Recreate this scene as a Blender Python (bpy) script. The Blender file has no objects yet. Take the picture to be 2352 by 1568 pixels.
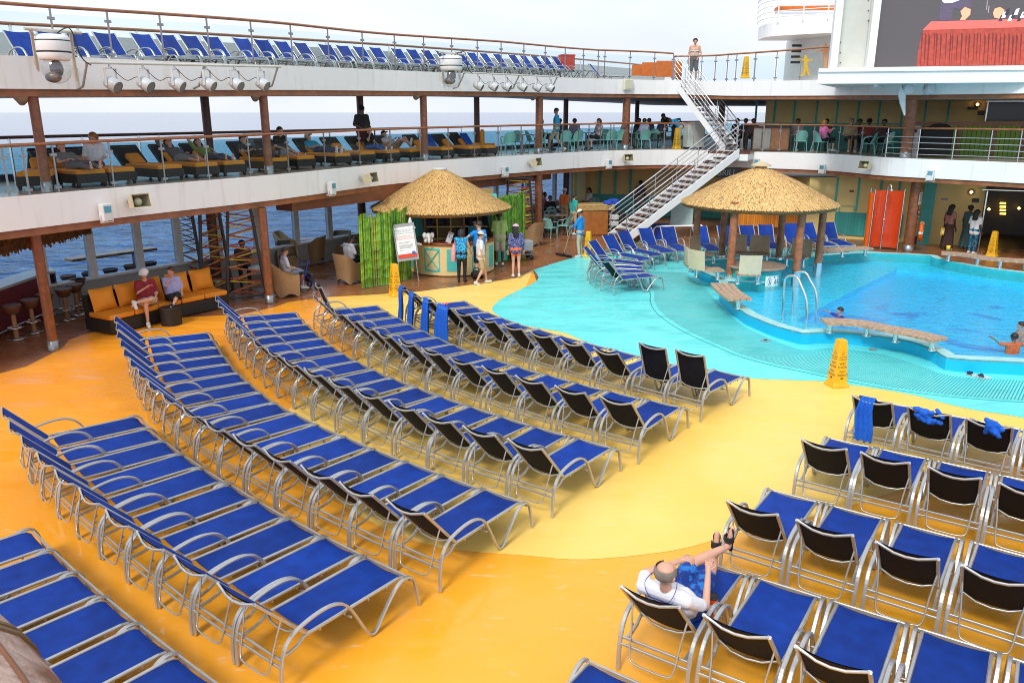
import bpy, bmesh, math, random
import numpy as np
from mathutils import Vector, Matrix, noise
random.seed(7)
R=math.radians
SC=bpy.context.scene
COL=SC.collection
# ------------------------------------------------------------------ survey helpers
# camera stands on the middle deck, eye 5.0 m above the main deck; sizes surveyed off photo onto known planes
F=1837.5;CX=1176.;CY=784.;EYE=5.0;PT=math.atan((784-258)/F)
def ray(u,v):
    x=u-CX;y=v-CY
    return Vector((x,F*math.cos(PT)-y*math.sin(PT),-F*math.sin(PT)-y*math.cos(PT)))
def G(u,v,z=0.):
    d=ray(u,v);t=(z-EYE)/d.z
    return Vector((d.x*t,d.y*t,z))
def D(u,v,Y):
    d=ray(u,v);t=Y/d.y
    return Vector((d.x*t,Y,EYE+d.z*t))
def OP(u,v,P,n):
    d=ray(u,v);o=Vector((0,0,EYE));P=Vector(P);n=Vector(n)
    return o+d*((P-o).dot(n)/d.dot(n))
def ZZ(ox,oy,s=.5102):
    return lambda x,y:((ox+x*s)/1.7415,(oy+y*s)/1.7415)
z1=ZZ(0,0);z2=ZZ(1000,0);z3=ZZ(2000,0);z4=ZZ(2996,0);z5=ZZ(0,700);z6=ZZ(1000,600);z7=ZZ(2000,600);z8=ZZ(2996,600)
def lerp(a,b,t): return a+(b-a)*t
def interp(x,xs,ys): return float(np.interp(x,xs,ys))
# ------------------------------------------------------------------ materials
MATS={}
def mat(name,col,rough=.5,metal=0.,var=.08,scale=6.,bump=0.,bscale=40.,emit=0.,spec=.5,coat=0.,alpha=1.):
    if name in MATS: return MATS[name]
    m=bpy.data.materials.new(name);m.use_nodes=True
    nt=m.node_tree;b=nt.nodes['Principled BSDF']
    b.inputs['Roughness'].default_value=rough;b.inputs['Metallic'].default_value=metal
    b.inputs['Specular IOR Level'].default_value=spec
    if coat: b.inputs['Coat Weight'].default_value=coat;b.inputs['Coat Roughness'].default_value=.08
    tc=nt.nodes.new('ShaderNodeTexCoord')
    c=(*col,1)
    if var>0:
        n=nt.nodes.new('ShaderNodeTexNoise');n.inputs['Scale'].default_value=scale;n.inputs['Detail'].default_value=5
        nt.links.new(tc.outputs['Object'],n.inputs['Vector'])
        r=nt.nodes.new('ShaderNodeValToRGB')
        r.color_ramp.elements[0].position=.3;r.color_ramp.elements[1].position=.7
        r.color_ramp.elements[0].color=(*[max(0,x*(1-var)) for x in col],1)
        r.color_ramp.elements[1].color=(*[min(1,x*(1+var)) for x in col],1)
        nt.links.new(n.outputs['Fac'],r.inputs['Fac']);nt.links.new(r.outputs['Color'],b.inputs['Base Color'])
    else: b.inputs['Base Color'].default_value=c
    if bump>0:
        n2=nt.nodes.new('ShaderNodeTexNoise');n2.inputs['Scale'].default_value=bscale;n2.inputs['Detail'].default_value=4
        nt.links.new(tc.outputs['Object'],n2.inputs['Vector'])
        bp=nt.nodes.new('ShaderNodeBump');bp.inputs['Strength'].default_value=bump;bp.inputs['Distance'].default_value=.02
        nt.links.new(n2.outputs['Fac'],bp.inputs['Height']);nt.links.new(bp.outputs['Normal'],b.inputs['Normal'])
    if emit>0:
        b.inputs['Emission Color'].default_value=c;b.inputs['Emission Strength'].default_value=emit
    MATS[name]=m;return m
def glass(name,col=(.85,.95,.95),refl=.08,tint=(.9,.97,.97)):
    if name in MATS: return MATS[name]
    m=bpy.data.materials.new(name);m.use_nodes=True;nt=m.node_tree;nt.nodes.clear()
    o=nt.nodes.new('ShaderNodeOutputMaterial');mx=nt.nodes.new('ShaderNodeMixShader');t=nt.nodes.new('ShaderNodeBsdfTransparent');g=nt.nodes.new('ShaderNodeBsdfGlossy')
    t.inputs['Color'].default_value=(*tint,1);g.inputs['Roughness'].default_value=.03
    fr=nt.nodes.new('ShaderNodeFresnel');fr.inputs['IOR'].default_value=1.28
    ad=nt.nodes.new('ShaderNodeMath');ad.operation='ADD';ad.inputs[1].default_value=refl;ad.use_clamp=True
    ge=nt.nodes.new('ShaderNodeNewGeometry');fm=nt.nodes.new('ShaderNodeMath');fm.operation='SUBTRACT';fm.inputs[0].default_value=1.;fm.use_clamp=True;nt.links.new(ge.outputs['Backfacing'],fm.inputs[1]);f2=nt.nodes.new('ShaderNodeMath');f2.operation='MULTIPLY';nt.links.new(fr.outputs[0],ad.inputs[0]);nt.links.new(ad.outputs[0],f2.inputs[0]);nt.links.new(fm.outputs[0],f2.inputs[1]);nt.links.new(f2.outputs[0],mx.inputs[0]);nt.links.new(t.outputs[0],mx.inputs[1]);nt.links.new(g.outputs[0],mx.inputs[2]);nt.links.new(mx.outputs[0],o.inputs[0])
    MATS[name]=m;return m
def stripes(name,c1,c2,scale=8.,axis='X',thin=.85,rough=.5,coord='Object',bump=.3,noise_amt=.0):
    """planks / boards / slats: two colours in bands along one axis"""
    if name in MATS: return MATS[name]
    m=bpy.data.materials.new(name);m.use_nodes=True;nt=m.node_tree;b=nt.nodes['Principled BSDF'];b.inputs['Roughness'].default_value=rough
    tc=nt.nodes.new('ShaderNodeTexCoord');sp=nt.nodes.new('ShaderNodeSeparateXYZ');nt.links.new(tc.outputs[coord],sp.inputs[0])
    mu=nt.nodes.new('ShaderNodeMath');mu.operation='MULTIPLY';mu.inputs[1].default_value=scale;nt.links.new(sp.outputs[axis],mu.inputs[0])
    fr=nt.nodes.new('ShaderNodeMath');fr.operation='FRACT';nt.links.new(mu.outputs[0],fr.inputs[0])
    gt=nt.nodes.new('ShaderNodeMath');gt.operation='GREATER_THAN';gt.inputs[1].default_value=thin;nt.links.new(fr.outputs[0],gt.inputs[0])
    fl=nt.nodes.new('ShaderNodeMath');fl.operation='FLOOR';nt.links.new(mu.outputs[0],fl.inputs[0])
    wn=nt.nodes.new('ShaderNodeTexWhiteNoise');wn.noise_dimensions='1D';nt.links.new(fl.outputs[0],wn.inputs['W'])
    hs=nt.nodes.new('ShaderNodeMix');hs.data_type='RGBA';hs.inputs[6].default_value=(*[x*.8 for x in c1],1);hs.inputs[7].default_value=(*[min(1,x*1.15) for x in c1],1);nt.links.new(wn.outputs['Value'],hs.inputs[0])
    mx=nt.nodes.new('ShaderNodeMix');mx.data_type='RGBA';nt.links.new(gt.outputs[0],mx.inputs[0]);nt.links.new(hs.outputs[2],mx.inputs[6]);mx.inputs[7].default_value=(*c2,1)
    nt.links.new(mx.outputs[2],b.inputs['Base Color'])
    MATS[name]=m;return m
WHITE=mat('white_paint',(.84,.855,.865),.35,var=.03,scale=.8)
def hull_white():
    m=mat('hull_white',(.88,.88,.87),.4,var=0);nt=m.node_tree;b=nt.nodes['Principled BSDF'];tc=[n for n in nt.nodes if n.type=='TEX_COORD'][0]
    mp=nt.nodes.new('ShaderNodeMapping');mp.inputs['Scale'].default_value=(2.2,2.2,.25);nt.links.new(tc.outputs['Object'],mp.inputs[0])
    n=nt.nodes.new('ShaderNodeTexNoise');n.inputs['Scale'].default_value=2.5;n.inputs['Detail'].default_value=7;nt.links.new(mp.outputs[0],n.inputs['Vector'])
    r=nt.nodes.new('ShaderNodeMapRange');r.inputs[1].default_value=.56;r.inputs[2].default_value=.82;r.inputs[4].default_value=.5;nt.links.new(n.outputs['Fac'],r.inputs[0])
    mx=nt.nodes.new('ShaderNodeMix');mx.data_type='RGBA';mx.inputs[6].default_value=(.88,.88,.87,1);mx.inputs[7].default_value=(.60,.55,.47,1);nt.links.new(r.outputs[0],mx.inputs[0]);nt.links.new(mx.outputs[2],b.inputs['Base Color'])
    return m
HULL=hull_white()
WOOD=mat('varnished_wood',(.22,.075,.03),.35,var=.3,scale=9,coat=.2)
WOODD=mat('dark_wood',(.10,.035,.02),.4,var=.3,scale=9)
RAILW=mat('handrail_wood',(.30,.11,.04),.3,var=.2,scale=8,coat=.4)
STEEL=mat('polished_steel',(.75,.76,.77),.2,1.,var=.04)
ALU=mat('silver_lounger_metal',(.47,.475,.47),.34,.6,var=.08,scale=10)
STEELD=mat('brushed_steel',(.30,.31,.32),.38,.8,var=.1)
GREYM=mat('grey_metal',(.35,.36,.37),.45,.3,var=.1)
DARK=mat('dark_metal',(.03,.03,.035),.4,.2,var=.1)
BLACK=mat('black_rubber',(.015,.015,.017),.6,var=.2)
CREAM=mat('beige_plastic',(.62,.55,.36),.45,var=.06)
TEAL=mat('teal_paint',(.07,.44,.41),.5,var=.08)
TEALB=mat('turquoise_paint',(.07,.55,.52),.45,var=.06)
YELP=mat('yellow_wall_paint',(.80,.62,.25),.55,var=.05,scale=2)
CREAMW=mat('cream_board',(.80,.62,.30),.5,var=.05)
GLASS=glass('rail_glass',refl=.0,tint=(.92,.97,.975))
WGLASS=glass('window_glass',refl=.01,tint=(.62,.74,.84))
# ------------------------------------------------------------------ mesh builder
class MB:
    def __init__(s): s.v=[];s.f=[];s.m=[];s.cur=0;s.sm=[]
    def add(s,vs,fs,smooth=False):
        o=len(s.v);s.v.extend([tuple(x) for x in vs])
        for f in fs: s.f.append([i+o for i in f]);s.m.append(s.cur);s.sm.append(smooth)
        return s
    def box(s,c,d,rz=0.,M=None,taper=1.):
        x,y,z=d[0]/2,d[1]/2,d[2]/2
        vs=[Vector((sx*x*(taper if sz>0 else 1),sy*y*(taper if sz>0 else 1),sz*z)) for sz in(-1,1) for sy in(-1,1) for sx in(-1,1)]
        if M is None: M=Matrix.Rotation(rz,3,'Z')
        c=Vector(c);vs=[M@q+c for q in vs]
        return s.add(vs,[(0,2,3,1),(4,5,7,6),(0,1,5,4),(2,6,7,3),(0,4,6,2),(1,3,7,5)])
    def bbox(s,c,d,rz=0.,b=.02):
        """box with chamfered vertical+top edges"""
        x,y,z=d[0]/2,d[1]/2,d[2]/2;M=Matrix.Rotation(rz,3,'Z');c=Vector(c)
        def ring(ix,zz):
            a=x-ix;e=y-ix
            return [(-a+b,-e,zz),(a-b,-e,zz),(a,-e+b,zz),(a,e-b,zz),(a-b,e,zz),(-a+b,e,zz),(-a,e-b,zz),(-a,-e+b,zz)]
        vs=ring(0,-z)+ring(0,z-b)+ring(b*.8,z);fs=[tuple(range(7,-1,-1)),tuple(range(16,24))]
        for k in(0,8):
            for i in range(8): fs.append((k+i,k+(i+1)%8,k+8+(i+1)%8,k+8+i))
        return s.add([M@Vector(q)+c for q in vs],fs)
    def tube(s,path,r,n=8,closed=False,caps=True,flat=None):
        """round tube; r scalar or list.  flat=(w,t,upvec): rectangular section, w along upvec"""
        P=[Vector(p) for p in path];N=len(P);rings=[]
        rs=r if isinstance(r,(list,tuple)) else [r]*N
        prev=None
        for i in range(N):
            a=P[(i-1)%N] if (i>0 or closed) else P[i];b=P[(i+1)%N] if (i<N-1 or closed) else P[i]
            t=(b-a)
            if t.length<1e-9: t=Vector((0,0,1))
            t.normalize()
            if flat:
                y=Vector(flat[2]).normalized();x=t.cross(y)
                if x.length<1e-6: x=Vector((1,0,0))
                x.normalize();w,h=flat[0]/2,flat[1]/2
                rings.append([P[i]+y*w-x*h*.5,P[i]+y*w*.7-x*h,P[i]-y*w*.7-x*h,P[i]-y*w-x*h*.5,P[i]-y*w+x*h*.5,P[i]-y*w*.7+x*h,P[i]+y*w*.7+x*h,P[i]+y*w+x*h*.5])
            else:
                if prev is None:
                    up=Vector((0,0,1)) if abs(t.z)<.9 else Vector((1,0,0))
                    x=t.cross(up).normalized()
                else:
                    x=prev-t*prev.dot(t)
                    if x.length<1e-6: x=t.orthogonal()
                    x.normalize()
                prev=x;y=t.cross(x)
                rings.append([P[i]+(x*math.cos(k*2*math.pi/n)+y*math.sin(k*2*math.pi/n))*rs[i] for k in range(n)])
        m=len(rings[0]);vs=[q for g in rings for q in g];fs=[]
        for i in range(N if closed else N-1):
            j=(i+1)%N
            for k in range(m): fs.append((i*m+k,i*m+(k+1)%m,j*m+(k+1)%m,j*m+k))
        s.add(vs,fs,not flat)
        if caps and not closed:
            s.add(rings[0],[tuple(range(m))[::-1]]);s.add(rings[-1],[tuple(range(m))])
        return s
    def lathe(s,prof,c=(0,0,0),n=24,smooth=True,M=None,a0=0.,a1=2*math.pi):
        full=abs(a1-a0-2*math.pi)<1e-6;nn=n if full else n+1
        c=Vector(c);vs=[];fs=[];K=len(prof)
        for k in range(nn):
            a=a0+(a1-a0)*k/n
            for r,z in prof:
                q=Vector((r*math.cos(a),r*math.sin(a),z))
                if M is not None: q=M@q
                vs.append(q+c)
        for k in range(n):
            k2=(k+1)%nn
            for i in range(K-1): fs.append((k*K+i,k2*K+i,k2*K+i+1,k*K+i+1))
        return s.add(vs,fs,smooth)
    def ball(s,c,r,n=12,sc=(1,1,1),M=None):
        prof=[(r*math.sin(math.pi*i/(n//2+2)),-r*math.cos(math.pi*i/(n//2+2))) for i in range(n//2+3)]
        S=Matrix.Diagonal(Vector(sc))
        if M is not None: S=M@S
        return s.lathe(prof,c,n,True,S)
    def prism(s,poly,z0,z1,top=True,bottom=True,sides=True):
        n=len(poly);vs=[(p[0],p[1],z0) for p in poly]+[(p[0],p[1],z1) for p in poly]
        ar=sum(poly[i][0]*poly[(i+1)%n][1]-poly[(i+1)%n][0]*poly[i][1] for i in range(n))
        fs=[]
        if sides:
            for i in range(n): fs.append((i,(i+1)%n,n+(i+1)%n,n+i))
        if top: fs.append(tuple(range(n,2*n)))
        if bottom: fs.append(tuple(range(n-1,-1,-1)))
        if ar<0: fs=[f[::-1] for f in fs]
        return s.add(vs,fs)
    def strip(s,pts,zs0,zs1,th=0.,nrm=None):
        """vertical wall along a plan polyline, z0/z1 scalars or lists, optional thickness towards the left of travel"""
        n=len(pts);z0=zs0 if isinstance(zs0,(list,tuple)) else [zs0]*n;z1=zs1 if isinstance(zs1,(list,tuple)) else [zs1]*n
        P=[Vector((p[0],p[1])) for p in pts];O=offset(P,th)
        vs=[]
        for i in range(n): vs+=[(P[i].x,P[i].y,z0[i]),(P[i].x,P[i].y,z1[i]),(O[i].x,O[i].y,z1[i]),(O[i].x,O[i].y,z0[i])]
        fs=[]
        for i in range(n-1):
            a=4*i;b=a+4
            for k in range(4 if th else 1): fs.append((a+k,a+(k+1)%4,b+(k+1)%4,b+k))
        if th: fs+=[(0,3,2,1),(4*n-4,4*n-3,4*n-2,4*n-1)]
        return s.add(vs,fs)
    def build(s,name,mats,parent=None,loc=None,rz=0.,fix=True):
        me=bpy.data.meshes.new(name);me.from_pydata(s.v,[],s.f)
        for m in (mats if isinstance(mats,(list,tuple)) else [mats]): me.materials.append(m)
        me.polygons.foreach_set('material_index',s.m);me.polygons.foreach_set('use_smooth',s.sm)
        if fix:
            bm=bmesh.new();bm.from_mesh(me);bmesh.ops.recalc_face_normals(bm,faces=bm.faces);bm.to_mesh(me);bm.free()
        me.update()
        o=bpy.data.objects.new(name,me);COL.objects.link(o)
        if parent is not None: o.parent=parent
        if loc is not None: o.location=loc
        if rz: o.rotation_euler=(0,0,rz)
        return o
def offset(P,d):
    """offset plan polyline to its left by d"""
    n=len(P);out=[]
    for i in range(n):
        a=P[max(i-1,0)];b=P[min(i+1,n-1)]
        t=Vector((b[0]-a[0],b[1]-a[1]));t.normalize()
        out.append(Vector((P[i][0]-t.y*d,P[i][1]+t.x*d)))
    return out
def tag(o,label,cat,group=None,kind=None):
    if label: o['label']=label
    if cat: o['category']=cat
    if group: o['group']=group
    if kind: o['kind']=kind
    return o
def thing(name,label,cat,loc=(0,0,0),rz=0.,group=None):
    o=bpy.data.objects.new(name,None);COL.objects.link(o);o.empty_display_size=.2
    o.location=loc;o.rotation_euler=(0,0,rz)
    return tag(o,label,cat,group)
KIDS={}
def kids(o):
    return [c for c in COL.objects if c.parent is o]
def dup(o,loc,rz,label,group=None,ch=None):
    r=o.copy();COL.objects.link(r);r.location=loc;r.rotation_euler=(0,0,rz);r['label']=label
    if group: r['group']=group
    for c in (ch if ch is not None else kids(o)):
        d=c.copy();COL.objects.link(d);d.parent=r
        for e in KIDS.get(c.name,()):
            f=e.copy();COL.objects.link(f);f.parent=d
    return r
def struct(o): o['kind']='structure';return o
def smoothcurve(pts,k=6):
    """Catmull-Rom through 2D/3D points"""
    P=[Vector(p) for p in pts];out=[]
    for i in range(len(P)-1):
        a=P[max(i-1,0)];b=P[i];c=P[i+1];d=P[min(i+2,len(P)-1)]
        for j in range(k):
            t=j/k
            out.append(.5*((2*b)+(c-a)*t+(2*a-5*b+4*c-d)*t*t+(3*b-a-3*c+d)*t**3))
    out.append(P[-1]);return out
ORD=['first','second','third','fourth','fifth','sixth','seventh','eighth','ninth','tenth','eleventh','twelfth','thirteenth','fourteenth','fifteenth','sixteenth','seventeenth','eighteenth','nineteenth','twentieth','twenty-first','twenty-second','twenty-third','twenty-fourth','twenty-fifth','twenty-sixth','twenty-seventh','twenty-eighth','twenty-ninth','thirtieth']
def text(mb,s,M,size,xs=1.):
    """lettering as flat curves turned to mesh, placed by matrix M (text in local XY)"""
    cu=bpy.data.curves.new('t','FONT');cu.body=s;cu.size=size;cu.align_x='CENTER';cu.align_y='CENTER';cu.resolution_u=2
    ob=bpy.data.objects.new('t',cu);COL.objects.link(ob)
    dg=bpy.context.evaluated_depsgraph_get();me=bpy.data.meshes.new_from_object(ob.evaluated_get(dg))
    mb.add([M@Vector((v.co.x*xs,v.co.y,0)) for v in me.vertices],[tuple(p.vertices) for p in me.polygons])
    bpy.data.objects.remove(ob);bpy.data.curves.remove(cu);bpy.data.meshes.remove(me)
# ================================================================== SETTING: sea, decks, pool
def floor_mat(name,c1,c2,rough=(.12,.42),gx=None,scale=.5,marks=.25,markcol=None,spec=.5):
    m=bpy.data.materials.new(name);m.use_nodes=True;nt=m.node_tree;b=nt.nodes['Principled BSDF'];b.inputs['Specular IOR Level'].default_value=spec
    tc=nt.nodes.new('ShaderNodeTexCoord')
    n=nt.nodes.new('ShaderNodeTexNoise');n.inputs['Scale'].default_value=scale;n.inputs['Detail'].default_value=6;n.inputs['Roughness'].default_value=.55;nt.links.new(tc.outputs['Object'],n.inputs['Vector'])
    mr=nt.nodes.new('ShaderNodeMapRange');mr.inputs[1].default_value=.35;mr.inputs[2].default_value=.65
    fac=n.outputs['Fac']
    if gx:   # slow blend from first to second colour along X
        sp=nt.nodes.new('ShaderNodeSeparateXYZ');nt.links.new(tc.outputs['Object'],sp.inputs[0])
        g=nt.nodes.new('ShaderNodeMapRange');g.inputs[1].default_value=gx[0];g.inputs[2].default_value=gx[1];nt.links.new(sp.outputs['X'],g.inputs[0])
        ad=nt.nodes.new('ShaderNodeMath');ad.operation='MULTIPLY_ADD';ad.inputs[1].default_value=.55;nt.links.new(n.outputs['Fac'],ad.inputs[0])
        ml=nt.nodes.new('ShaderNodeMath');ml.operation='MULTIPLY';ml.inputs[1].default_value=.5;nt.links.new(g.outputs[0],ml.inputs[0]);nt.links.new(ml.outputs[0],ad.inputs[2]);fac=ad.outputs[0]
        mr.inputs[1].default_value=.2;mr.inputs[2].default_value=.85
    nt.links.new(fac,mr.inputs[0])
    mx=nt.nodes.new('ShaderNodeMix');mx.data_type='RGBA';mx.inputs[6].default_value=(*c1,1);mx.inputs[7].default_value=(*c2,1);nt.links.new(mr.outputs[0],mx.inputs[0])
    # scuffs and dried puddle rims
    n2=nt.nodes.new('ShaderNodeTexNoise');n2.inputs['Scale'].default_value=1.3;n2.inputs['Detail'].default_value=8;n2.inputs['Distortion'].default_value=1.2
    mp=nt.nodes.new('ShaderNodeMapping');mp.inputs['Scale'].default_value=(.5,1.6,1);mp.inputs['Rotation'].default_value=(0,0,.6);nt.links.new(tc.outputs['Object'],mp.inputs[0]);nt.links.new(mp.outputs[0],n2.inputs['Vector'])
    m2=nt.nodes.new('ShaderNodeMapRange');m2.inputs[1].default_value=.60;m2.inputs[2].default_value=.72;nt.links.new(n2.outputs['Fac'],m2.inputs[0])
    k=nt.nodes.new('ShaderNodeMath');k.operation='MULTIPLY';k.inputs[1].default_value=marks;nt.links.new(m2.outputs[0],k.inputs[0])
    mm=nt.nodes.new('ShaderNodeMix');mm.data_type='RGBA';nt.links.new(k.outputs[0],mm.inputs[0]);nt.links.new(mx.outputs[2],mm.inputs[6]);mm.inputs[7].default_value=(*(markcol or c2),1)
    n4=nt.nodes.new('ShaderNodeTexNoise');n4.inputs['Scale'].default_value=7;n4.inputs['Detail'].default_value=9;n4.inputs['Roughness'].default_value=.7;m4=nt.nodes.new('ShaderNodeMapping');m4.inputs['Scale'].default_value=(.35,1.4,1);m4.inputs['Rotation'].default_value=(0,0,-.5);nt.links.new(tc.outputs['Object'],m4.inputs[0]);nt.links.new(m4.outputs[0],n4.inputs['Vector'])
    r4=nt.nodes.new('ShaderNodeMapRange');r4.inputs[1].default_value=.60;r4.inputs[2].default_value=.70;r4.inputs[4].default_value=.6;nt.links.new(n4.outputs['Fac'],r4.inputs[0])
    x4=nt.nodes.new('ShaderNodeMix');x4.data_type='RGBA';x4.inputs[7].default_value=(*[min(1,.5*c+.42) for c in c2],1);nt.links.new(r4.outputs[0],x4.inputs[0]);nt.links.new(mm.outputs[2],x4.inputs[6]);mm=x4
    nt.links.new(mm.outputs[2],b.inputs['Base Color'])
    rr=nt.nodes.new('ShaderNodeMapRange');rr.inputs[1].default_value=.35;rr.inputs[2].default_value=.62;rr.inputs[3].default_value=rough[0];rr.inputs[4].default_value=rough[1];nt.links.new(n2.outputs['Fac'],rr.inputs[0]);nt.links.new(rr.outputs[0],b.inputs['Roughness'])
    n3=nt.nodes.new('ShaderNodeTexNoise');n3.inputs['Scale'].default_value=3.;n3.inputs['Detail'].default_value=3;nt.links.new(tc.outputs['Object'],n3.inputs['Vector'])
    bp=nt.nodes.new('ShaderNodeBump');bp.inputs['Strength'].default_value=.06;bp.inputs['Distance'].default_value=.05;nt.links.new(n3.outputs['Fac'],bp.inputs['Height']);nt.links.new(bp.outputs['Normal'],b.inputs['Normal'])
    return m
from mathutils.geometry import tessellate_polygon
def sheet(name,pts,z,m,hole=None):
    mb=MB()
    if hole:
        A=[Vector((p[0],p[1],z)) for p in pts];B=[Vector((p[0],p[1],z)) for p in hole]
        mb.add(A+B,[tuple(t) for t in tessellate_polygon([A,B])])
        o=mb.build(name,m)
        if o.data.polygons[0].normal.z<0: o.data.flip_normals()
        return struct(o)
    mb.add([(p[0],p[1],z) for p in pts],[tuple(range(len(pts)))])
    o=mb.build(name,m,fix=False)
    if o.data.polygons[0].normal.z<0: o.data.flip_normals()
    return struct(o)
# sea
def sea_mat():
    m=bpy.data.materials.new('sea_water');m.use_nodes=True;nt=m.node_tree;b=nt.nodes['Principled BSDF']
    b.inputs['Base Color'].default_value=(.030,.105,.28,1);b.inputs['Roughness'].default_value=.12;b.inputs['IOR'].default_value=1.33;b.inputs['Specular IOR Level'].default_value=.42
    tc=nt.nodes.new('ShaderNodeTexCoord');mp=nt.nodes.new('ShaderNodeMapping');mp.inputs['Scale'].default_value=(1,1.7,1);mp.inputs['Rotation'].default_value=(0,0,.5);nt.links.new(tc.outputs['Object'],mp.inputs[0])
    cn=nt.nodes.new('ShaderNodeTexNoise');cn.inputs['Scale'].default_value=.22;cn.inputs['Detail'].default_value=7;cn.inputs['Roughness'].default_value=.62;cn.inputs['Distortion'].default_value=1.1;nt.links.new(mp.outputs[0],cn.inputs['Vector'])
    cr=nt.nodes.new('ShaderNodeValToRGB');e=cr.color_ramp.elements;e[0].position=.36;e[0].color=(.006,.028,.085,1);e[1].position=.62;e[1].color=(.075,.20,.42,1);k=e.new(.50);k.color=(.024,.085,.23,1);k=e.new(.74);k.color=(.45,.55,.65,1);nt.links.new(cn.outputs['Fac'],cr.inputs['Fac']);nt.links.new(cr.outputs['Color'],b.inputs['Base Color'])  # lit and shaded wave facets painted into the colour; palest stop is whitecaps
    h=None
    for sc,st in((.035,1.3),(.13,.55),(.5,.2)):
        n=nt.nodes.new('ShaderNodeTexNoise');n.inputs['Scale'].default_value=sc;n.inputs['Detail'].default_value=4;n.inputs['Distortion'].default_value=.6;nt.links.new(mp.outputs[0],n.inputs['Vector'])
        k=nt.nodes.new('ShaderNodeMath');k.operation='MULTIPLY_ADD';k.inputs[1].default_value=st*3.2;nt.links.new(n.outputs['Fac'],k.inputs[0])
        if h is not None: nt.links.new(h,k.inputs[2])
        else: k.inputs[2].default_value=0
        h=k.outputs[0]
    bp=nt.nodes.new('ShaderNodeBump');ln=nt.nodes.new('ShaderNodeVectorMath');ln.operation='LENGTH';nt.links.new(tc.outputs['Object'],ln.inputs[0]);ms=nt.nodes.new('ShaderNodeMapRange');ms.inputs[1].default_value=60;ms.inputs[2].default_value=1200;ms.inputs[3].default_value=1.;ms.inputs[4].default_value=.12;nt.links.new(ln.outputs['Value'],ms.inputs[0]);nt.links.new(ms.outputs[0],bp.inputs['Strength']);bp.inputs['Distance'].default_value=1.;nt.links.new(h,bp.inputs['Height']);nt.links.new(bp.outputs['Normal'],b.inputs['Normal'])
    return m
mb=MB();mb.lathe([(0,0),(200,0),(2000,0),(60000,0)],(0,0,-20),64,False)
struct(mb.build('sea',sea_mat()))
def resample(P,n):
    P=[Vector(p) for p in P];L=[0]
    for a,b in zip(P,P[1:]): L.append(L[-1]+(b-a).length)
    out=[]
    for i in range(n):
        s=L[-1]*i/(n-1)
        k=max(0,min(len(P)-2,int(np.searchsorted(L,s))-1));t=(s-L[k])/max(1e-9,L[k+1]-L[k])
        out.append(P[k].lerp(P[k+1],t))
    return out
# pool
front=[(2480,873),(2352,862),(2218,855),(2165,849),(2145,834),(2101,815),(2042,802),(1984,795),(1937,790),(1884,789),(1843,792),(1779,774),(1720,749),(1705,740),(1670,713),(1652,690),(1646,661),(1605,640),(1588,620)]
back=[(1583,602),(1604,597),(1637,594),(1698,591),(1767,591),(1815,594),(1838,594),(1842,589),(1881,584),(1940,580),(1993,578),(2072,581),(2130,584),(2151,586),(2166,593),(2218,604),(2277,614),(2352,623),(2480,640)]
FR=[G(*p) for p in front];BK=[G(u,v,.28) for u,v in back]
seg1=smoothcurve(FR[:4],2)[:-1]+smoothcurve(FR[3:11],4)[:-1]+smoothcurve(FR[10:],4)
outl=[Vector((p.x,p.y)) for p in seg1]+[Vector((p.x,p.y)) for p in smoothcurve(BK[:7],4)[:-1]+smoothcurve(BK[6:8],1)[:-1]+smoothcurve(BK[7:],3)]
def distpl(p,P): 
    best=9e9
    for a,b in zip(P,P[1:]):
        e=b-a;t=max(0,min(1,(p-a).dot(e)/max(1e-9,e.dot(e))));best=min(best,(a+e*t-p).length)
    return best
def inset(P,d): return [q for q in offset(P,-d) if distpl(q,P)>d*.97]
outl=[Vector((p[0],p[1])) for p in resample(outl,150)]
ins=offset(outl,-.26);insc=inset(outl,.26);insd=inset(outl,.62)
# main deck sheets
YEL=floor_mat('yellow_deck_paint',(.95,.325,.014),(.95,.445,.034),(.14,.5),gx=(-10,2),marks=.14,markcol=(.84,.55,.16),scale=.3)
PALE=floor_mat('pale_yellow_deck_paint',(.95,.585,.105),(.95,.65,.175),(.3,.55),scale=.3,marks=.3,markcol=(.82,.6,.22))
AQUA=floor_mat('aqua_deck_paint',(.12,.72,.72),(.155,.80,.79),(.12,.45),marks=.40,markcol=(.05,.60,.62))
BROWN=floor_mat('brown_deck_boards',(.22,.075,.026),(.32,.125,.045),(.12,.42),marks=.35,markcol=(.36,.17,.08))
sheet('main_deck',[(-26,1),(-18,14),(-12.6,19.0),(10,51.4),(40,60),(60,20),(40,-4),(-26,-4)],-.012,BROWN,[(p.x,p.y) for p in outl])
ydeck=[(0,856),(59,841),(117,812),(146,794.6),(158,780),(190,768),(280,745),(420,728),(557,721),(632,704),(662,693),(750,681),(867,675.6),(955,670),(1072,655),(1189,637.5),(1224,620),(1250,700),(1300,900),(1700,880),(2000,890),(2352,960)]
P=[G(*p) for p in ydeck]
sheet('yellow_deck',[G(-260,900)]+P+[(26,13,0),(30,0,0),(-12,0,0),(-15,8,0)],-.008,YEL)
pale=[(735,684),(800,740),(828,790),(823,828),(750,880),(668,934),(650,1000),(690,1080),(770,1145),(880,1212),(1013,1256),(1205,1274),(1350,1283),(1550,1262),(1690,1225),(1850,1190),(2017,1141),(2067,1125),(2200,1085),(2352,1040),(2500,1000)]
P=smoothcurve([G(*p) for p in pale],4)
top=[(2500,960),(2352,940),(1890,850),(1450,780),(1330,740),(1190,700),(1224,620),(1189,637.5),(1072,655),(955,670),(867,675.6)]
sheet('pale_deck_band',P+[G(*p) for p in top],-.004,PALE)
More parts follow.
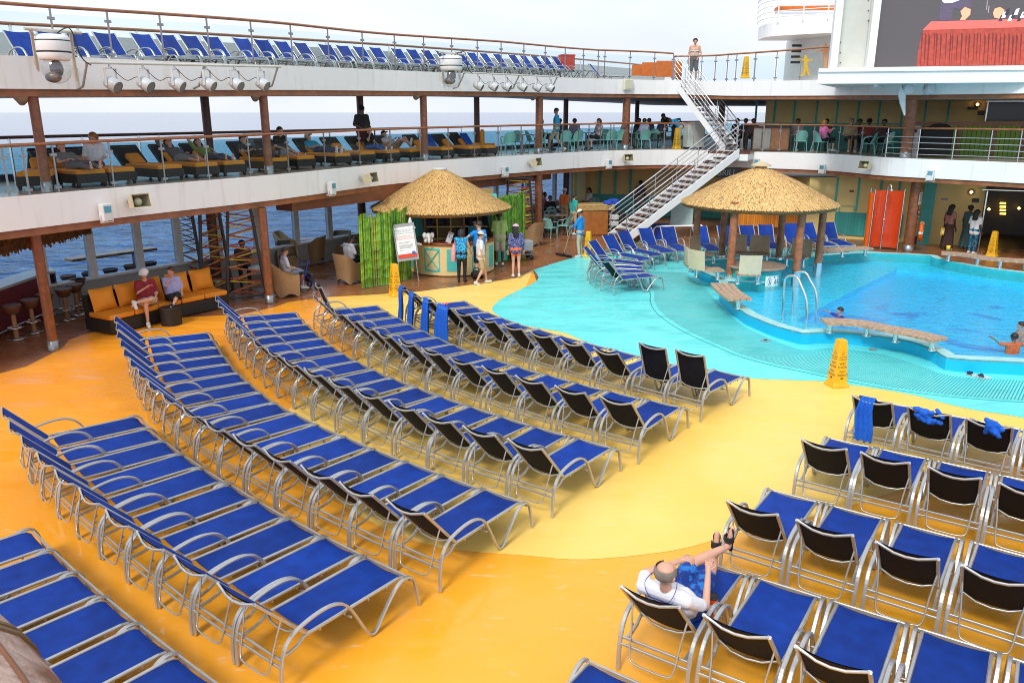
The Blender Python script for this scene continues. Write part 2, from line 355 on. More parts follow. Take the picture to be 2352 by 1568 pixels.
aq=[(2600,1010),(2352,959),(2218,937),(2101,907.6),(2013,891.5),(1943,882),(1890,875),(1808,872),(1714,868),(1640,860),(1550,846),(1450,818),(1368,792),(1330,778),(1294,763.5),(1236,753),(1190,744),(1157,731),(1134,717),(1131,706),(1148,689),(1183,670),(1221,652),(1236,640),(1234,630),(1224,620)]
P=smoothcurve([G(*p) for p in aq],4)+[G(*p) for p in((1268,606),(1312,593),(1354,587),(1420,579),(1500,572),(1600,569),(1750,568),(1900,571),(2018,578),(2100,590),(2352,640))]
sheet('aqua_deck',P+[(34,16,0)],0.,AQUA,[(p.x,p.y) for p in outl])
# slatted drain grating round the pool
gout=[(1480,622),(1486,650),(1502,668),(1503,690),(1518,715),(1558,745),(1600,768),(1646,788),(1705,813),(1780,834),(1850,849),(1930,866),(2013,882),(2101,896),(2218,909),(2352,919),(2480,930)]
gin=[(1578,626),(1590,640),(1620,662),(1640,685),(1655,702),(1676,724),(1710,750),(1740,765),(1783,784),(1843,803),(1895,799),(1945,802),(2000,809),(2050,819),(2120,842),(2190,863),(2352,874),(2480,884)]
N=262
A=resample(smoothcurve([G(*p,.004) for p in gout],5),N*2+1);B=resample(smoothcurve([G(*p,.004) for p in gin],5),N*2+1)
mb=MB()
for i in range(N):
    a0,b0,a2,b2=A[2*i],B[2*i],A[2*i+2],B[2*i+2]
    k=.70
    a1=a0.lerp(a2,k);b1=b0.lerp(b2,k)
    mb.cur=0;mb.add([a0,a1,b1,b0],[(0,1,2,3)])
    mb.cur=1;mb.add([a1,a2,b2,b1],[(0,1,2,3)])
GRAT=floor_mat('aqua_grating',(.10,.66,.66),(.14,.75,.74),(.15,.4),marks=.3,markcol=(.04,.42,.44))
struct(mb.build('pool_grating',[GRAT,mat('grating_gap',(.015,.20,.22),.5)]))
mb=MB()
O2=resample(smoothcurve([G(u-9,v+4,.004) for u,v in gout],5),160)
mb.tube([p+Vector((0,0,-.004)) for p in O2],.012,4)
struct(mb.build('drain_groove',mat('groove',(.02,.30,.33),.5)))
RIMB=mat('pool_wall_blue',(.012,.47,.78),.3,var=.06,scale=1.5);COPE=mat('pool_coping',(.36,.66,.66),.4,var=.12,scale=3);INW=mat('pool_tile_turquoise',(.03,.46,.48),.25,var=.1)
rim=thing('pool_surround','curved blue pool wall with pale coping around the big pool','pool wall')
mb=MB();mb.strip(outl,0.,.275);mb.build('wall',RIMB,rim)
mb=MB();n=len(outl)
mb.add([(p.x,p.y,.28) for p in outl]+[(p.x,p.y,.28) for p in ins]+[(p.x,p.y,.24) for p in outl],[(i,i+1,n+i+1,n+i) for i in range(n-1)]+[(i,i+1,2*n+i+1,2*n+i) for i in range(n-1)]);mb.build('coping',COPE,rim)
mb=MB();mb.strip(insc,-.75,.28);mb.build('inner_wall',INW,rim)
bas=[(p.x,p.y) for p in insc]
def tile(name,c,sw):
    m=bpy.data.materials.new(name);m.use_nodes=True;nt=m.node_tree;b=nt.nodes['Principled BSDF'];b.inputs['Roughness'].default_value=.4
    tc=nt.nodes.new('ShaderNodeTexCoord');n=nt.nodes.new('ShaderNodeTexNoise');n.inputs['Scale'].default_value=.35;n.inputs['Detail'].default_value=6;n.inputs['Distortion'].default_value=2.2;nt.links.new(tc.outputs['Object'],n.inputs['Vector'])
    r=nt.nodes.new('ShaderNodeMapRange');r.inputs[1].default_value=.58;r.inputs[2].default_value=.66;nt.links.new(n.outputs['Fac'],r.inputs[0])
    k=nt.nodes.new('ShaderNodeMath');k.operation='MULTIPLY';k.inputs[1].default_value=sw;nt.links.new(r.outputs[0],k.inputs[0])
    mx=nt.nodes.new('ShaderNodeMix');mx.data_type='RGBA';mx.inputs[6].default_value=(*c,1);mx.inputs[7].default_value=(.01,.06,.55,1);nt.links.new(k.outputs[0],mx.inputs[0]);nt.links.new(mx.outputs[2],b.inputs['Base Color']);return m
deep=[G(*p,-.02) for p in((1829,736),(1950,672),(2060,618),(2085,619),(2200,632),(2352,652),(2480,670))]
dp=[(p.x,p.y) for p in deep]
_d=Vector((dp[1][0]-dp[0][0],dp[1][1]-dp[0][1]))
fb=[(p.x,p.y) for p in insd if p.y<19.5 and p.x>6.3 and (p.x-dp[0][0])*_d.y-(p.y-dp[0][1])*_d.x>.2 and p.y<p.x*1.95+.5]
def pull(d):
    v=Vector(d);c=Vector((11,20))
    for _ in range(60):
        if distpl(v,outl)>.33: break
        v=v+(c-v).normalized()*.06
    return (v.x,v.y)
dp=[pull(d) for d in dp]
deepoly=dp+fb
def tess(polys,z):
    L=[[Vector((x,y,z)) for x,y in p] for p in polys];mb=MB();mb.add([v for p in L for v in p],[tuple(t) for t in tessellate_polygon(L)]);return mb
def up(o):
    for p in o.data.polygons:
        if p.normal.z<0: o.data.flip_normals();break
    return struct(o)
WELL=.16
up(tess([bas,deepoly],-.02).build('pool_floor',tile('pool_floor_shallow',(.015,.68,1.),.05)))
mb=tess([deepoly],-.02-WELL)
up(mb.build('pool_deep_floor',tile('pool_floor_deep',(.010,.53,.98),.6)))
mb=MB();mb.strip(deepoly+deepoly[:1],-.02-WELL,-.02)
struct(mb.build('pool_deep_wall',mat('pool_deep_wall_tile',(.02,.62,.92),.4)))
def pool_water():
    m=glass('pool_water',refl=.0,tint=(.90,.985,1.));nt=m.node_tree
    g=[n for n in nt.nodes if n.type=='BSDF_GLOSSY'][0];fr=[n for n in nt.nodes if n.type=='FRESNEL'][0];fr.inputs[0].default_value=1.33;g.inputs['Roughness'].default_value=.05
    tc=nt.nodes.new('ShaderNodeTexCoord');n=nt.nodes.new('ShaderNodeTexNoise');n.inputs['Scale'].default_value=3.2;n.inputs['Detail'].default_value=5;n.inputs['Distortion'].default_value=.8
    mp=nt.nodes.new('ShaderNodeMapping');mp.inputs['Scale'].default_value=(.8,2.,1);mp.inputs['Rotation'].default_value=(0,0,-.35);nt.links.new(tc.outputs['Object'],mp.inputs[0]);nt.links.new(mp.outputs[0],n.inputs['Vector'])
    bp=nt.nodes.new('ShaderNodeBump');bp.inputs['Strength'].default_value=.6;bp.inputs['Distance'].default_value=.13;nt.links.new(n.outputs['Fac'],bp.inputs['Height'])
    nt.links.new(bp.outputs['Normal'],g.inputs['Normal']);nt.links.new(bp.outputs['Normal'],fr.inputs['Normal']);return m
up(tess([bas],.2).build('pool_water',pool_water()))
# ================================================================== LOUNGERS
def sling_mat(name,col,tr=.0):
    m=bpy.data.materials.new(name);m.use_nodes=True;nt=m.node_tree;b=nt.nodes['Principled BSDF'];b.inputs['Roughness'].default_value=.6;b.inputs['Specular IOR Level'].default_value=.2
    tc=nt.nodes.new('ShaderNodeTexCoord');oi=nt.nodes.new('ShaderNodeObjectInfo')
    ad=nt.nodes.new('ShaderNodeVectorMath');ad.operation='MULTIPLY_ADD';ad.inputs[1].default_value=(7,7,7);ad.inputs[2].default_value=(0,0,0);nt.links.new(oi.outputs['Location'],ad.inputs[0])
    a2=nt.nodes.new('ShaderNodeVectorMath');nt.links.new(tc.outputs['Object'],a2.inputs[0]);nt.links.new(ad.outputs[0],a2.inputs[1])
    n=nt.nodes.new('ShaderNodeTexNoise');n.inputs['Scale'].default_value=5;n.inputs['Detail'].default_value=6;nt.links.new(a2.outputs[0],n.inputs['Vector'])
    mx=nt.nodes.new('ShaderNodeMix');mx.data_type='RGBA';mx.inputs[6].default_value=(*[c*.76 for c in col],1);mx.inputs[7].default_value=(*[min(1,c*1.28) for c in col],1);nr=nt.nodes.new('ShaderNodeMapRange');nr.inputs[1].default_value=.28;nr.inputs[2].default_value=.76;nt.links.new(n.outputs['Fac'],nr.inputs[0]);nt.links.new(nr.outputs[0],mx.inputs[0]);hv=nt.nodes.new('ShaderNodeHueSaturation');rm=nt.nodes.new('ShaderNodeMapRange');rm.inputs[3].default_value=.82;rm.inputs[4].default_value=1.22;nt.links.new(oi.outputs['Random'],rm.inputs[0]);nt.links.new(rm.outputs[0],hv.inputs['Value']);nt.links.new(mx.outputs[2],hv.inputs['Color']);nt.links.new(hv.outputs[0],b.inputs['Base Color'])
    w=nt.nodes.new('ShaderNodeTexWave');w.inputs['Scale'].default_value=70;w.bands_direction='X';nt.links.new(tc.outputs['Object'],w.inputs['Vector'])
    bp=nt.nodes.new('ShaderNodeBump');bp.inputs['Strength'].default_value=.12;bp.inputs['Distance'].default_value=.004;nt.links.new(w.outputs['Fac'],bp.inputs['Height']);nt.links.new(bp.outputs['Normal'],b.inputs['Normal'])
    return m
SLING=sling_mat('blue_sling',(.004,.034,.24));SLINGB=mat('black_sling_back',(.007,.008,.015),.7,var=.3,scale=6,spec=.15)
LSIDE=smoothcurve([(0,0),(.005,.16),(.02,.30),(.06,.43),(.14,.525),(.26,.575),(.44,.605),(.60,.600),(.72,.555),(.80,.475),(.87,.36),(.96,.18),(1.03,.055),(1.09,.018),(1.15,.05),(1.24,.165),(1.36,.30),(1.45,.375),(1.53,.402),(1.61,.39),(1.665,.345),(1.70,.24),(1.745,0)],3)
W2=.338
def sagband(pts,y0,y1,sag,ny=6):
    """sling surface swept between two rails; pts in (x,z)"""
    vs=[]
    for x,z,nx,nz in pts:
        for j in range(ny+1):
            t=j/ny;s=sag*(1-(2*t-1)**2);vs.append((x-nx*s,lerp(y0,y1,t),z-nz*s))
    fs=[]
    for i in range(len(pts)-1):
        for j in range(ny): a=i*(ny+1)+j;fs.append((a,a+1,a+ny+2,a+ny+1))
    return vs,fs
def make_lounger(label,steep=False):
    t=thing('sun_lounger',label,'sun lounger')
    for s in(-1,1):
        mb=MB();mb.tube([(x,s*W2,z+.002) for x,z in LSIDE],1,flat=(.042,.026,(0,1,0)))
        y=s*(W2-.058)
        rail=[(.05,.325),(.16,.335),(.25,.36),(.315,.405),(.36,.412),(.9,.41),(1.5,.408),(1.57,.395)]
        mb.tube([(x,y,z) for x,z in rail],1,flat=(.030,.028,(0,1,0)))
        for xx in(.5,.8,1.1,1.35): mb.box((xx,y,.385),(.02,.012,.03))
        mb.build('side_frame',ALU,t)
    vs,fs=sagband([(x,z,0,1) for x,z in((.40,.412),(.7,.41),(1.0,.41),(1.3,.41),(1.5,.408),(1.555,.40),(1.60,.375))],-W2+.076,W2-.076,.022)
    mb=MB();mb.add(vs,fs,True);mb.build('seat_sling',SLING,t,fix=False)
    if steep: hx,hz,tx,tz=.36,.405,.10,1.12
    else: hx,hz,tx,tz=.36,.405,-.144,.98
    d=Vector((tx-hx,0,tz-hz)).normalized();nrm=Vector((d.z,0,-d.x)) if d.z>0 else Vector((1,0,0))   # towards the sitter
    yb=W2-.068;L=math.hypot(tx-hx,tz-hz)
    pt=lambda k,y,o=0: Vector((hx,y,hz))+d*(L*k)+nrm*o
    mb=MB()
    for s in(-1,1): mb.tube([pt(0,s*yb),pt(1,s*yb)],1,flat=(.034,.030,(0,1,0)))
    mb.tube([pt(1,-yb),pt(.985,-yb*.75,-.02),pt(.975,-yb*.4,-.05),pt(.972,0,-.06),pt(.975,yb*.4,-.05),pt(.985,yb*.75,-.02),pt(1,yb)],1,flat=(.030,.022,d))
    mb.tube([pt(.13,-yb),pt(.12,-yb*.5,-.06),pt(.118,0,-.075),pt(.12,yb*.5,-.06),pt(.13,yb)],.012,6)
    mb.build('back_frame',ALU,t)
    pts=[];k=[0.03,.3,.6,.85,1.0]
    P=[(*(pt(q,0,.012).xz),nrm.x,nrm.z) for q in k]
    vs,fs=sagband(P,-yb+.012,yb-.012,.03)
    mb=MB();mb.add(vs,fs,True)
    P2=[(*(pt(q,0,.004).xz),nrm.x,nrm.z) for q in k];vs2,fs2=sagband(P2,-yb+.012,yb-.012,.03)
    mb.cur=1;mb.add(vs2,[f[::-1] for f in fs2],True)
    ny=6;m=len(k)*(ny+1)
    mb.build('back_sling',[SLING,SLINGB],t,fix=False)
    mb=MB();q0=pt(.50,0,-.01)
    if steep: u=[(.05,.20),(-.02,.17)]
    else: u=[(-.03,.22),(-.055,.17)]
    a=.235;b=.16
    mb.tube(smoothcurve([(q0.x,-a-.03,q0.z),(lerp(q0.x,u[0][0],.5),-a,lerp(q0.z,u[0][1],.5)),(u[0][0],-a+.02,u[0][1]),(u[1][0],-b,u[1][1]),(u[1][0]-.005,0,u[1][1]-.005),(u[1][0],b,u[1][1]),(u[0][0],a-.02,u[0][1]),(lerp(q0.x,u[0][0],.5),a,lerp(q0.z,u[0][1],.5)),(q0.x,a+.03,q0.z)],3),.0095,6)
    for s in(-1,1):
        for j in range(3):
            f=.45+.16*j;mb.box((lerp(q0.x,u[0][0],f)+.02,s*a,lerp(q0.z,u[0][1],f)+.01),(.03,.008,.02))
    mb.build('support_bail',ALU,t)
    for x,z in((.035,.335),(.012,.275)):
        mb=MB();mb.tube([(x,-W2,z),(x,W2,z)],1,flat=(.030,.018,(0,0,1)));mb.build('cross_bar',ALU,t)
    mb=MB();mb.tube([(1.64,-W2,.352),(1.64,W2,.352)],1,flat=(.05,.02,(0,0,1)));mb.build('end_bar',ALU,t);mb=MB();mb.tube([(.83,-W2,.350),(.83,W2,.350)],.012,6);mb.build('cross_bar',ALU,t)
    return t
LG='blue sling sun loungers'
LPROTO=[make_lounger('blue lounger'),make_lounger('blue lounger',True)]
LCH=[kids(LPROTO[0]),kids(LPROTO[1])]
LUSED=[False,False]
def lounger(x,y,z,ang,label,group=LG,steep=0):
    if not LUSED[steep]:
        o=LPROTO[steep];LUSED[steep]=True;o.location=(x,y,z);o.rotation_euler=(0,0,ang);o['label']=label;o['group']=group;return o
    return dup(LPROTO[steep],(x,y,z),ang,label,group,LCH[steep])
def two_point(pa,la,pb,lb):
    """pose (x,y,angle) that takes local plan points la,lb towards surveyed pa,pb"""
    v=Vector((pb.x-pa.x,pb.y-pa.y));l=Vector((lb[0]-la[0],lb[1]-la[1]))
    a=math.atan2(v.y,v.x)-math.atan2(l.y,l.x);c,s=math.cos(a),math.sin(a)
    mx,my=(pa.x+pb.x)/2,(pa.y+pb.y)/2;lx,ly=(la[0]+lb[0])/2,(la[1]+lb[1])/2
    return mx-(c*lx-s*ly),my-(s*lx+c*ly),a
S_=1/1.7415
def polysmooth(P,deg,n_out=None):
    k=np.arange(len(P));xs=np.polyfit(k,[p.x for p in P],deg);ys=np.polyfit(k,[p.y for p in P],deg)
    return [Vector((float(np.polyval(xs,i)),float(np.polyval(ys,i)))) for i in range(n_out or len(P))]
def row_from_tl(tls,desc,deg,steep=(),last_foot=None,shift=0.,flip=1):
    """tls: surveyed back top far-left corners (px of the 4096 photo), first = nearest the camera end"""
    W=[G(u*S_,v*S_,1.12 if i in steep else .98) for i,(u,v) in enumerate(tls)]
    Q=polysmooth([W[i] if i not in steep else W[i] for i in range(len(W))],deg) if deg else [Vector((w.x,w.y)) for w in W]
    out=[]
    for i in range(len(Q)):
        a=Q[max(0,i-1)];b=Q[min(len(Q)-1,i+1)]
        t=(b-a).normalized();ang=math.atan2(-t.x*flip,t.y*flip)          # axis to the right of the run
        ang=math.atan2(-t.x,t.y) if flip>0 else math.atan2(t.x,-t.y)
        c,s=math.cos(ang),math.sin(ang)
        lx,ly=(.10 if i in steep else -.144),(W2-.06)
        out.append((Q[i].x-(c*lx-s*ly)+random.uniform(-.02,.02),Q[i].y-(s*lx+c*ly)+random.uniform(-.012,.012),ang+random.uniform(-.02,.02)))
    return out
def put_row(pl,desc,steep=()):
    n=len(pl);res=[]
    for i,(x,y,a) in enumerate(pl):
        w='nearest' if i==0 else ('farthest' if i==n-1 else ORD[i])
        lab=f'blue lounger, {w} in {desc}'
        if 0<i<n-1: lab=f'blue lounger, {w} from the near end of {desc}'
        res.append(lounger(x,y,0,a,lab,LG,1 if i in steep else 0))
    return res
rowB=[(875,2326),(701.5,2224),(548,2122),(425.5,2032.5),(319,1956),(222,1881),(147,1808.6),(90,1741.6),(40,1684),(5.7,1628.7)]
rowC=[(1546,1995),(1360,1925),(1196,1861),(1056,1795),(930,1735),(822,1679),(729,1625.7),(591+0,1529),(550,1477),(521,1434)]
rowC=[(1546,1995),(1360,1925),(1196,1861),(1056,1795),(930,1735),(822,1679),(729,1625.6),(652.5,1576.6),(591,1529),(550,1477),(521,1434),(495,1397.5),(484,1359),(472,1325.6),(464,1295),(466,1263)]
rowD=[(2034,1753),(1855,1700),(1696,1652),(1553,1606),(1418,1557),(1313,1509),(1217,1470),(1139,1432),(1070.8,1393),(1013.3,1359),(975,1330),(940.6,1290.3),(912.5,1261),(888.3,1234),(876.8,1207.4),(862.8,1182)]
rowE=[(2400,1581),(2223,1540),(2060,1503),(1926,1463),(1797,1423),(1693,1391),(1591,1358),(1511,1323),(1440.6,1294.7),(1387,1264),(1337,1237),(1292,1209),(1255,1184)]
rowF=[(2710,1478),(2545,1432),(2372,1389),(2237,1355.5),(2115,1325),(2007,1293),(1908,1266),(1824,1239),(1742,1213),(1686,1189),(1634,1167),(1593,1140)]
rowG=[(3402.6,1579.6),(3623.5,1626.5),(3872.5,1672),(4120,1722)]
rowH=[(3200,1754),(3441,1813),(3709,1866),(3991,1927.5)]
rowI=[(2917,1997),(3179.6,2079),(3495,2165.7),(3854.7,2260)]
rowJ=[(2485.7,2340.7),(2804.6,2456.5),(3169,2592),(3603,2728)]
LR={}
LR['B']=row_from_tl(rowB,'',3);LR['C']=row_from_tl(rowC,'',4);LR['D']=row_from_tl(rowD,'',4);LR['E']=row_from_tl(rowE,'',4);LR['F']=row_from_tl(rowF,'',4)
f=row_from_tl(rowF[2:],'',3)
LR['F']=[(2.92,12.80,R(47)),(2.36,13.22,R(46.5))]+f
LR['E'].append((-4.60,18.26,R(27.5)))
LR['G']=row_from_tl(rowG,'',1,flip=-1);LR['H']=row_from_tl(rowH,'',1,flip=-1);LR['I']=row_from_tl(rowI,'',1,flip=-1)
LR['J']=row_from_tl(rowJ,'',1,flip=-1)
def extrap(pl):
    a,b=pl[-2],pl[-1];return (2*b[0]-a[0],2*b[1]-a[1],b[2])
LR['J'].append(extrap(LR['J']));LR['H'].append(extrap(LR['H']));LR['I'].append(extrap(LR['I']))
fa=[G(u*S_,v*S_,.40) for u,v in((860,2740),(699,2615),(546,2492),(403,2385),(291,2288),(194,2194),(118,2117))]
Q=polysmooth(fa,2);LR['A']=[]
for i in range(len(Q)-1):
    t=(Q[i+1]-Q[i]).normalized();a=math.atan2(-t.x,t.y);m=(Q[i]+Q[i+1])/2
    LR['A'].append((m.x-1.60*math.cos(a),m.y-1.60*math.sin(a),a))
pl=LR['J'];p=G(2343*S_,2645*S_,.40);a=pl[0][2]-.02;c,s=math.cos(a),math.sin(a)
LR['K']=[(p.x-(c*1.58-s*.31),p.y-(s*1.58+c*.31),a)]
DESC={'A':'the row in the bottom left corner','B':'the row at the left edge','C':'the row before the orange sofa','D':'the row by the lattice screens','E':'the row starting by the walker','F':'the towel-hung row beside the aqua deck','G':'the three-towel row at right','H':'the row below three draped towels','I':'the row above the reclining man','J':'the reclining man\'s row'}
for k in 'ABCDEF':
    put_row(LR[k],DESC[k],steep=(0,1) if k=='F' else ((13,) if k=='E' else ()))
for k in 'GHIJ':
    for i,(x,y,a) in enumerate(LR[k]):
        lab=f'blue lounger with black back, {ORD[i]} from the left in {DESC[k]}'
        if k=='J' and i==0: lab='blue lounger carrying the man in white who reclines at lower right'
        lounger(x,y,0,a,lab)
lounger(*LR['K'][0][:2],0,LR['K'][0][2],'blue sling lounger whose foot end alone shows at the bottom edge')
# pool-side cluster, back-top centre and foot-end centre surveyed
cl=[((818,877),(1215,1003)),((722,838),(1125,965)),((668,760),(1080,925)),((728,697),(1085,885)),((835,664),(1140,858)),((975,639),(1200,818)),((1145,614),(1295,792)),((1322,604),(1425,780))]
PC=[]
for i,(b,e) in enumerate(cl):
    x,y,a=two_point(G(*z7(*b),.98),(-.144,0),G(*z7(*e),.39),(1.58,0));PC.append((x,y,a))
far=[((2760,903),(2900,1000)),((2860,901),(2993,997)),((2954,901),(3074,994)),((3029,898),(3136,992)),((3128,892),(3240,985)),((3197,891),(3347,980)),((3282,889),(3412,978))]
for tl,fr in far:
    x,y,a=two_point(G(tl[0]*S_,tl[1]*S_,.98),(-.144,-.285),G(fr[0]*S_,fr[1]*S_,.39),(1.58,.31));PC.append((x,y,a))
# rear foot and foot-end surveyed exactly on the nearest one
pa=G(*z7(885,1143));pb=G(*z7(1290,1098));PC[0]=two_point(pa,(0,-.345),pb,(1.745,-.345))
for i in range(1,len(PC)-1):      # even fan
    pass
PC[1]=(2.40,23.52,R(7));PC[2]=(2.40,24.62,R(-13));PC[3]=(2.72,25.85,R(-34))
for i,(x,y,a) in enumerate(PC):
    w='foremost' if i==0 else ('farthest right' if i==len(PC)-1 else ORD[i])
    lounger(x,y,.002,a,(f'blue lounger, {w} in the fan round the thatched pool hut' if i in(0,len(PC)-1) else f'blue lounger, {w} from the front in the fan round the thatched pool hut'))
# ================================================================== DECK STRUCTURES
midpx=[(0,454),(300,428),(632,401),(867,378),(1040,366),(1206,356),(1330,349),(1441,345),(1560,344),(1696,348),(1896,353),(2043,362),(2200,368),(2352,374)]
ME=[Vector(G(u,v,3.4).xy) for u,v in midpx]
ME=[ME[0]*2-ME[1]]+ME+[ME[-1]*2-ME[-2]];ME=[ME[0]*2-ME[1]]+ME+[ME[-1]*2-ME[-2]]
EDGE=[Vector(p) for p in smoothcurve(ME,4)]
_us=[CX+F*p.x/p.y for p in EDGE]      # approx picture bearing of each edge point
def edge_at_u(u,v=300,off=0.):
    """plan point of the deck edge (offset outward by off) on the bearing of pixel column u"""
    d=ray(u,v);P=offset(EDGE,off) if off else EDGE
    for a,b in zip(P,P[1:]):
        e=b-a;den=d.x*e.y-d.y*e.x
        if abs(den)<1e-9: continue
        s=(d.x*(-a.y)+d.y*a.x)/den if False else None
        # solve a+e*s = k*d
        s=(a.y*d.x-a.x*d.y)/(e.x*d.y-e.y*d.x)
        k=((a+e*s).dot(Vector((d.x,d.y))))
        if -1e-6<=s<=1+1e-6 and k>0: return a+e*s
    return None
def zat(u,v,off=0.):
    p=edge_at_u(u,v,off);d=ray(u,v);return EYE+d.z*(p.y/d.y)
AX=Vector((.57,.82)).normalized();NX=Vector((-AX.y,AX.x))       # ship axis and outboard direction
OUT0=Vector((-12.4,19.3))
def out_at_u(u,v=300):
    d=ray(u,v);e=AX;a=OUT0
    s=(a.y*d.x-a.x*d.y)/(e.x*d.y-e.y*d.x);return a+e*s
n=len(EDGE)
def outer(i):
    p=EDGE[i]
    if p.x<3.2: return p-NX*(p-OUT0).dot(NX)*1.0
    return None
OUTER=[];cnt=[i for i in range(n) if EDGE[i].x<3.2][-1]
for i in range(n):
    if i<=cnt: OUTER.append(EDGE[i]-NX*((EDGE[i]-OUT0).dot(NX))+NX*.05)
    else:
        t=(i-cnt)/(n-1-cnt);a=OUTER[cnt]
        OUTER.append(a+Vector((34*t,lerp(30*math.sin(min(1,t*2.2)*math.pi/2),0,max(0,(t-.45)/.55)**1.5))))
def slab(name,label,zt,zb,ztrim,cat='ship deck',parts=('fascia','edge_trim','floor','ceiling')):
    """zt/zb/ztrim: heights along EDGE"""
    t=thing(name,label,cat)
    mb=MB();mb.strip(EDGE,zb,zt);mb.build('fascia',HULL,t)
    inn=offset(EDGE,.02)
    mb=MB();mb.strip(offset(EDGE,.05),ztrim,[z+.0 for z in zb]);mb.strip(offset(EDGE,.02),[z-.02 for z in zb],[z+.001 for z in zb]);mb.build('edge_trim',mat('deck_edge_wood',(.30,.11,.045),.4,var=.3,scale=3),t)
    mb=MB();m=len(EDGE)
    mb.add([(EDGE[i].x,EDGE[i].y,zt[i]-.004) for i in range(m)]+[(OUTER[i].x,OUTER[i].y,zt[i]-.004) for i in range(m)],[(i,i+1,m+i+1,m+i) for i in range(m-1)])
    mb.build('floor',mat('deck_floor_tan',(.42,.36,.30),.25,var=.15,scale=1.5),t)
    mb=MB();I2=offset(EDGE,.05)
    mb.add([(I2[i].x,I2[i].y,ztrim[i]) for i in range(m)]+[(OUTER[i].x,OUTER[i].y,ztrim[i]) for i in range(m)],[(i,i+1,m+i+1,m+i) for i in range(m-1)])
    mb.build('ceiling',mat('deck_ceiling',(.52,.47,.41),.6,var=.1),t)
    mb=MB();mb.strip(OUTER,ztrim,zt);mb.build('outer_fascia',mat('outer_fascia_dark',(.10,.07,.05),.6),t)
    return t
ubear=[CX+F*p.x/max(p.y,1)*1.0 for p in EDGE]
zb_m=[interp(u,[0,632,1206,1560,1896,2352],[2.74,2.74,2.74,2.74,2.74,2.74]) for u in ubear]
mid_deck=slab('middle_deck','white curved balcony edge of the middle deck with wooden trim','', '' , '') if False else None
m=len(EDGE)
zb0=sum(zat(u,v) for u,v in((20,522),(293,490),(632,458),(955,421),(1266,390),(1500,382),(1896,395),(2043,406)))/8
zt0=zb0-.16
mid_deck=slab('middle_deck','curved white balcony of the middle deck, edged with brown wood below','x' and [3.4]*m,[zb0]*m,[zt0]*m)
utop=[(0,130),(235,135),(574,150),(867,160),(1150,172),(1420,182),(1545,185),(1660,189),(1900,183),(2020,178)]
ubot=[(0,205),(235,207),(574,208),(867,209),(1150,211),(1420,216),(1545,217),(1660,221),(1900,220),(2020,220)]
UZT=[interp(u,[a for a,_ in utop],[zat(a,b) for a,b in utop]) for u in ubear]
UZB=[interp(u,[a for a,_ in ubot],[zat(a,b) for a,b in ubot]) for u in ubear]
upper_deck=slab('upper_deck','white balcony of the top deck carrying the light bars and dome lights',UZT,UZB,[z-.14 for z in UZB])
def uz(u): return interp(u,[a for a,_ in utop],[zat(a,b) for a,b in utop])
t=thing('soffit_beam','brown boxed beam under the middle deck between column and towel hut','beam')
a=edge_at_u(652,470,.9);b=edge_at_u(1250,410,1.3);c=(a+b)/2;d=b-a;mb=MB();mb.box((c.x,c.y,(zt0+2.24)/2+.02),(d.length,.7,zt0-2.24),math.atan2(d.y,d.x));mb.build('casing',mat('beam_brown',(.20,.075,.035),.45,var=.2,scale=3),t)
# ------------------------------------------------------------------ columns
def column(u,v,z0,z1,r,label,off=.3,outb=False,P=None):
    p=P if P is not None else (out_at_u(u,v)-NX*.35 if outb else edge_at_u(u,v,off))
    t=thing('column',label,'column',(p.x,p.y,z0),group='wooden columns')
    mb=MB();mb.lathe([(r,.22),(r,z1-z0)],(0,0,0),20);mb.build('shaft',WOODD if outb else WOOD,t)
    mb=MB();mb.lathe([(r+.012,0),(r+.012,.22),(r,.222)],(0,0,0),20);mb.build('base_collar',STEELD,t)
    return t
for p,r,l in((G(124,803),.105,'slim brown column on the main deck beside the bar at far left'),(G(620,695),.11,'slim brown column on the main deck beside the woman with the walker'),(G(1236,549),.15,'brown column on the main deck behind the wicker chair and dining table'),(G(2085,575),.19,'thick brown column on the main deck hung with the orange life ring')):
    column(0,0,0,zt0,r,l,P=Vector((p.x,p.y)))
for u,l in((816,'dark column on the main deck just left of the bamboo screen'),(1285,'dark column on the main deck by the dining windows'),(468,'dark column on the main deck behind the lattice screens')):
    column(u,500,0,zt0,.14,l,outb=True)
for u,l,r in((92,'leftmost brown column on the middle deck',.10),(613,'brown column on the middle deck between wicker loungers and reclining girl',.11),(975,'brown column on the middle deck right of the standing man in a cap',.12),(1238,'brown column on the middle deck just left of the walking man in blue',.15),(1436,'brown column on the middle deck among the dining tables',.17),(2083,'thick brown column on the middle deck right of the pink-shirted diner',.2)):
    column(u,330,3.4,interp(u,[0,1150,2352],[5.3,5.6,5.5]),r,l)
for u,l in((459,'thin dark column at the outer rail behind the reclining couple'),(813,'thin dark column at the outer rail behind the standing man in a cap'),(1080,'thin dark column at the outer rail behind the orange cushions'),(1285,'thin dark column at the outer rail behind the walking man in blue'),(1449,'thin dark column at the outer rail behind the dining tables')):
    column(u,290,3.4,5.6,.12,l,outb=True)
column(0,0,3.4,5.6,.17,'dark column on the middle deck seen behind the upper stair flight',P=Vector(D(1655,300,44).xy))
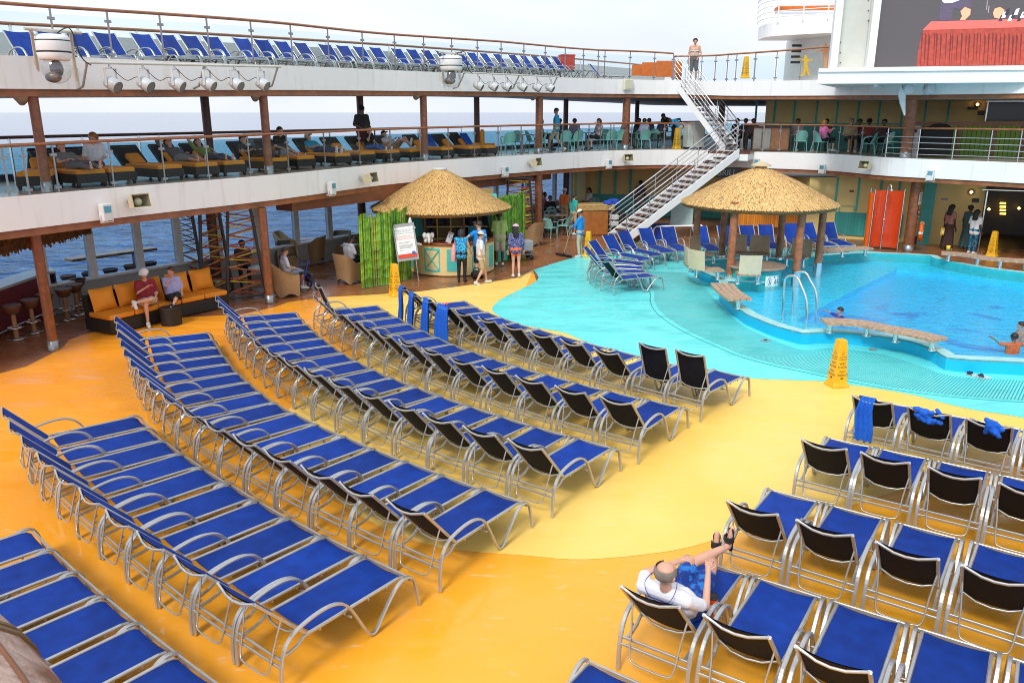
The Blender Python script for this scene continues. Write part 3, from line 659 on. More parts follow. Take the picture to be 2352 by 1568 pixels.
# ------------------------------------------------------------------ railings
def railing(name,label,us,zf,zr,off,postv=300,handmat=RAILW,clamp=True,hr=.035,glassz=(.10,.92),path=None):
    """glass balustrade along the edge; us = bearings of posts"""
    t=thing(name,label,'railing')
    pts=[edge_at_u(u,postv,off) for u in us] if path is None else path
    us=[u for u,p in zip(us,pts) if p is not None];pts=[p for p in pts if p is not None]
    zF=[zf(u) for u in us];zR=[zr(u) for u in us]
    fine=smoothcurve([(p.x,p.y,z) for p,z in zip(pts,zR)],5)
    mb=MB();mb.tube(fine,1,flat=(.07,.04,(0,0,1)) if False else None,n=8) if False else mb.tube(fine,hr,8);mb.build('handrail',handmat,t)
    pm=MB()
    for i,(p,a,b) in enumerate(zip(pts,zF,zR)):
        q=MB();dd=(pts[min(i+1,len(pts)-1)]-pts[max(i-1,0)]).normalized();rz=math.atan2(dd.y,dd.x)
        q.box((p.x,p.y,(a+b)/2),(.032,.028,b-a),rz)
        if clamp:
            for f in glassz: q.box((p.x,p.y,lerp(a,b,f*.82+.02)),(.13,.05,.055),rz)
        q.build('post',STEELD,t)
    for i in range(len(pts)-1):
        a,b=pts[i],pts[i+1];d=(b-a);L=d.length;d.normalize();a2=a+d*.06;b2=b-d*.06
        q=MB();nn=Vector((-d.y,d.x))*.006
        z0a,z1a=lerp(zF[i],zR[i],.06),lerp(zF[i],zR[i],.86);z0b,z1b=lerp(zF[i+1],zR[i+1],.06),lerp(zF[i+1],zR[i+1],.86)
        v=[]
        for s in(-1,1): v+=[(a2.x+nn.x*s,a2.y+nn.y*s,z0a),(b2.x+nn.x*s,b2.y+nn.y*s,z0b),(b2.x+nn.x*s,b2.y+nn.y*s,z1b),(a2.x+nn.x*s,a2.y+nn.y*s,z1a)]
        q.add(v,[(0,1,2,3),(7,6,5,4),(0,4,5,1),(1,5,6,2),(2,6,7,3),(3,7,4,0)]);q.build('glass_panel',GLASS,t)
    return t
midposts=[-60,2,49,118,249,369,472,569]+[z2(x,0)[0] for x in(288,580,855,1100,1335,1555,1760,1945,2125)]+[z3(x,0)[0] for x in(330,490,612,695,785,865,1030,1285,1515)]
railing('middle_deck_railing','glass railing with wooden handrail along the middle deck, left of the stairs',midposts,lambda u:3.4,lambda u:interp(u,[0,574,1150,1441,1700],[4.37,4.44,4.51,4.53,4.51]),.06,330)
rp=[z3(x,0)[0] for x in(1900,2060)]+[z4(x,0)[0] for x in(110,240,378,505,705,882,1080)]
railing('middle_deck_railing','glass railing with wooden handrail along the middle deck, right of the stairs',rp,lambda u:3.4,lambda u:interp(u,[1700,1896,2352],[4.51,4.5,4.43]),.06,330)
# steel bar railing at far right
t=thing('bar_railing','steel bar railing with wooden handrail at the far right of the middle deck','railing')
us=[2037,2110,2191,2275,2343,2440];P=[edge_at_u(u,330,.06) for u in us]
for k,zz in enumerate((3.55,3.75,3.95,4.15)):
    mb=MB();mb.tube(smoothcurve([(p.x,p.y,zz) for p in P],3),.016,6);mb.build('bar',STEEL,t)
mb=MB();mb.tube(smoothcurve([(p.x,p.y,4.45) for p in P],3),.035,8);mb.build('handrail',RAILW,t)
for p in P:
    mb=MB();mb.box((p.x,p.y,3.93),(.03,.03,1.05));mb.build('post',STEEL,t)
upp=[-40]+[z1(x,0)[0] for x in(408,850,1258,1622,1965)]+[z2(x,0)[0] for x in(315,605,875,1128,1357,1578,1780,1968,2148)]+[z3(x,0)[0] for x in(188,357,515,660,778,830,1030,1225,1372)]
railing('upper_deck_railing','glass railing with wooden handrail along the top deck, before the blue loungers',upp,lambda u:uz(max(0,u)),lambda u:interp(u,[0,574,1148,1376,1420,1495,1551],[zat(5,8),zat(574,46),zat(1148,95),zat(1376,115),zat(1420,116),zat(1495,119),zat(1551,123)]),.08,60)
up2=[z3(x,0)[0] for x in(1380,1600,1710,1805,1875,2025)]+[z4(x,0)[0] for x in(70,240,435,645)]
railing('upper_deck_railing','glass railing along the top deck beside the standing shirtless man',up2,lambda u:uz(u),lambda u:interp(u,[1555,1650,1750,1913],[zat(1555,129),zat(1650,127),zat(1750,120),zat(1913,107)]),.08,60)
# outer rail of the middle deck
def outrail(name,label,us,zf,zr,solid=None,v=290):
    t=thing(name,label,'railing');P=[out_at_u(u,v) for u in us];zF=[zf(u) for u in us];zR=[zr(u) for u in us]
    mb=MB();mb.tube([(p.x,p.y,z) for p,z in zip(P,zR)],.04,8);mb.build('handrail',WOODD if not solid else RAILW,t)
    for p,a,b in zip(P,zF,zR):
        mb=MB();mb.box((p.x,p.y,(a+b)/2),(.05,.05,b-a));mb.build('post',STEEL,t)
    for i in range(len(P)-1):
        mb=MB();mb.strip([P[i],P[i+1]],[lerp(zF[i],zR[i],.03),lerp(zF[i+1],zR[i+1],.03)],[lerp(zF[i],zR[i],.8),lerp(zF[i+1],zR[i+1],.8)],.012);mb.build('panel',solid or glass('blue_glass',refl=.02,tint=(.55,.76,.84)),t)
    mb=MB();mb.strip(P,[z-.05 for z in zF],[z+.16 for z in zF],.1);mb.build('kerb',mat('navy_kerb',(.02,.05,.12),.5),t)
ous=[-80,15,95,184,315,361,445,560,650,756,860,960,1060,1150,1240,1330,1410,1480,1545,1600,1650,1695,1735]
outrail('outer_railing','outer glass railing of the middle deck in front of the sea',ous,lambda u:3.4,lambda u:4.42)
outrail('windbreak','pale grey windbreak with brown handrail behind the top deck loungers',[-80,60,210,340,480,632,760,900,1040,1206,1330,1441,1520],lambda u:interp(u,[0,1206],[5.95,6.35]),lambda u:interp(u,[0,632,1206,1441],[OP(0,55,(*OUT0,0),(*NX,0)).z,OP(632,88,(*OUT0,0),(*NX,0)).z,OP(1206,126,(*OUT0,0),(*NX,0)).z,OP(1441,146,(*OUT0,0),(*NX,0)).z]),solid=mat('windbreak_grey',(.55,.59,.60),.35,var=.04))
# ------------------------------------------------------------------ window wall on the main deck
t=thing('window_wall','row of tall sea windows with white frames along the ship side','window wall')
ts=[(out_at_u(u,550)-OUT0).dot(AX) for u in(-70,88,203,315,407,500,590,681,758,832,905,985,1060,1140,1210,1272,1309)]
WM=mat('window_frame_white',(.62,.64,.66),.4)
a=OUT0+AX*ts[0];b=OUT0+AX*ts[-1]
mb=MB();mb.strip([a,b],-.02,.72,.12);mb.build('sill_wall',mat('sill_grey',(.35,.36,.36),.4,var=.1),t)
mb=MB();c=(a+b)/2;L=(b-a).length;rz=math.atan2(AX.y,AX.x);mb.box((c.x,c.y,.75),(L,.24,.06),rz);mb.build('sill',WM,t)
mb=MB();mb.box((c.x,c.y,2.55),(L,.16,.2),rz);mb.build('head',WM,t)
for q in ts:
    p=OUT0+AX*q;mb=MB();mb.box((p.x,p.y,1.62),(.20,.14,1.68),rz);mb.build('mullion',WM,t)
for q,q2 in zip(ts,ts[1:]):
    p=OUT0+AX*(q+.1);r=OUT0+AX*(q2-.1);mb=MB();mb.strip([p,r],.78,2.45,.01);mb.build('pane',WGLASS,t)
# ------------------------------------------------------------------ main deck cabin wall behind the pool
Wd=Vector((.902,-.431,0)).normalized();Wn=Vector((-Wd.y,Wd.x,0))      # normal points away
W0=Vector((13.4,33.1,0))
def on(P0,px): return OP(px[0],px[1],P0,Wn)
def wrect(mb,P0,a,b,proud=.0,th=.05):
    """box on the wall plane spanned by two surveyed pixels"""
    vm=(a[1]+b[1])/2;A=on(P0,a);B=on(P0,b);la=(on(P0,(a[0],vm))-P0).dot(Wd);lb=(on(P0,(b[0],vm))-P0).dot(Wd);z0,z1=sorted((A.z,B.z))
    c=P0+Wd*((la+lb)/2)-Wn*(proud+th/2);mb.box((c.x,c.y,(z0+z1)/2),(abs(lb-la),th,z1-z0),math.atan2(Wd.y,Wd.x))
wall=thing('cabin_wall','yellow and teal cabin wall behind the pool on the main deck','wall')
mb=MB();A=W0+Wd*-1.2;sB=(on(W0,z8(1828,500))-W0).dot(Wd);B=W0+Wd*sB;mb.strip([A,B],-.02,zt0,.1);C=W0+Wd*8.2;D_=W0+Wd*16
mb.strip([C,D_],-.02,zt0,.1);mb.strip([B,C],2.42,zt0,.1);mb.build('panelling',YELP,wall)
for x in(685,855,1030,1175):
    mb=MB();a=z8(x-9,212);b=z8(x+9,480);wrect(mb,W0,a,b,.0,.03);mb.build('batten',TEAL,wall)
mb=MB();wrect(mb,W0,z8(668,482),z8(1200,692),.002,.05);mb.build('wainscot',stripes('teal_boards',(.045,.34,.31),(.02,.2,.19),9,'X',.93),wall)
mb=MB();wrect(mb,W0,z8(705,432),z8(830,440),.05,.02);wrect(mb,W0,z8(705,440),z8(713,482),.05,.02);wrect(mb,W0,z8(822,440),z8(830,482),.05,.02);mb.build('panel_frame',TEAL,wall)
mb=MB();wrect(mb,W0,z8(788,314),z8(822,332),.0,.02);mb.build('red_plate',mat('red_plate',(.35,.03,.02),.5),wall)
mb=MB();wrect(mb,W0,z8(1278,292),z8(1366,675),.0,.05);dr=mb.build('door',mat('door_yellow',(.66,.52,.20),.45),wall)
mb=MB();wrect(mb,W0,z8(1310,520),z8(1345,528),.05,.05);wrect(mb,W0,z8(1338,528),z8(1346,552),.05,.02);h=mb.build('handle',STEEL,dr)
mb=MB();wrect(mb,W0,z8(1278,675),z8(1345,742),.0,.04);mb.build('skirting',mat('skirting_maroon',(.12,.03,.03),.5),wall)
mb=MB();wrect(mb,W0,z8(1345,250),z8(1440,744),.052,.12);wrect(mb,W0,z8(1270,288),z8(1366,298),.052,.03);mb.build('teal_pillar',TEAL,wall)
mb=MB();wrect(mb,W0,z8(1505,378),z8(1560,392),.0,.02);mb.build('notice_plate',mat('plate_lilac',(.25,.18,.3),.4),wall)
mb=MB();wrect(mb,W0,z8(1748,378),z8(1803,412),.0,.03);mb.build('sign_plate',DARK,wall)
LAMP=mat('lamp_glow',(1.,.55,.12),.4,emit=9.,var=0)
def wall_lamp(P0,px,label):
    p=on(P0,px)-Wn*.09;t=thing('wall_lamp',label,'lamp',p,math.atan2(Wd.y,Wd.x),'wall lamps')
    mb=MB();mb.lathe([(.001,-.01),(.10,-.01),(.12,.02),(.05,.05),(.001,.05)],(0,.08,0),14,M=Matrix.Rotation(R(90),3,'X'));mb.build('back_plate',STEEL,t)
    mb=MB();mb.ball((0,.02,0),.05,10);mb.build('bulb',LAMP,t)
wall_lamp(W0,z8(1742,330),'glowing round wall lamp beside the dark doorway on the main deck')
# doorway to the dark bar
t=thing('dark_doorway','dark open doorway with lit bar shelves inside, right of four people','doorway')
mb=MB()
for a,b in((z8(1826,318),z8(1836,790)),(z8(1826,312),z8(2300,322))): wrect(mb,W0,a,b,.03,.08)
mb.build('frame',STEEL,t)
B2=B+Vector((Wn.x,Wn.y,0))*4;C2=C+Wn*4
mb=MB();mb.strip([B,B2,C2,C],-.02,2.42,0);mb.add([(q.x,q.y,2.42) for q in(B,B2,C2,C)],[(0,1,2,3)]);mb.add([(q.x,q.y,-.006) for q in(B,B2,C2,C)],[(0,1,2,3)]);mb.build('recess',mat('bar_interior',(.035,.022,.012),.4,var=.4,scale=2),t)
BL=mat('bar_light',(1.,.60,.10),.4,emit=2.2,var=0)
W1=W0+Wn*3.6
for y in(418,445,472,499):
    mb=MB();wrect(mb,W1,z8(1966,y-9),z8(2014,y+8),0,.03);mb.build('light_panel',BL,t)
for p in((2115,455),(1880,462)):
    mb=MB();q=on(W1,z8(*p));mb.ball(q-Wn*.1,.05,8);mb.build('bulb',LAMP,t)
# back wall of the grill area, orange bar front, hanging canopy
t=thing('grill_wall','shaded yellow and teal back wall of the grill behind the stairs','wall')
a=out_at_u(1316,450);pts=[a,Vector((6.8,40.6)),Vector((12.6,38.6)),Vector((A.x,A.y))]
mb=MB();mb.strip(pts,1.0,zt0,.1);mb.build('upper_panel',YELP,t)
mb=MB();mb.strip(pts,-.02,1.0,.12);mb.build('wainscot',TEAL,t)
mb=MB();q=a-NX*.6;mb.box((q.x,q.y,1.3),(.5,.5,2.64),rz);mb.build('end_pier',YELP,t)
for f in(.15,.35,.55,.75):
    q=pts[0].lerp(pts[1],f);mb=MB();mb.box((q.x+.05,q.y-.12,1.8),(.12,.06,1.6),rz-R(58));mb.build('batten',TEAL,t)
t=thing('grill_bar','orange slatted bar counter behind the pool loungers','bar counter')
a=Vector((9.7,35.3));b=Vector((12.7,33.9));c=(a+b)/2;rzb=math.atan2((b-a).y,(b-a).x);L=(b-a).length
mb=MB();mb.box((0,0,.68),(L,.6,.8));mb.build('front_panel',stripes('orange_slats',(.62,.22,.015),(.2,.06,.01),11,'X',.9),t,(c.x,c.y,0),rzb)
mb=MB();mb.box((0,0,.14),(L,.56,.28));mb.build('plinth',WOODD,t,(c.x,c.y,0),rzb)
mb=MB();mb.bbox((0,0,1.11),(L+.1,.75,.06));mb.build('counter_top',mat('stone_top',(.4,.38,.35),.3),t,(c.x,c.y,0),rzb)
for i in range(7):
    p=Vector((c.x,c.y,1.16))+Vector((math.cos(rzb),math.sin(rzb),0))*(.42*(i-3));mb=MB();mb.lathe([(.001,0),(.09,0),(.11,.05),(.11,.07),(.001,.07)],(0,0,0),14)
    tag(mb.build('plate_stack',WHITE,None,p),'stack of white plates on the orange bar counter','plates','plate stacks on the bar')
mb=MB();mb.ball((0,0,0),1,20,(1.55,.8,.07));p=D(1830,402,32.6);o=mb.build('hanging_canopy',DARK,None,p,rzb);tag(o,'dark oval canopy hanging below the ceiling behind the thatched pool hut','canopy')
t=thing('grill_sign','dark sign reading GRILL under the stairs','sign',D(1668,396,34.2),0)
mb=MB();mb.box((0,0,0),(1.15,.05,.42));mb.build('board',mat('sign_black',(.02,.02,.02),.4),t)
mb=MB();text(mb,'GRILL',Matrix.Translation((0,-.03,-.02))@Matrix.Rotation(R(90),4,'X'),.34);mb.build('lettering',mat('sign_grey_letter',(.35,.35,.33),.5,var=0),t)
# ------------------------------------------------------------------ middle deck wall, right
V0=Vector((11.55,37.9,0))
t=thing('dining_wall','yellow panelled wall with teal battens behind the middle deck diners','wall')
mb=MB();A=V0;B=V0+Wd*16;mb.strip([A,B],3.4,5.75,.12);mb.build('panelling',YELP,t)
for x in(55,200,355,530,690,855,1020,1200,1380,1560):
    mb=MB();wrect(mb,V0,z4(x-8,785),z4(x+8,1000),0,.03);mb.build('batten',TEAL,t)
for y0,y1 in((766,784),(962,978)):
    mb=MB();wrect(mb,V0,z4(48,y0),z4(1560,y1),.003,.035);mb.build('batten',TEAL,t)
mb=MB();wrect(mb,V0,z4(48,985),z4(1290,1200),.0,.03);mb.build('wainscot',TEAL,t)
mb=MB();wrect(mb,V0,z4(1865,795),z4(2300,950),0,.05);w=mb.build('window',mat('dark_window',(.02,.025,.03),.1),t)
mb=MB();wrect(mb,V0,z4(1858,790),z4(2300,798),.0,.08);wrect(mb,V0,z4(1858,798),z4(1868,950),0,.08);mb.build('frame',STEEL,w)
for a,b in((z4(1712,838),z4(1795,860)),(z4(1792,868),z4(1846,904))):
    mb=MB();wrect(mb,V0,a,b,0,.03);mb.build('sign_plate',DARK,t)
wall_lamp(V0,z4(1790,820),'glowing round wall lamp above signs on the middle deck wall')
B0=Vector(G(2250,366,3.4));B0=Vector((B0.x+1.2,B0.y+2.2,0))
t=thing('bamboo_partition','brown framed partition filled with green bamboo at the right of the middle deck','partition')
mb=MB();wrect(mb,B0,z4(1400,985),z4(2400,1235),.0,.05)
BAMP=stripes('bamboo_slats',(.20,.36,.03),(.05,.12,.01),7,'X',.82);mb.build('bamboo_panel',BAMP,t)
mb=MB();wrect(mb,B0,z4(1290,955),z4(2400,985),.01,.12);wrect(mb,B0,z4(1290,1228),z4(2400,1262),.01,.12);mb.build('frame_rail',WOOD,t)
for x in(1300,1385,1640,1920,2140):
    mb=MB();wrect(mb,B0,z4(x-13,985),z4(x+13,1228),.012,.12);mb.build('frame_post',WOOD,t)
# ================================================================== TOP DECK
tl=[z1(x,y) for x,y in((15,222),(275,230),(500,242),(720,258),(1015,268),(1210,278),(1397,285),(1577,295),(1815,308),(1980,318))]+[z2(x,y) for x,y in((175,320),(330,335),(525,340),(665,350),(795,355),(925,362),(1095,370),(1215,378),(1330,382),(1445,390),(1595,400),(1690,405),(1790,412),(1895,418),(2015,425),(2105,430))]+[z3(x,y) for x,y in((235,447),(310,448),(395,460))]
ang=math.atan2(-NX.y,-NX.x)
PT_=[edge_at_u(u,v,2.05) for u,v in tl];ZT=[EYE+ray(u,v).z*(p.y/ray(u,v).y) for (u,v),p in zip(tl,PT_)]
fit=np.polyfit([u for u,_ in tl],ZT,2)
for i,((u,v),p) in enumerate(zip(tl,PT_)):
    a=ang+random.uniform(-.05,.05);c,s=math.cos(a),math.sin(a);lx,ly=-.144,-(W2-.06)
    zf=float(np.polyval(fit,u))-.98
    w='first' if i==0 else ORD[i]
    lab=f'blue lounger on the top deck, {w} from the left behind the glass railing' if i<len(tl)-1 else 'blue lounger on the top deck beside the red box'
    lounger(p.x-(c*lx-s*ly),p.y-(s*lx+c*ly),zf,a,lab,'loungers on the top deck')
p=D(*z3(725,503),40);lounger(p.x,p.y,p.z-.98,ang+.3,'blue lounger standing alone on the top deck right of the red box','loungers on the top deck')
# box, boards
def simple_panel(name,label,cat,px0,px1,Y,m,th=.06,bev=True,rz=0.,gap=0):
    a=D(*px0,Y);b=D(*px1,Y);c=(a+b)/2;w=abs(b.x-a.x);h=abs(a.z-b.z)
    t=thing(name,label,cat,(c.x,c.y,min(a.z,b.z)),rz)
    mb=MB();mb.bbox((0,0,h/2),(w,th,h),0,.012);mb.build('board',m,t)
    for s in(-1,1):
        mb=MB();mb.box((s*(w/2-.04),th*.6+.03,h*.45),(.04,.05,h*.9));mb.build('leg',STEEL,t)
    return t
ORNG=mat('orange_board',(.62,.15,.02),.45,var=.12)
t=thing('red_box','red storage box on the top deck beside the last lounger','box',D(1301,165,36.8),.2)
mb=MB();mb.bbox((0,0,.33),(.62,.5,.62),0,.03);mb.build('body',mat('red_plastic',(.5,.05,.03),.4),t)
mb=MB();mb.bbox((0,0,.67),(.66,.54,.06),0,.02);mb.build('lid',mat('red_plastic_lid',(.55,.06,.035),.35),t)
simple_panel('orange_board','orange display board on the top deck behind the stair railing, left one',  'board',z3(1035,510),z3(1110,595),39,ORNG)
simple_panel('orange_board','orange display board on the top deck behind the stair railing, middle one','board',z3(1115,490),z3(1225,598),38.6,ORNG)
simple_panel('orange_board','large orange display board on the top deck nearest the stair head','board',z3(1228,478),z3(1422,605),38,ORNG)
t=thing('bucket','orange bucket standing at the head of the stairs','bucket',D(*z3(1397,628),37.2))
mb=MB();mb.lathe([(.001,0),(.12,0),(.15,.26),(.16,.27),(.13,.27),(.11,.03),(.001,.03)],(0,0,0),16);mb.build('pail',mat('orange_plastic',(.65,.12,.02),.4),t)
mb=MB();mb.tube([(.15*math.cos(a),.02,.26+.16*math.sin(a)) for a in np.linspace(0,math.pi,9)],.007,5);mb.build('handle',STEEL,t)
# dome lights
def dome(name,label,px,Y,r,side):
    c=D(*px,Y);t=thing(name,label,'stage light',c)
    mb=MB();mb.lathe([(.001,.42),(r*.7,.41),(r*.96,.37),(r,.34),(r,.31)],(0,0,-.12),32);mb.lathe([(r*.93,.31),(r*.93,.29)],(0,0,-.12),32);mb.lathe([(r*1.0,.29),(r,.12),(r*.98,.11)],(0,0,-.12),32);mb.lathe([(r*.93,.11),(r*.93,.08)],(0,0,-.12),32);mb.lathe([(r,.08),(r*.98,.03),(r*.9,-.03),(r*.84,-.05),(.001,-.05)],(0,0,-.12),32);mb.build('housing',WHITE,t)
    mb=MB();mb.lathe([(r*1.004,.31),(r*1.004,.29)],(0,0,-.12),32);mb.lathe([(r*1.004,.11),(r*1.004,.082)],(0,0,-.12),32);mb.build('black_band',BLACK,t)
    mb=MB();R_=r*.86;mb.lathe([(R_*math.sin(a),-R_*math.cos(a)) for a in np.linspace(0,math.pi*.78,14)],(0,0,-.15-R_*.72),28);mb.build('clear_dome',glass('dome_plastic',refl=.10,tint=(.93,.94,.95)),t)
    mb=MB();mb.ball((0,0,-.32),r*.42,12,(1,.8,1.3));mb.ball((-r*.12,-r*.3,-.48),r*.42,12,(1.2,.9,.8));mb.build('lamp_head',mat('lamp_dark',(.12,.12,.13),.35),t)
    b=edge_at_u(px[0],px[1],.05);k=Vector((b.x-c.x,b.y-c.y));z=.36
    mb=MB()
    for s in(-1,1):
        o=Vector((AX.x,AX.y))*(s*r*1.25)
        mb.tube([(o.x,o.y,z),(o.x+k.x*.75,o.y+k.y*.75,z),(o.x+k.x,o.y+k.y,z-.9)],.035,6);mb.tube([(o.x+k.x,o.y+k.y,z-.95),(o.x+k.x,o.y+k.y,z-.6)],.05,6)
    mb.tube([(AX.x*-r*1.6,AX.y*-r*1.6,z),(AX.x*r*1.9,AX.y*r*1.9,z)],.035,6);mb.build('bracket',mat('bracket_beige',(.55,.53,.45),.5),t)
    mb=MB();mb.tube(smoothcurve([(r*.3,0,.30),(r*.9,0,.40),(r*1.3,0,.35),(r*1.5,.1,-.1),(r*1.9,.2,-.25)],4),.012,5);mb.build('cable',BLACK,t)
dome('dome_light','large white dome light with clear lower globe at the left of the top deck',z1(423,400),16.1,.30,0)
dome('dome_light','smaller looking white dome light with clear globe above the standing man in a cap',z2(1577,512),27.2,.36,0)
def spot(loc,rz,label,tilt=.5):
    t=thing('spotlight',label,'spotlight',loc,rz,'spotlights on the light bars')
    mb=MB()
    for s in(-1,1): mb.box((s*.15,0,-.17),(.012,.05,.34))
    mb.box((0,0,-.006),(.31,.05,.014));mb.tube([(0,0,0),(0,0,.09)],.025,6);mb.build('yoke',mat('yoke_grey',(.6,.61,.62),.4),t)
    M=Matrix.Rotation(R(90)+tilt,3,'X')
    mb=MB();mb.lathe([(.001,-.17),(.07,-.17),(.12,-.12),(.14,0),(.14,.15),(.125,.17)],(0,0,-.30),18,M=M);mb.build('can',mat('can_grey',(.55,.57,.58),.4),t)
    mb=MB();mb.lathe([(.001,.16),(.118,.16)],(0,0,-.30),18,M=M);mb.build('lens',mat('lens_grey',(.16,.18,.19),.25),t)
    return t
SPOT=[None,None]
def lightbar(label,p0,p1,us,v,which):
    t=thing('light_bar',label,'light bar')
    mb=MB();mb.tube([p0,p1],.026,8);mb.build('pipe',mat('bar_beige',(.58,.58,.50),.4),t)
    d=(Vector(p1)-Vector(p0));L=d.length;d.normalize();n=Vector((NX.x,NX.y,0))
    for f in(.01,.55,.98):
        q=Vector(p0)+d*L*f;mb=MB();mb.tube([q,q+n*.28+Vector((0,0,-.45)),q+n*.5+Vector((0,0,-.5))],.028,6);mb.build('arm',GREYM,t)
    prev=None
    for i,(u,vv) in enumerate(us):
        q=None
        # point on the pipe nearest the bearing
        best=min((abs((CX+F*(Vector(p0)+d*L*f).x/((Vector(p0)+d*L*f).y*math.cos(PT)-((Vector(p0)+d*L*f).z-EYE)*math.sin(PT)))-u),f) for f in np.linspace(0,1,200))
        q=Vector(p0)+d*L*best[1]
        lab=f'grey spotlight, {ORD[i] if i<5 else "last"} from the left on the {which} light bar'
        loc=q+Vector((0,0,-.10));rz=math.atan2(-n.y,-n.x)+math.pi/2+random.uniform(-.15,.15)+.35
        if SPOT[0] is None: SPOT[0]=spot(loc,rz,lab);SPOT[1]=kids(SPOT[0])
        else: dup(SPOT[0],loc,rz,lab,None,SPOT[1])
        if prev is not None:
            m=(prev+q)/2+Vector((0,0,-.34));mb=MB();mb.tube(smoothcurve([prev+Vector((0,0,-.05)),prev.lerp(m,.6)+Vector((0,0,-.06)),m,q.lerp(m,.5)+Vector((0,0,-.1)),q+Vector((0,0,-.3))],3),.008,4);mb.build('cable',DARK,t)
        prev=q
lightbar('long light bar with six spotlights under the left end of the top deck',D(194,144,16.9),D(645,154,21.6),[z1(x,600) for x in(855,1115,1365,1610,1835,2040)],0,'left')
lightbar('light bar with six spotlights right of the second dome light',D(1064,167,28.3),D(1284,177,32.7),[(u,190) for u in(1098,1131,1162,1199,1232,1263)],0,'right')
# under-deck speakers
def cone_speaker(px,label,prof):
    p=edge_at_u(*px,.5);d=ray(*px);t=thing('ceiling_speaker',label,'speaker',(p.x,p.y,zat(*px,.5)),0,'speakers under the top deck')
    mb=MB();mb.lathe([(.001,-.16),(.06,-.15),(.17,.02),(.19,.08),(.19,.14),(.15,.17),(.001,.17)],(0,0,0),18,M=Matrix.Rotation(R(28),3,'X')@Matrix.Rotation(R(20),3,'Y'));mb.build('horn',mat('speaker_beige',(.42,.38,.31),.5),t)
    mb=MB();mb.box((0,.05,.2),(.08,.08,.16));mb.build('bracket',GREYM,t)
for px,l in((z1(168,765),'beige ceiling speaker under the top deck at far left'),(z1(2003,750),'beige ceiling speaker under the top deck left of the second brown column'),(z2(1305,748),'beige ceiling speaker under the top deck beside the standing man\'s column'),(z3(262,758),'beige ceiling speaker under the top deck above the walking man in blue')): cone_speaker(px,l,0)
# fascia speakers and floodlights
def face_dir(u,v):
    P=[edge_at_u(u-6,v),edge_at_u(u+6,v)];d=(P[1]-P[0]).normalized();return math.atan2(d.y,d.x)
def horn(px,label,yaw=0.):
    p=edge_at_u(*px,-.30);rz=face_dir(*px)+yaw;t=thing('horn_speaker',label,'speaker',(p.x,p.y,zat(*px,-.30)),rz,'horn speakers on the white balcony')
    M=Matrix.Rotation(R(-12),3,'X')
    def fr(y,w,h): return [M@Vector(q) for q in((-w,y,-h),(w,y,-h),(w,y,h),(-w,y,h))]
    mb=MB();vs=fr(-.20,.215,.155)+fr(.14,.13,.10)+fr(-.19,.195,.135)+fr(.02,.10,.08)
    fs=[(0,1,5,4),(1,2,6,5),(2,3,7,6),(3,0,4,7),(4,5,6,7),(0,1,9,8),(1,2,10,9),(2,3,11,10),(3,0,8,11),(8,9,13,12),(9,10,14,13),(10,11,15,14),(11,8,12,15),(12,13,14,15)]
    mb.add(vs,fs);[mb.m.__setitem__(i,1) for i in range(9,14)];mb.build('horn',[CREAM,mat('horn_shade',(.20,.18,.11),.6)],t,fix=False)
    mb=MB();mb.lathe([(.001,.11),(.03,.11),(.05,.09),(.085,.07),(.095,.02),(.095,0)],(0,0,0),16,M=M@Matrix.Rotation(R(90),3,'X'));mb.box(M@Vector((0,-.115,0)),(.05,.012,.03));mb.build('driver',mat('horn_centre',(.66,.62,.40),.4),t)
    mb=MB();mb.box((-.02,.2,.0),(.09,.20,.09));mb.build('bracket',STEEL,t)
for px,l,y in(((315,464),'beige horn speaker above the orange sofa',-.05),((848,410),'beige horn speaker left of the thatched towel hut',.1),((1229,374),'beige horn speaker right of the thatched towel hut',.15),((1440,364),'beige horn speaker above the dark grill area',-.1),((1990,381),'beige horn speaker right of the thatched pool hut',.25)): horn(px,l,y)
def flood(px,label,glow=(.10,.32,.42)):
    p=edge_at_u(*px,-.16);rz=face_dir(*px);t=thing('floodlight',label,'floodlight',(p.x,p.y,zat(*px,-.16)),rz,'floodlights on the white balcony')
    M=Matrix.Rotation(R(-8),3,'X')
    mb=MB();mb.bbox((0,0,.0),(.23,.16,.36),0,.015);mb.build('housing',mat('flood_white',(.72,.73,.72),.4),t)
    mb=MB();mb.box((0,-.083,.06),(.16,.008,.14));mb.build('lens',mat('flood_lens',glow,.08),t)
    mb=MB();mb.tube([(-.15,0,-.05),(-.15,0,-.22),(.15,0,-.22),(.15,0,-.05)],.014,5);mb.box((0,.12,-.2),(.06,.2,.04));mb.build('bracket',WHITE,t)
for px,l in(((243,487),'white floodlight left of the horn speaker above the sofa'),((762,432),'white floodlight left of the horn speaker near the towel hut'),((1161,393),'white floodlight just right of the towel hut roof'),((1399,376),'white floodlight above the dark grill area'),((1738,374),'white floodlight behind the cap of the pool hut roof'),((1889,388),'white floodlight right of the pool hut roof'),((2137,402),'white floodlight at far right with a bright blue lens')): flood(px,l)
p=edge_at_u(1443,194,-.1);t=thing('speaker_box','pale square box on the white top deck balcony','speaker',(p.x,p.y,zat(1443,194,-.1)),face_dir(1443,194))
mb=MB();mb.bbox((0,0,0),(.46,.14,.44),0,.03);mb.build('case',mat('box_ivory',(.68,.66,.52),.45),t)
mb=MB();mb.box((0,-.073,0),(.38,.006,.36));mb.build('grille',mat('box_grille',(.60,.58,.44),.7),t)
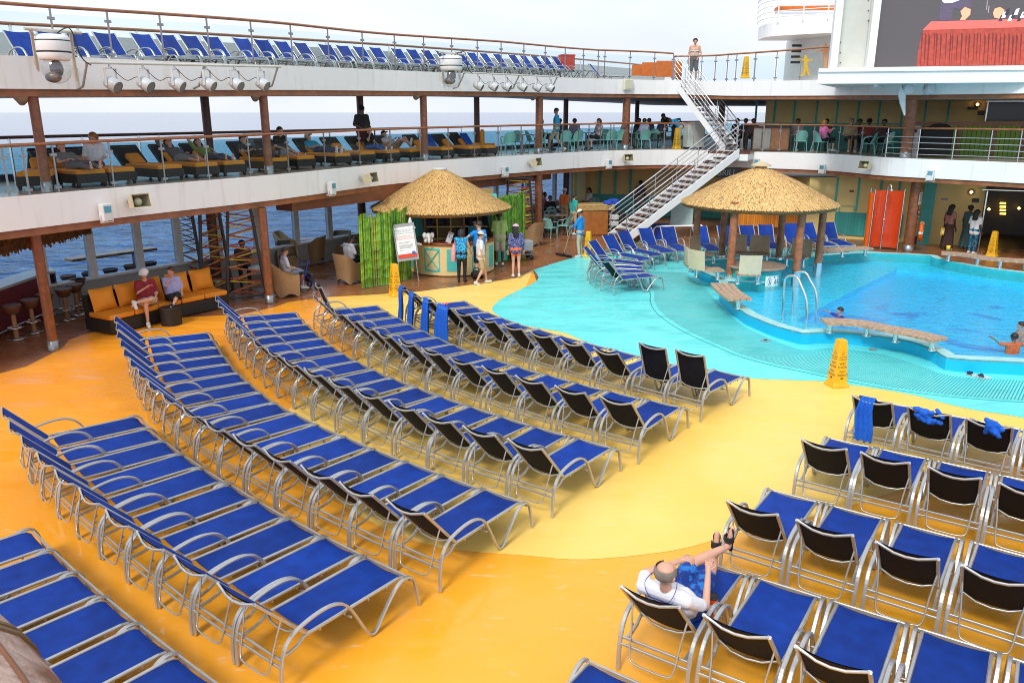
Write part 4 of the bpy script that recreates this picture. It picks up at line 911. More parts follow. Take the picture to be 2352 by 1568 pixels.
# ------------------------------------------------------------------ stairs
def flight(name,label,a0,b0,wdir,width,n,railz=.95,rails=4,under=True):
    """a0 bottom, b0 top of the near stringer; wdir towards the far stringer"""
    t=thing(name,label,'stairs');a0=Vector(a0);b0=Vector(b0);w=Vector(wdir).normalized()*width
    run=Vector((b0.x-a0.x,b0.y-a0.y,0));rd=run.normalized();sl=(b0-a0)
    up=rd.cross(Vector((0,0,1)));
    for k in(0,1):
        o=w*k;mb=MB();h=.17
        P=[a0+o+Vector((0,0,-h)),b0+o+Vector((0,0,-h)),b0+o+Vector((0,0,h)),a0+o+Vector((0,0,h))]
        q=w.normalized()*.04
        mb.add([p-q for p in P]+[p+q for p in P],[(0,1,2,3),(7,6,5,4),(0,4,5,1),(1,5,6,2),(2,6,7,3),(3,7,4,0)]);mb.build('stringer',WHITE,t)
    for i in range(n):
        f=(i+.5)/n;c=a0+sl*f+w*.5;d=run.length/n
        mb=MB();rz=math.atan2(rd.y,rd.x);mb.box((c.x,c.y,a0.z+sl.z*(i+1)/n-.02-.0),(d*1.12,width-.09,.045),rz);o=mb.build('tread',WOODD,t)
        mb=MB();p=c+rd*(d*.5);mb.box((p.x,p.y,a0.z+sl.z*(i+1)/n-.02-sl.z/n*.5+.13),(.012,width-.09,.05),rz) if False else mb.box((p.x,p.y,a0.z+sl.z*(i+1)/n+.045),(.012,width-.1,.09),rz);mb.build('riser',WHITE,t)
    for k in(0,1):
        o=w*k
        mb=MB();e=rd*.25
        mb.tube([a0+o-e*0+Vector((0,0,railz+.17)),b0+o+Vector((0,0,railz+.17))],.027,8);mb.build('handrail',STEEL,t)
        for j in range(rails):
            z=.17+railz*(j+.7)/(rails+.6);mb=MB();mb.tube([a0+o+Vector((0,0,z)),b0+o+Vector((0,0,z))],.013,6);mb.build('bar',STEEL,t)
        for f in np.linspace(.02,.98,6):
            p=a0+o+sl*float(f);mb=MB();mb.tube([p+Vector((0,0,.1)),p+Vector((0,0,railz+.17))],.018,6);mb.build('post',STEEL,t)
    return t
na=G(1432,562);nb=Vector((9.25,33.5,3.4))
na.z=.12
flight('lower_stairs','long white staircase with brown treads and steel rails rising from the main deck',na,nb,(-.42,.9,0),1.15,18)
flight('upper_stairs','white staircase climbing from the middle deck to the top deck by the shirtless man',(9.1,35.1,3.45),(7.05,36.7,6.3),(.62,.78,0),1.25,14)
t=thing('stair_landing','white and brown stair landing joining both flights at the middle deck','landing')
mb=MB();mb.box((9.35,34.75,3.40),(1.7,2.0,.10),R(-25));mb.build('floor',WOODD,t)
mb=MB();mb.box((9.25,34.7,3.22),(1.75,2.05,.26),R(-25));mb.build('frame',WHITE,t)
# ------------------------------------------------------------------ canopy, video screen, tower
t=thing('screen_canopy','white overhanging canopy under the video screen at upper right','canopy')
fl=D(1877,193,28.6);fr=Vector((19.5,26.4,fl.z));top=.48
bl=Vector((14.6,36.5,fl.z));br=Vector((26,34,fl.z))
mb=MB();mb.prism([(fl.x,fl.y),(fr.x,fr.y),(br.x,br.y),(bl.x,bl.y)],fl.z,fl.z+top);mb.build('slab',WHITE,t)
mb=MB();dv=Vector((fr.x-fl.x,fr.y-fl.y)).normalized();nv=Vector((dv.y,-dv.x));mb.strip([Vector(fl.xy)+nv*.06,Vector(fr.xy)+nv*.06],fl.z+top-.10,fl.z+top+.02,.08);mb.build('cap_ledge',WHITE,t)
for f in(.18,.42,.66,.85):
    a=fl.lerp(bl,.15).lerp(fr.lerp(br,.15),f);b=fl.lerp(bl,.9).lerp(fr.lerp(br,.9),f);mb=MB();mb.tube([a+Vector((0,0,-.05)),b+Vector((0,0,-.05))],1,flat=(.1,.12,(0,0,1)));mb.build('beam',WHITE,t)
Sd=Vector((dv.x,dv.y,0));Sn=Vector((-dv.y,dv.x,0));S0=Vector((fl.x,fl.y,0))+Sn*.55
def srect(mb,a,b,proud=0.,th=.05):
    vm=(max(a[1],-60)+b[1])/2;A=OP(*a,S0,Sn);B=OP(*b,S0,Sn);la=(OP(a[0],vm,S0,Sn)-S0).dot(Sd);lb=(OP(b[0],vm,S0,Sn)-S0).dot(Sd);z0,z1=sorted((A.z,B.z));c=S0+Sd*((la+lb)/2)-Sn*(proud+th/2)
    mb.box((c.x,c.y,(z0+z1)/2),(abs(lb-la),th,z1-z0),math.atan2(Sd.y,Sd.x))
t=thing('screen_tower','white framed screen tower with a pale cloth panel at upper right','tower')
mb=MB()
for a,b in((z4(655,-420),z4(712,540)),(z4(942,-420),z4(1000,540)),(z4(655,538),z4(2400,556))): srect(mb,a,b,.02,.5)
mb.build('frame',WHITE,t)
mb=MB();srect(mb,z4(712,-420),z4(942,538),-.06,.05);mb.build('cloth_panel',mat('pale_cloth',(.62,.63,.57),.8,var=.08,scale=1.2,bump=.3,bscale=3),t)
mb=MB()
for y in(0,80,160,250,330,410,490):
    for x in(716,936): srect(mb,z4(x-5,y),z4(x+5,y+7),.0,.03)
mb.build('lacing',mat('lace_brown',(.2,.12,.08),.6),t)
mb=MB();srect(mb,z4(760,-420),z4(2500,556),-.9,.3);mb.build('back_wall',WHITE,t)
mb=MB();c=S0+Sn*1.9+Sd*6.2;mb.box((c.x,c.y,fl.z+top+2.5),(9.2,2.2,5.0),math.atan2(Sd.y,Sd.x));mb.build('housing',WHITE,t)
def scr(name,c,e=.8,var=.25,scale=30):
    return mat(name,c,.6,emit=e,var=var,scale=scale)
t=thing('video_screen','large video screen showing a performer behind a red draped table','video screen')
mb=MB();srect(mb,z4(1000,-420),z4(2500,536),-.1,.12);mb.build('panel',scr('screen_dark',(.055,.05,.055),.9,.3,60),t)
def spoly(name,pts,m,proud):
    mb=MB();q=[OP(*z4(*p),S0,Sn)-Sn*proud for p in pts];mb.add(q,[tuple(range(len(q)))]);return mb.build(name,m,t)
spoly('red_cloth_drape',[(1312,520),(1325,400),(1345,300),(1372,222),(2500,185),(2500,510)],scr('screen_red_drape',(.26,.040,.028),.75,.4,8),.024)
for i in range(26):
    x=1345+i*31+random.uniform(-8,8);w=random.uniform(5,11);spoly('drape_fold',[(x-w*.6,515),(x+w*.4-4,515),(x+w+10,262+random.uniform(0,40)),(x+6,258)],scr('screen_red_fold',(.12,.018,.014),.75,.3,8),.028)
spoly('red_table_top',[(1360,238),(1425,172),(2500,140),(2500,205)],scr('screen_red_top',(.66,.10,.085),.75,.12,8),.030)
spoly('trouser_leg',[(1488,165),(1495,60),(1510,-5),(1610,-5),(1600,60),(1585,160)],scr('screen_trouser',(.07,.055,.09),.8,.4,30),.032)
spoly('trouser_leg',[(1590,20),(1740,-10),(1738,60),(1660,80),(1600,60)],scr('screen_trouser',(.07,.055,.09),.8),.034)
spoly('performer_knee',[(1655,90),(1690,58),(1735,75),(1732,118),(1690,160),(1650,160),(1668,130)],scr('screen_skin',(.70,.28,.17),.8),.036)
spoly('shirt_hem',[(1510,10),(1530,28),(1590,25),(1660,0),(1660,-30),(1510,-30)],scr('screen_white',(.65,.60,.68),.8),.038)
spoly('drum_skin',[(1910,105),(1925,70),(1965,58),(2000,80),(1995,120),(1960,150),(1920,140)],scr('screen_skin',(.70,.28,.17),.8),.036)
for k in range(9):
    x=1950+k*24;y=150-4*(k%3)*6;spoly('striped_cloth',[(x,y+20),(x+22,y-28),(x+48,y-34),(x+30,y+18)],scr('screen_white',(.65,.60,.68),.8) if k%2 else scr('screen_black',(.03,.03,.05),.6),.040+.001*k)
for a,b in(((1860,80),(1866,8)),((1872,105),(1880,50)),((1868,52),(1930,48))): spoly('cymbal_stand',[(a[0]-3,a[1]),(a[0]+3,a[1]),(b[0]+3,b[1]),(b[0]-3,b[1])],scr('screen_grey',(.3,.25,.27),.7),.037)
def canspot(px,label):
    p=OP(*px,S0,Sn)+Sn*.1;p=D(*px,28.9);t=thing('spotlight',label,'spotlight',p,.2,'spotlights under the screen canopy')
    mb=MB();mb.lathe([(.001,-.2),(.09,-.2),(.17,-.1),(.19,.0),(.19,.12),(.16,.17),(.001,.17)],(0,0,0),16,M=Matrix.Rotation(R(75),3,'X'));mb.build('can',mat('can_white',(.62,.64,.68),.35),t)
    mb=MB();mb.tube([(-.2,0,0),(-.2,0,.26),(.2,0,.26),(.2,0,0)],.02,5);mb.build('yoke',GREYM,t)
canspot(z4(1238,703),'left of two white spotlights under the screen canopy');canspot(z4(1410,703),'right of two white spotlights under the screen canopy')
t=thing('banner','pale folded pennant hanging from the canopy beside the thick column','banner',D(*z4(1222,800),28.8))
a=[D(*z4(*p),28.8)-D(*z4(1222,800),28.8) for p in((1170,730),(1190,672),(1228,740),(1226,905),(1218,908),(1185,810))]
mb=MB();mb.add(a+[q+Vector((.02,.10,0)) for q in a],[tuple(range(6)),tuple(range(11,5,-1))]+[(i,(i+1)%6,6+(i+1)%6,6+i) for i in range(6)]);mb.build('cloth',mat('banner_pale',(.60,.68,.70),.6),t)
# tower balcony behind
Yb=44.
t=thing('funnel_balcony','curved white balcony and tower beyond the video screen','balcony')
def arcpts(px0,px1,Y,bul,n=9):
    a=D(*px0,Y);b=D(*px1,Y);return [(lerp(a.x,b.x,f),a.y-bul*math.sin(math.pi*min(1,f*1.0)*.5)+bul*.0) for f in np.linspace(0,1,n)]
zt_=D(1776,53,Yb).z;zb_=D(1772,84,Yb).z
a=D(1774,60,Yb);pl=[Vector((a.x+.05,a.y+2.6)),Vector((a.x-.15,a.y+1.2)),Vector((a.x,a.y)),Vector((a.x+1.2,a.y-1.1)),Vector((a.x+2.6,a.y-1.9)),Vector((a.x+5,a.y-2.4)),Vector((a.x+9,a.y-2.4)),Vector((a.x+9,a.y+2.6))]
pl=[Vector(p) for p in smoothcurve(pl[:-1],4)]+[pl[-1]]
mb=MB();mb.prism(pl,zb_,zt_);mb.build('slab',WHITE,t)
for j in range(5):
    mb=MB();mb.tube([(p.x,p.y,zt_+.25+j*.27) for p in offset(pl[:-1],-.1)],.02 if j<4 else .035,6);mb.build('bar',WHITE,t)
for p in offset(pl[:-1],-.1)[::3]:
    mb=MB();mb.box((p.x,p.y,zt_+.66),(.05,.05,1.32));mb.build('post',WHITE,t)
a=D(1832,100,45.5);zr=D(1832,178,45.5).z-.6
mb=MB();mb.lathe([(4.2,zr),(4.2,zb_+.05)],(a.x+4.2,a.y+1.2,0),40);mb.build('tower_wall',mat('tower_white',(.66,.69,.71),.4),t)
for k in range(4):
    mb=MB();mb.box((a.x-.1,a.y-.2,zb_-.35-.28*k),(.5,.08,.12));mb.build('vent_slat',DARK,t)
lo=thing('deck_bed','orange cushioned lounger behind the tower balcony rail','lounger',D(*z4(470,120),44.4)+Vector((0,0,.1)),-.1)
mb=MB();mb.bbox((0,0,.2),(3.4,.8,.22),0,.05);mb.build('mattress',ORNG,lo)
mb=MB();mb.bbox((0,0,.06),(3.3,.75,.12),0,.02);mb.build('base',WHITE,lo)
def figure_art(name,label,pts,m,Y):
    t=thing(name,label,'wall figure');q=[D(*z4(*p),Y) for p in pts]
    mb=MB();k=len(q);mb.add(q+[p+Vector((0,.06,0)) for p in q],[tuple(range(k)),tuple(range(2*k-1,k-1,-1))]+[(i,(i+1)%k,k+(i+1)%k,k+i) for i in range(k)]);mb.build('cutout',m,t)
figure_art('dancer_cutout','yellow dancing figure cutout on the white tower wall',[(405,597),(428,560),(432,490),(428,475),(382,462),(384,455),(430,465),(438,440),(446,425),(454,440),(456,462),(500,470),(500,477),(462,482),(456,500),(470,560),(480,596),(462,594),(448,556),(432,596)],mat('art_yellow',(.75,.45,.02),.5),43.4)
figure_art('dancer_cutout','orange dancing figure cutout on the white tower wall',[(588,550),(590,500),(584,420),(588,405),(530,405),(534,398),(590,385),(598,368),(597,350),(604,333),(613,350),(612,368),(624,383),(660,375),(660,384),(628,400),(620,420),(634,500),(632,550)],mat('art_orange',(.72,.30,.12),.5),43.2)
# wet floor cones, built once here, placed below
def cone_sign(label,loc,rz,ch=[None]):
    if ch[0]: return dup(ch[0][0],loc,rz,label,'wet floor cones',ch[0][1])
    t=thing('caution_cone',label,'caution cone',loc,rz,'wet floor cones');YC=mat('cone_yellow',(.80,.42,.008),.35,var=.03)
    mb=MB();n=8
    def ring(w,z,c): return [(-w+c,-w,z),(w-c,-w,z),(w,-w+c,z),(w,w-c,z),(w-c,w,z),(-w+c,w,z),(-w,w-c,z),(-w,-w+c,z)]
    L=[(.175,0,.03),(.175,.025,.03),(.158,.05,.03),(.143,.09,.025),(.136,.13,.02),(.085,.86,.015),(.075,.905,.012),(.05,.915,.01)]
    vs=[p for w,z,c in L for p in ring(w,z,c)];fs=[tuple(range(len(vs)-8,len(vs)))]
    for i in range(len(L)-1):
        for k in range(8): fs.append((i*8+k,i*8+(k+1)%8,i*8+8+(k+1)%8,i*8+8+k))
    mb.add(vs,fs);mb.build('body',YC,t)
    for k in range(4):
        mb=MB();Mz=Matrix.Rotation(k*math.pi/2,4,'Z')
        for s,z,sz in(('!',.66,.04),('CAUTION',.585,.036),('CUIDADO',.54,.036),('WET',.455,.058),('FLOOR',.39,.058),('PISO',.30,.058),('MOJADO',.235,.056)):
            w=lerp(.136,.085,(z-.13)/.73)+.003
            M=Mz@Matrix.Translation((0,-w,z))@Matrix.Rotation(R(90)-.082,4,'X')
            text(mb,s,M,sz)
        w=lerp(.136,.085,(.66-.13)/.73)+.003;M=Mz@Matrix.Translation((0,-w,.66))@Matrix.Rotation(R(90)-.082,4,'X')
        tri=[Vector((.042*math.sin(a),.042*math.cos(a)-.006,0)) for a in(0,2.094,4.189)];tri2=[p*.82 for p in tri]
        mb.add([M@p for p in tri+tri2],[(0,1,4,3),(1,2,5,4),(2,0,3,5)])
        w=lerp(.136,.085,(.17-.13)/.73)+.003;M=Mz@Matrix.Translation((0,-w,.175))@Matrix.Rotation(R(90)-.082,4,'X');mb.add([M@Vector((.035*math.cos(a),.014*math.sin(a),0)) for a in np.linspace(0,6.0,10)],[tuple(range(10))])
        mb.build('lettering',BLACK,t,fix=False)
    ch[0]=(t,kids(t));return t
cone_sign('yellow wet floor cone alone at the edge of the aqua paint',G(1921,884),R(14))
cone_sign('yellow wet floor cone beside the green bamboo screen and the sign easel',G(*z6(1140,1140)),R(35))
cone_sign('yellow wet floor cone behind the cleaner with the squeegee',G(*z7(690,835)),R(-20))
cone_sign('yellow wet floor cone at right beside the woman in patterned leggings',G(*z8(1900,833)),R(40))
cone_sign('yellow wet floor cone on the middle deck beneath the white service cart',Vector((*edge_at_u(*z3(1385,1140),.9),3.4)),R(25))
p=D(*z3(1920,615),37.);cone_sign('yellow wet floor cone on the top deck right of the shirtless man',(p.x,p.y,p.z),R(10))
# ================================================================== MAIN DECK FURNITURE, LEFT
BARR=mat('bar_maroon',(.14,.02,.03),.4,var=.15)
t=thing('bar_counter','curved maroon bar counter with pale top at far left','bar counter')
cp=[G(*p,1.08) for p in((-90,700),(-10,668),(40,650),(105,628),(128,624))]
cc=[Vector(p.xy) for p in smoothcurve(cp,4)]
mb=MB();bk=offset(cc,.62);k=len(cc)
vs=[];
for a,b in zip(cc,bk): vs+=[(a.x,a.y,1.04),(a.x,a.y,1.10),(b.x,b.y,1.10),(b.x,b.y,1.04)]
fs=[(4*i+j,4*i+(j+1)%4,4*i+4+(j+1)%4,4*i+4+j) for i in range(k-1) for j in range(4)]+[(0,3,2,1),(4*k-4,4*k-3,4*k-2,4*k-1)]
mb.add(vs,fs);mb.build('counter_top',mat('grey_stone',(.36,.36,.36),.15,var=.1),t)
mb=MB();mb.strip(offset(cc,.12),.02,1.04,.3);mb.build('front_panel',BARR,t)
mb=MB();mb.tube([(p.x,p.y,.16) for p in offset(cc,-.12)],.03,8);mb.build('foot_rail',STEEL,t)
mb=MB();e=cc[-1];mb.strip([offset(cc,.1)[-1],offset(cc,.5)[-1]],.02,1.04,.05);mb.build('end_panel',WOODD,t)
SR=mat('stool_maroon',(.06,.018,.015),.5);SRB=mat('stool_brown',(.13,.05,.022),.55)
def stool(loc,label,h=.78,group='bar stools',top=SR,post=WOODD):
    t=thing('bar_stool',label,'bar stool',loc,random.uniform(0,6),group)
    mb=MB();mb.lathe([(.001,h),(.15,h),(.195,h+.02),(.20,h),(.175,h-.06),(.14,h-.15),(.10,h-.19),(.001,h-.19)],(0,0,0),20);mb.build('seat',top,t)
    mb=MB();mb.lathe([(.055,.03),(.05,h-.18)],(0,0,0),14);mb.build('post',post,t)
    mb=MB();mb.lathe([(.001,.0),(.19,.0),(.19,.02),(.06,.04),(.001,.04)],(0,0,0),20);mb.build('base_plate',STEEL,t)
    mb=MB();mb.tube([(.16*math.cos(a),.16*math.sin(a),.27) for a in np.linspace(0,6.283,17)[:-1]],.012,6,closed=True);mb.tube([(-.16,0,.27),(.16,0,.27)],.01,5);mb.build('foot_ring',STEEL,t)
    return t
st=None
bs=[((26,702),'brown bar stool at the left picture edge under the bar counter'),((67,689),'brown bar stool, second along the bar counter from the left'),((102,676),'brown bar stool, third along the bar counter, left of the column'),((145,664),'bar stool right of the left column by the counter end'),((170,654),'bar stool, nearer of the pair between the column and the sofa'),((178,641),'bar stool, farther of the pair between the column and the sofa'),((156,634),'bar stool at the rounded end of the bar counter')]
first=None
for px,l in bs:
    p=G(*px,.78);p.z=0
    if first is None: first=stool(p,l,top=SRB,post=mat('stool_post',(.30,.15,.07),.4));fk=kids(first)
    else: dup(first,p,random.uniform(0,6),l,None,fk)
f2=None
for px,l in(((205,627),'dark stool under the wooden window ledge, leftmost of four'),((253,619),'dark stool under the wooden window ledge, second from the left'),((300,610),'dark stool under the wooden window ledge, third from the left'),((344,603),'dark stool under the wooden window ledge, rightmost of four')):
    p=G(*px,.80);p.z=0
    if f2 is None: f2=stool(p,l,h=.80,group='stools at the window ledge');k2=kids(f2)
    else: dup(f2,p,0,l,None,k2)
t=thing('window_ledge','long wooden bar table ledge along the sea windows','ledge')
a=G(160,598,1.12);b=G(357,571,1.12);d=(b-a).normalized();nn=Vector((-d.y,d.x,0))
c=(a+b)/2+nn*.1;mb=MB();mb.bbox((0,0,0),((b-a).length,.46,.075),0,.02);mb.build('top',mat('ledge_wood',(.34,.16,.07),.2,var=.2),t,c,math.atan2(d.y,d.x))
for f in(.28,.76):
    p=a.lerp(b,f)+nn*.15;mb=MB();mb.box((p.x,p.y,.54),(.09,.09,1.08));mb.build('leg',GREYM,t)
# thatched canopy above the bar
t=thing('bar_canopy','dark shaggy thatched canopy above the bar at far left','canopy')
cp=[G(*p,2.55) for p in ((-160,600),)] if False else None
cv=[Vector(G(u,v,2.2).xy) for u,v in((-160,606),(-60,590),(0,578),(60,567),(120,554),(170,541),(206,529))];cv.append(cv[-1]+NX*.25)
cv=[Vector(p) for p in smoothcurve(cv,5)]
mb=MB();mb.strip(cv,2.16,2.56,.0);mb.strip(offset(cv,.9),2.2,2.56,0);k=len(cv);o_=offset(cv,.9);mb.add([(p.x,p.y,2.17) for p in cv]+[(p.x,p.y,2.2) for p in o_],[(i,i+1,k+i+1,k+i) for i in range(k-1)])
random.seed(3)
for _ in range(900):
    i=random.randrange(len(cv)-1);p=cv[i].lerp(cv[i+1],random.random());z=random.uniform(2.17,2.5);l=random.uniform(.04,.11);w=random.uniform(.02,.05)
    d=(cv[i+1]-cv[i]).normalized();o=Vector((d.y,-d.x))*random.uniform(.01,.05)
    mb.add([(p.x-d.x*w,p.y-d.y*w,z),(p.x+d.x*w,p.y+d.y*w,z),(p.x+d.x*w*.5+o.x,p.y+d.y*w*.5+o.y,z-l),(p.x-d.x*w*.5+o.x,p.y-d.y*w*.5+o.y,z-l)],[(0,1,2,3)])
mb.build('fringe',mat('dark_thatch',(.12,.055,.018),.8,var=.5,scale=12),t,fix=False)
mb=MB();mb.tube([(p.x,p.y,2.52) for p in offset(cv,-.04)],.07,8);mb.build('edge_roll',mat('canopy_roll',(.10,.04,.02),.7),t)
# sofa
OR_=mat('orange_cushion',(.72,.26,.012),.7,var=.06,scale=3);WK=mat('dark_wicker',(.014,.012,.011),.55,var=.3,scale=30,bump=.5,bscale=60)
t=thing('sofa','long curved dark wicker sofa with orange cushions','sofa')
fp=[Vector(G(*p).xy) for p in((258,770),(366,742),(424,727),(527,705))]
fp=[Vector(p) for p in smoothcurve(fp,3)]
def band(mb,P,d0,d1,z0,z1,tilt=0.):
    A=offset(P,d0);B=offset(P,d1);C=offset(P,d1+tilt);A2=offset(P,d0+tilt);k=len(P);vs=[]
    for a,b,c,e in zip(A,B,C,A2): vs+=[(a.x,a.y,z0),(e.x,e.y,z1),(c.x,c.y,z1),(b.x,b.y,z0)]
    fs=[(4*i+j,4*i+(j+1)%4,4*i+4+(j+1)%4,4*i+4+j) for i in range(k-1) for j in range(4)]+[(0,1,2,3),(4*k-1,4*k-2,4*k-3,4*k-4)]
    mb.add(vs,fs)
mb=MB();band(mb,fp,0,.95,.02,.33);mb.build('base',WK,t)
mb=MB();band(mb,fp,.78,.92,.33,.86,.06);mb.build('back',WK,t)
nc=5;rs=[Vector(p) for p in resample(fp,nc*4+1)]
for i in range(nc):
    seg=rs[i*4:i*4+5]
    s2=[seg[0].lerp(seg[1],.04)]+seg[1:-1]+[seg[-1].lerp(seg[-2],.04)]
    mb=MB();band(mb,s2,.0,.80,.332,.46);o=mb.build('seat_cushion',OR_,t)
    m=o.modifiers.new('b','BEVEL');m.width=.04;m.segments=3
    c=seg[2];dd=(seg[-1]-seg[0]).normalized();nn=Vector((-dd.y,dd.x));q=c+nn*.66;L=(seg[-1]-seg[0]).length*.93
    mb=MB()
    Mr=Matrix.Rotation(math.atan2(dd.y,dd.x),3,'Z')@Matrix.Rotation(R(-14)*-1,3,'X').inverted()
    n=8;vs=[];fs=[]
    for s in(-1,1):
        for a in range(n+1):
            for b in range(n+1):
                x=a/n*2-1;y=b/n*2-1;th=.10*(1-abs(x)**4)*(1-abs(y)**4)+.02*(1-max(abs(x),abs(y))**8);pin=1-.04*(1-x*x)*0
                vs.append(Mr@Vector((x*L/2*(1-.03*(1-y*y)),s*th,y*.275*(1-.05*(1-x*x))))+Vector((q.x,q.y,.73)))
    for s in range(2):
        o_=s*(n+1)**2
        for a in range(n):
            for b in range(n):
                f=(o_+a*(n+1)+b,o_+(a+1)*(n+1)+b,o_+(a+1)*(n+1)+b+1,o_+a*(n+1)+b+1);fs.append(f if s==0 else f[::-1])
    mb.add(vs,fs,True);mb.build('back_cushion',OR_,t,fix=False)
t=thing('wicker_table','small round dark wicker drum table before the sofa','side table',G(395,744))
mb=MB();mb.lathe([(.24,.0),(.25,.40)],(0,0,0),24);mb.build('drum',WK,t);mb=MB();mb.lathe([(.001,.42),(.26,.42),(.26,.40),(.24,.40)],(0,0,0),24);mb.build('top',WK,t)
# lattice screens
RS=mat('lattice_red',(.28,.04,.02),.45);YS=mat('lattice_yellow',(.52,.42,.03),.45);PST=mat('lattice_post',(.05,.05,.055),.35,.4)
def lattice(a,b,label,h=2.55,seed=0,post_tilt=.12):
    rnd=random.Random(seed);a=Vector((a[0],a[1],0));b=Vector((b[0],b[1],0));d=(b-a);L=d.length;d.normalize();n=Vector((-d.y,d.x,0))
    t=thing('lattice_screen',label,'screen',a,math.atan2(d.y,d.x),'zigzag lattice screens')
    for x,tl in((0.04,post_tilt),(L-.04,-post_tilt)):
        mb=MB();mb.tube([(x-tl,0,.06),(x+tl,0,h)],1,flat=(.09,.07,(0,1,0)));mb.tube([(x-tl,0,0),(x-tl,0,.08)],.02,6);mb.build('post',PST,t)
    for z in(.1,h-.03):
        mb=MB();mb.tube([(.0,0,z),(L,0,z)],1,flat=(.07,.05,(0,1,0)));mb.build('rail',PST,t)
    for m,c,o in((0,RS,-.02),(1,YS,.02)):
        mb=MB();z=.16+.1*m;side=m
        while z<h-.15:
            dz=rnd.uniform(.12,.22);xa,xb=(0.05,L-.05) if side else (L-.05,.05)
            mb.tube([(xa,o,z),(xb,o,min(h-.08,z+dz))],1,n=4,flat=(.022,.030,(0,1,0)));z+=dz*.9;side=1-side
        mb.build('zigzag_slats',c,t)
def gx(px): return Vector(G(*px).xy)
P0=gx((610,690));dl=-AX
lattice(gx((530,694)),gx((606,684)),'lattice screen of red and yellow zigzag bars beside the brown column',seed=1)
lattice(gx((418,655)),gx((466,662)),'lattice screen of zigzag bars farthest back, right of the ledge stools',seed=2)
lattice(gx((470,690)),gx((531,676)),'lattice screen of zigzag bars between the sofa cushions and the dark column',seed=3)
p=gx((1160,560));lattice(p,p+Vector((1.1,.5)),'lattice screen behind the right bamboo screen of the towel hut',seed=4)
p=gx((1192,556));lattice(p+Vector((.05,.3)),p+Vector((1.0,1.15)),'lattice screen just left of the brown column by the dining tables',seed=5)
# wicker armchairs and tables
TW=mat('tan_wicker',(.34,.21,.10),.6,var=.25,scale=40,bump=.5,bscale=70)
def armchair(loc,rz,label,ch=[None]):
    if ch[0]: return dup(ch[0][0],loc,rz,label,None,ch[0][1])
    t=thing('wicker_armchair',label,'armchair',loc,rz,'wicker armchairs')      # faces local +y
    mb=MB();mb.box((0,.04,.42),(.52,.50,.08));mb.build('seat',TW,t)
    # shell: curved back + arms as one flared sheet with thickness
    mb=MB();n=20;vs=[];fs=[]
    path=[(-.33,.34),(-.335,.1),(-.33,-.14),(-.27,-.27),(-.14,-.325),(0,-.335),(.14,-.325),(.27,-.27),(.33,-.14),(.335,.1),(.33,.34)]
    P=[Vector(p) for p in smoothcurve(path,3)];I=offset(P,.045) ;k=len(P)
    for a,b in zip(P,I):
        f=max(0,min(1,(-a.y+.10)/.40));top=.62+.30*f*f*(3-2*f);fl=1+.08*f
        arch=.16*(1-min(1,abs(a.x)/.30)**2)*(1 if a.y<-.2 else 0)+(.10*math.sin(math.pi*max(0,min(1,(a.y+.2)/.5))) if a.y>-.2 else 0)
        vs+=[(a.x*.94,a.y*.92,.0+arch),(a.x*.99,a.y*.98,.40),(a.x*fl,a.y*fl-.06*f,top),(b.x*fl,b.y*fl-.06*f,top),(b.x*.98,b.y*.98,.40),(b.x*.93,b.y*.92,.0+arch)]
    fs=[(6*i+j,6*i+(j+1)%6,6*i+6+(j+1)%6,6*i+6+j) for i in range(k-1) for j in range(6)]+[tuple(range(6)),tuple(range(6*k-1,6*k-7,-1))]
    mb.add(vs,fs);mb.build('shell',TW,t)
    mb=MB()
    vs=[(-.31,.33,.40),(.31,.33,.40),(.31,.33,.14),(.29,.33,.0),(.25,.33,.0),(.16,.33,.11),(0,.33,.14),(-.16,.33,.11),(-.25,.33,0),(-.29,.33,0),(-.31,.33,.14)]
    mb.add(vs+[(x,y-.04,z) for x,y,z in vs],[tuple(range(11)),tuple(range(21,10,-1))]+[(i,(i+1)%11,11+(i+1)%11,11+i) for i in range(11)]);mb.build('front_skirt',TW,t)
    ch[0]=(t,kids(t));return t
def at(px,z=0): return G(*px,z)
armchair(at(z6(282,1140)),R(-60),'tan wicker armchair with the woman in patterned top, beside the column')
armchair(at(z6(775,1040)),R(-35),'tan wicker armchair with the man in a white T-shirt, left of the bamboo')
armchair(at(z6(505,880)),R(75),'tan wicker armchair right of the round wooden table by the windows')
armchair(at(z6(290,840)),R(-95),'tan wicker armchair left of the round wooden table by the windows')
armchair(at(z6(300,935)),R(200),'tan wicker armchair directly behind the woman with the walker')
armchair(at(z6(720,840)),R(180),'tan wicker armchair facing the man in the white T-shirt')
armchair(at(z7(262,745)),R(45),'tan wicker armchair standing alone right of the grey cart')
def round_table(loc,label,r=.40,h=.74,topm=None,legm=None,group='round tables',ch=None):
    t=thing('round_table',label,'table',loc,0,group)
    mb=MB();mb.lathe([(.001,h),(r-.01,h),(r,h-.01),(r,h-.035),(.001,h-.035)],(0,0,0),28);mb.build('top',topm or mat('table_wood',(.36,.17,.08),.25,var=.2),t)
    mb=MB();mb.lathe([(.04,.03),(.035,h-.03)],(0,0,0),12);mb.build('pedestal',legm or GREYM,t)
    mb=MB();mb.lathe([(.001,.0),(.24,.0),(.24,.02),(.05,.05),(.001,.05)],(0,0,0),20);mb.build('foot',legm or GREYM,t);return t
p=G(*z6(427,700),.74);p.z=0;round_table(p,'round wooden table between wicker armchairs by the windows',.42)
p=G(*z6(90,915),.7);p.z=0;round_table(p,'pale round table partly hidden behind the lattice screen and column',.38,.70,mat('pale_top',(.6,.6,.58),.3))
p=G(*z6(790,745),.7);p.z=0;round_table(p,'round table before the man in the white T-shirt',.36,.70)
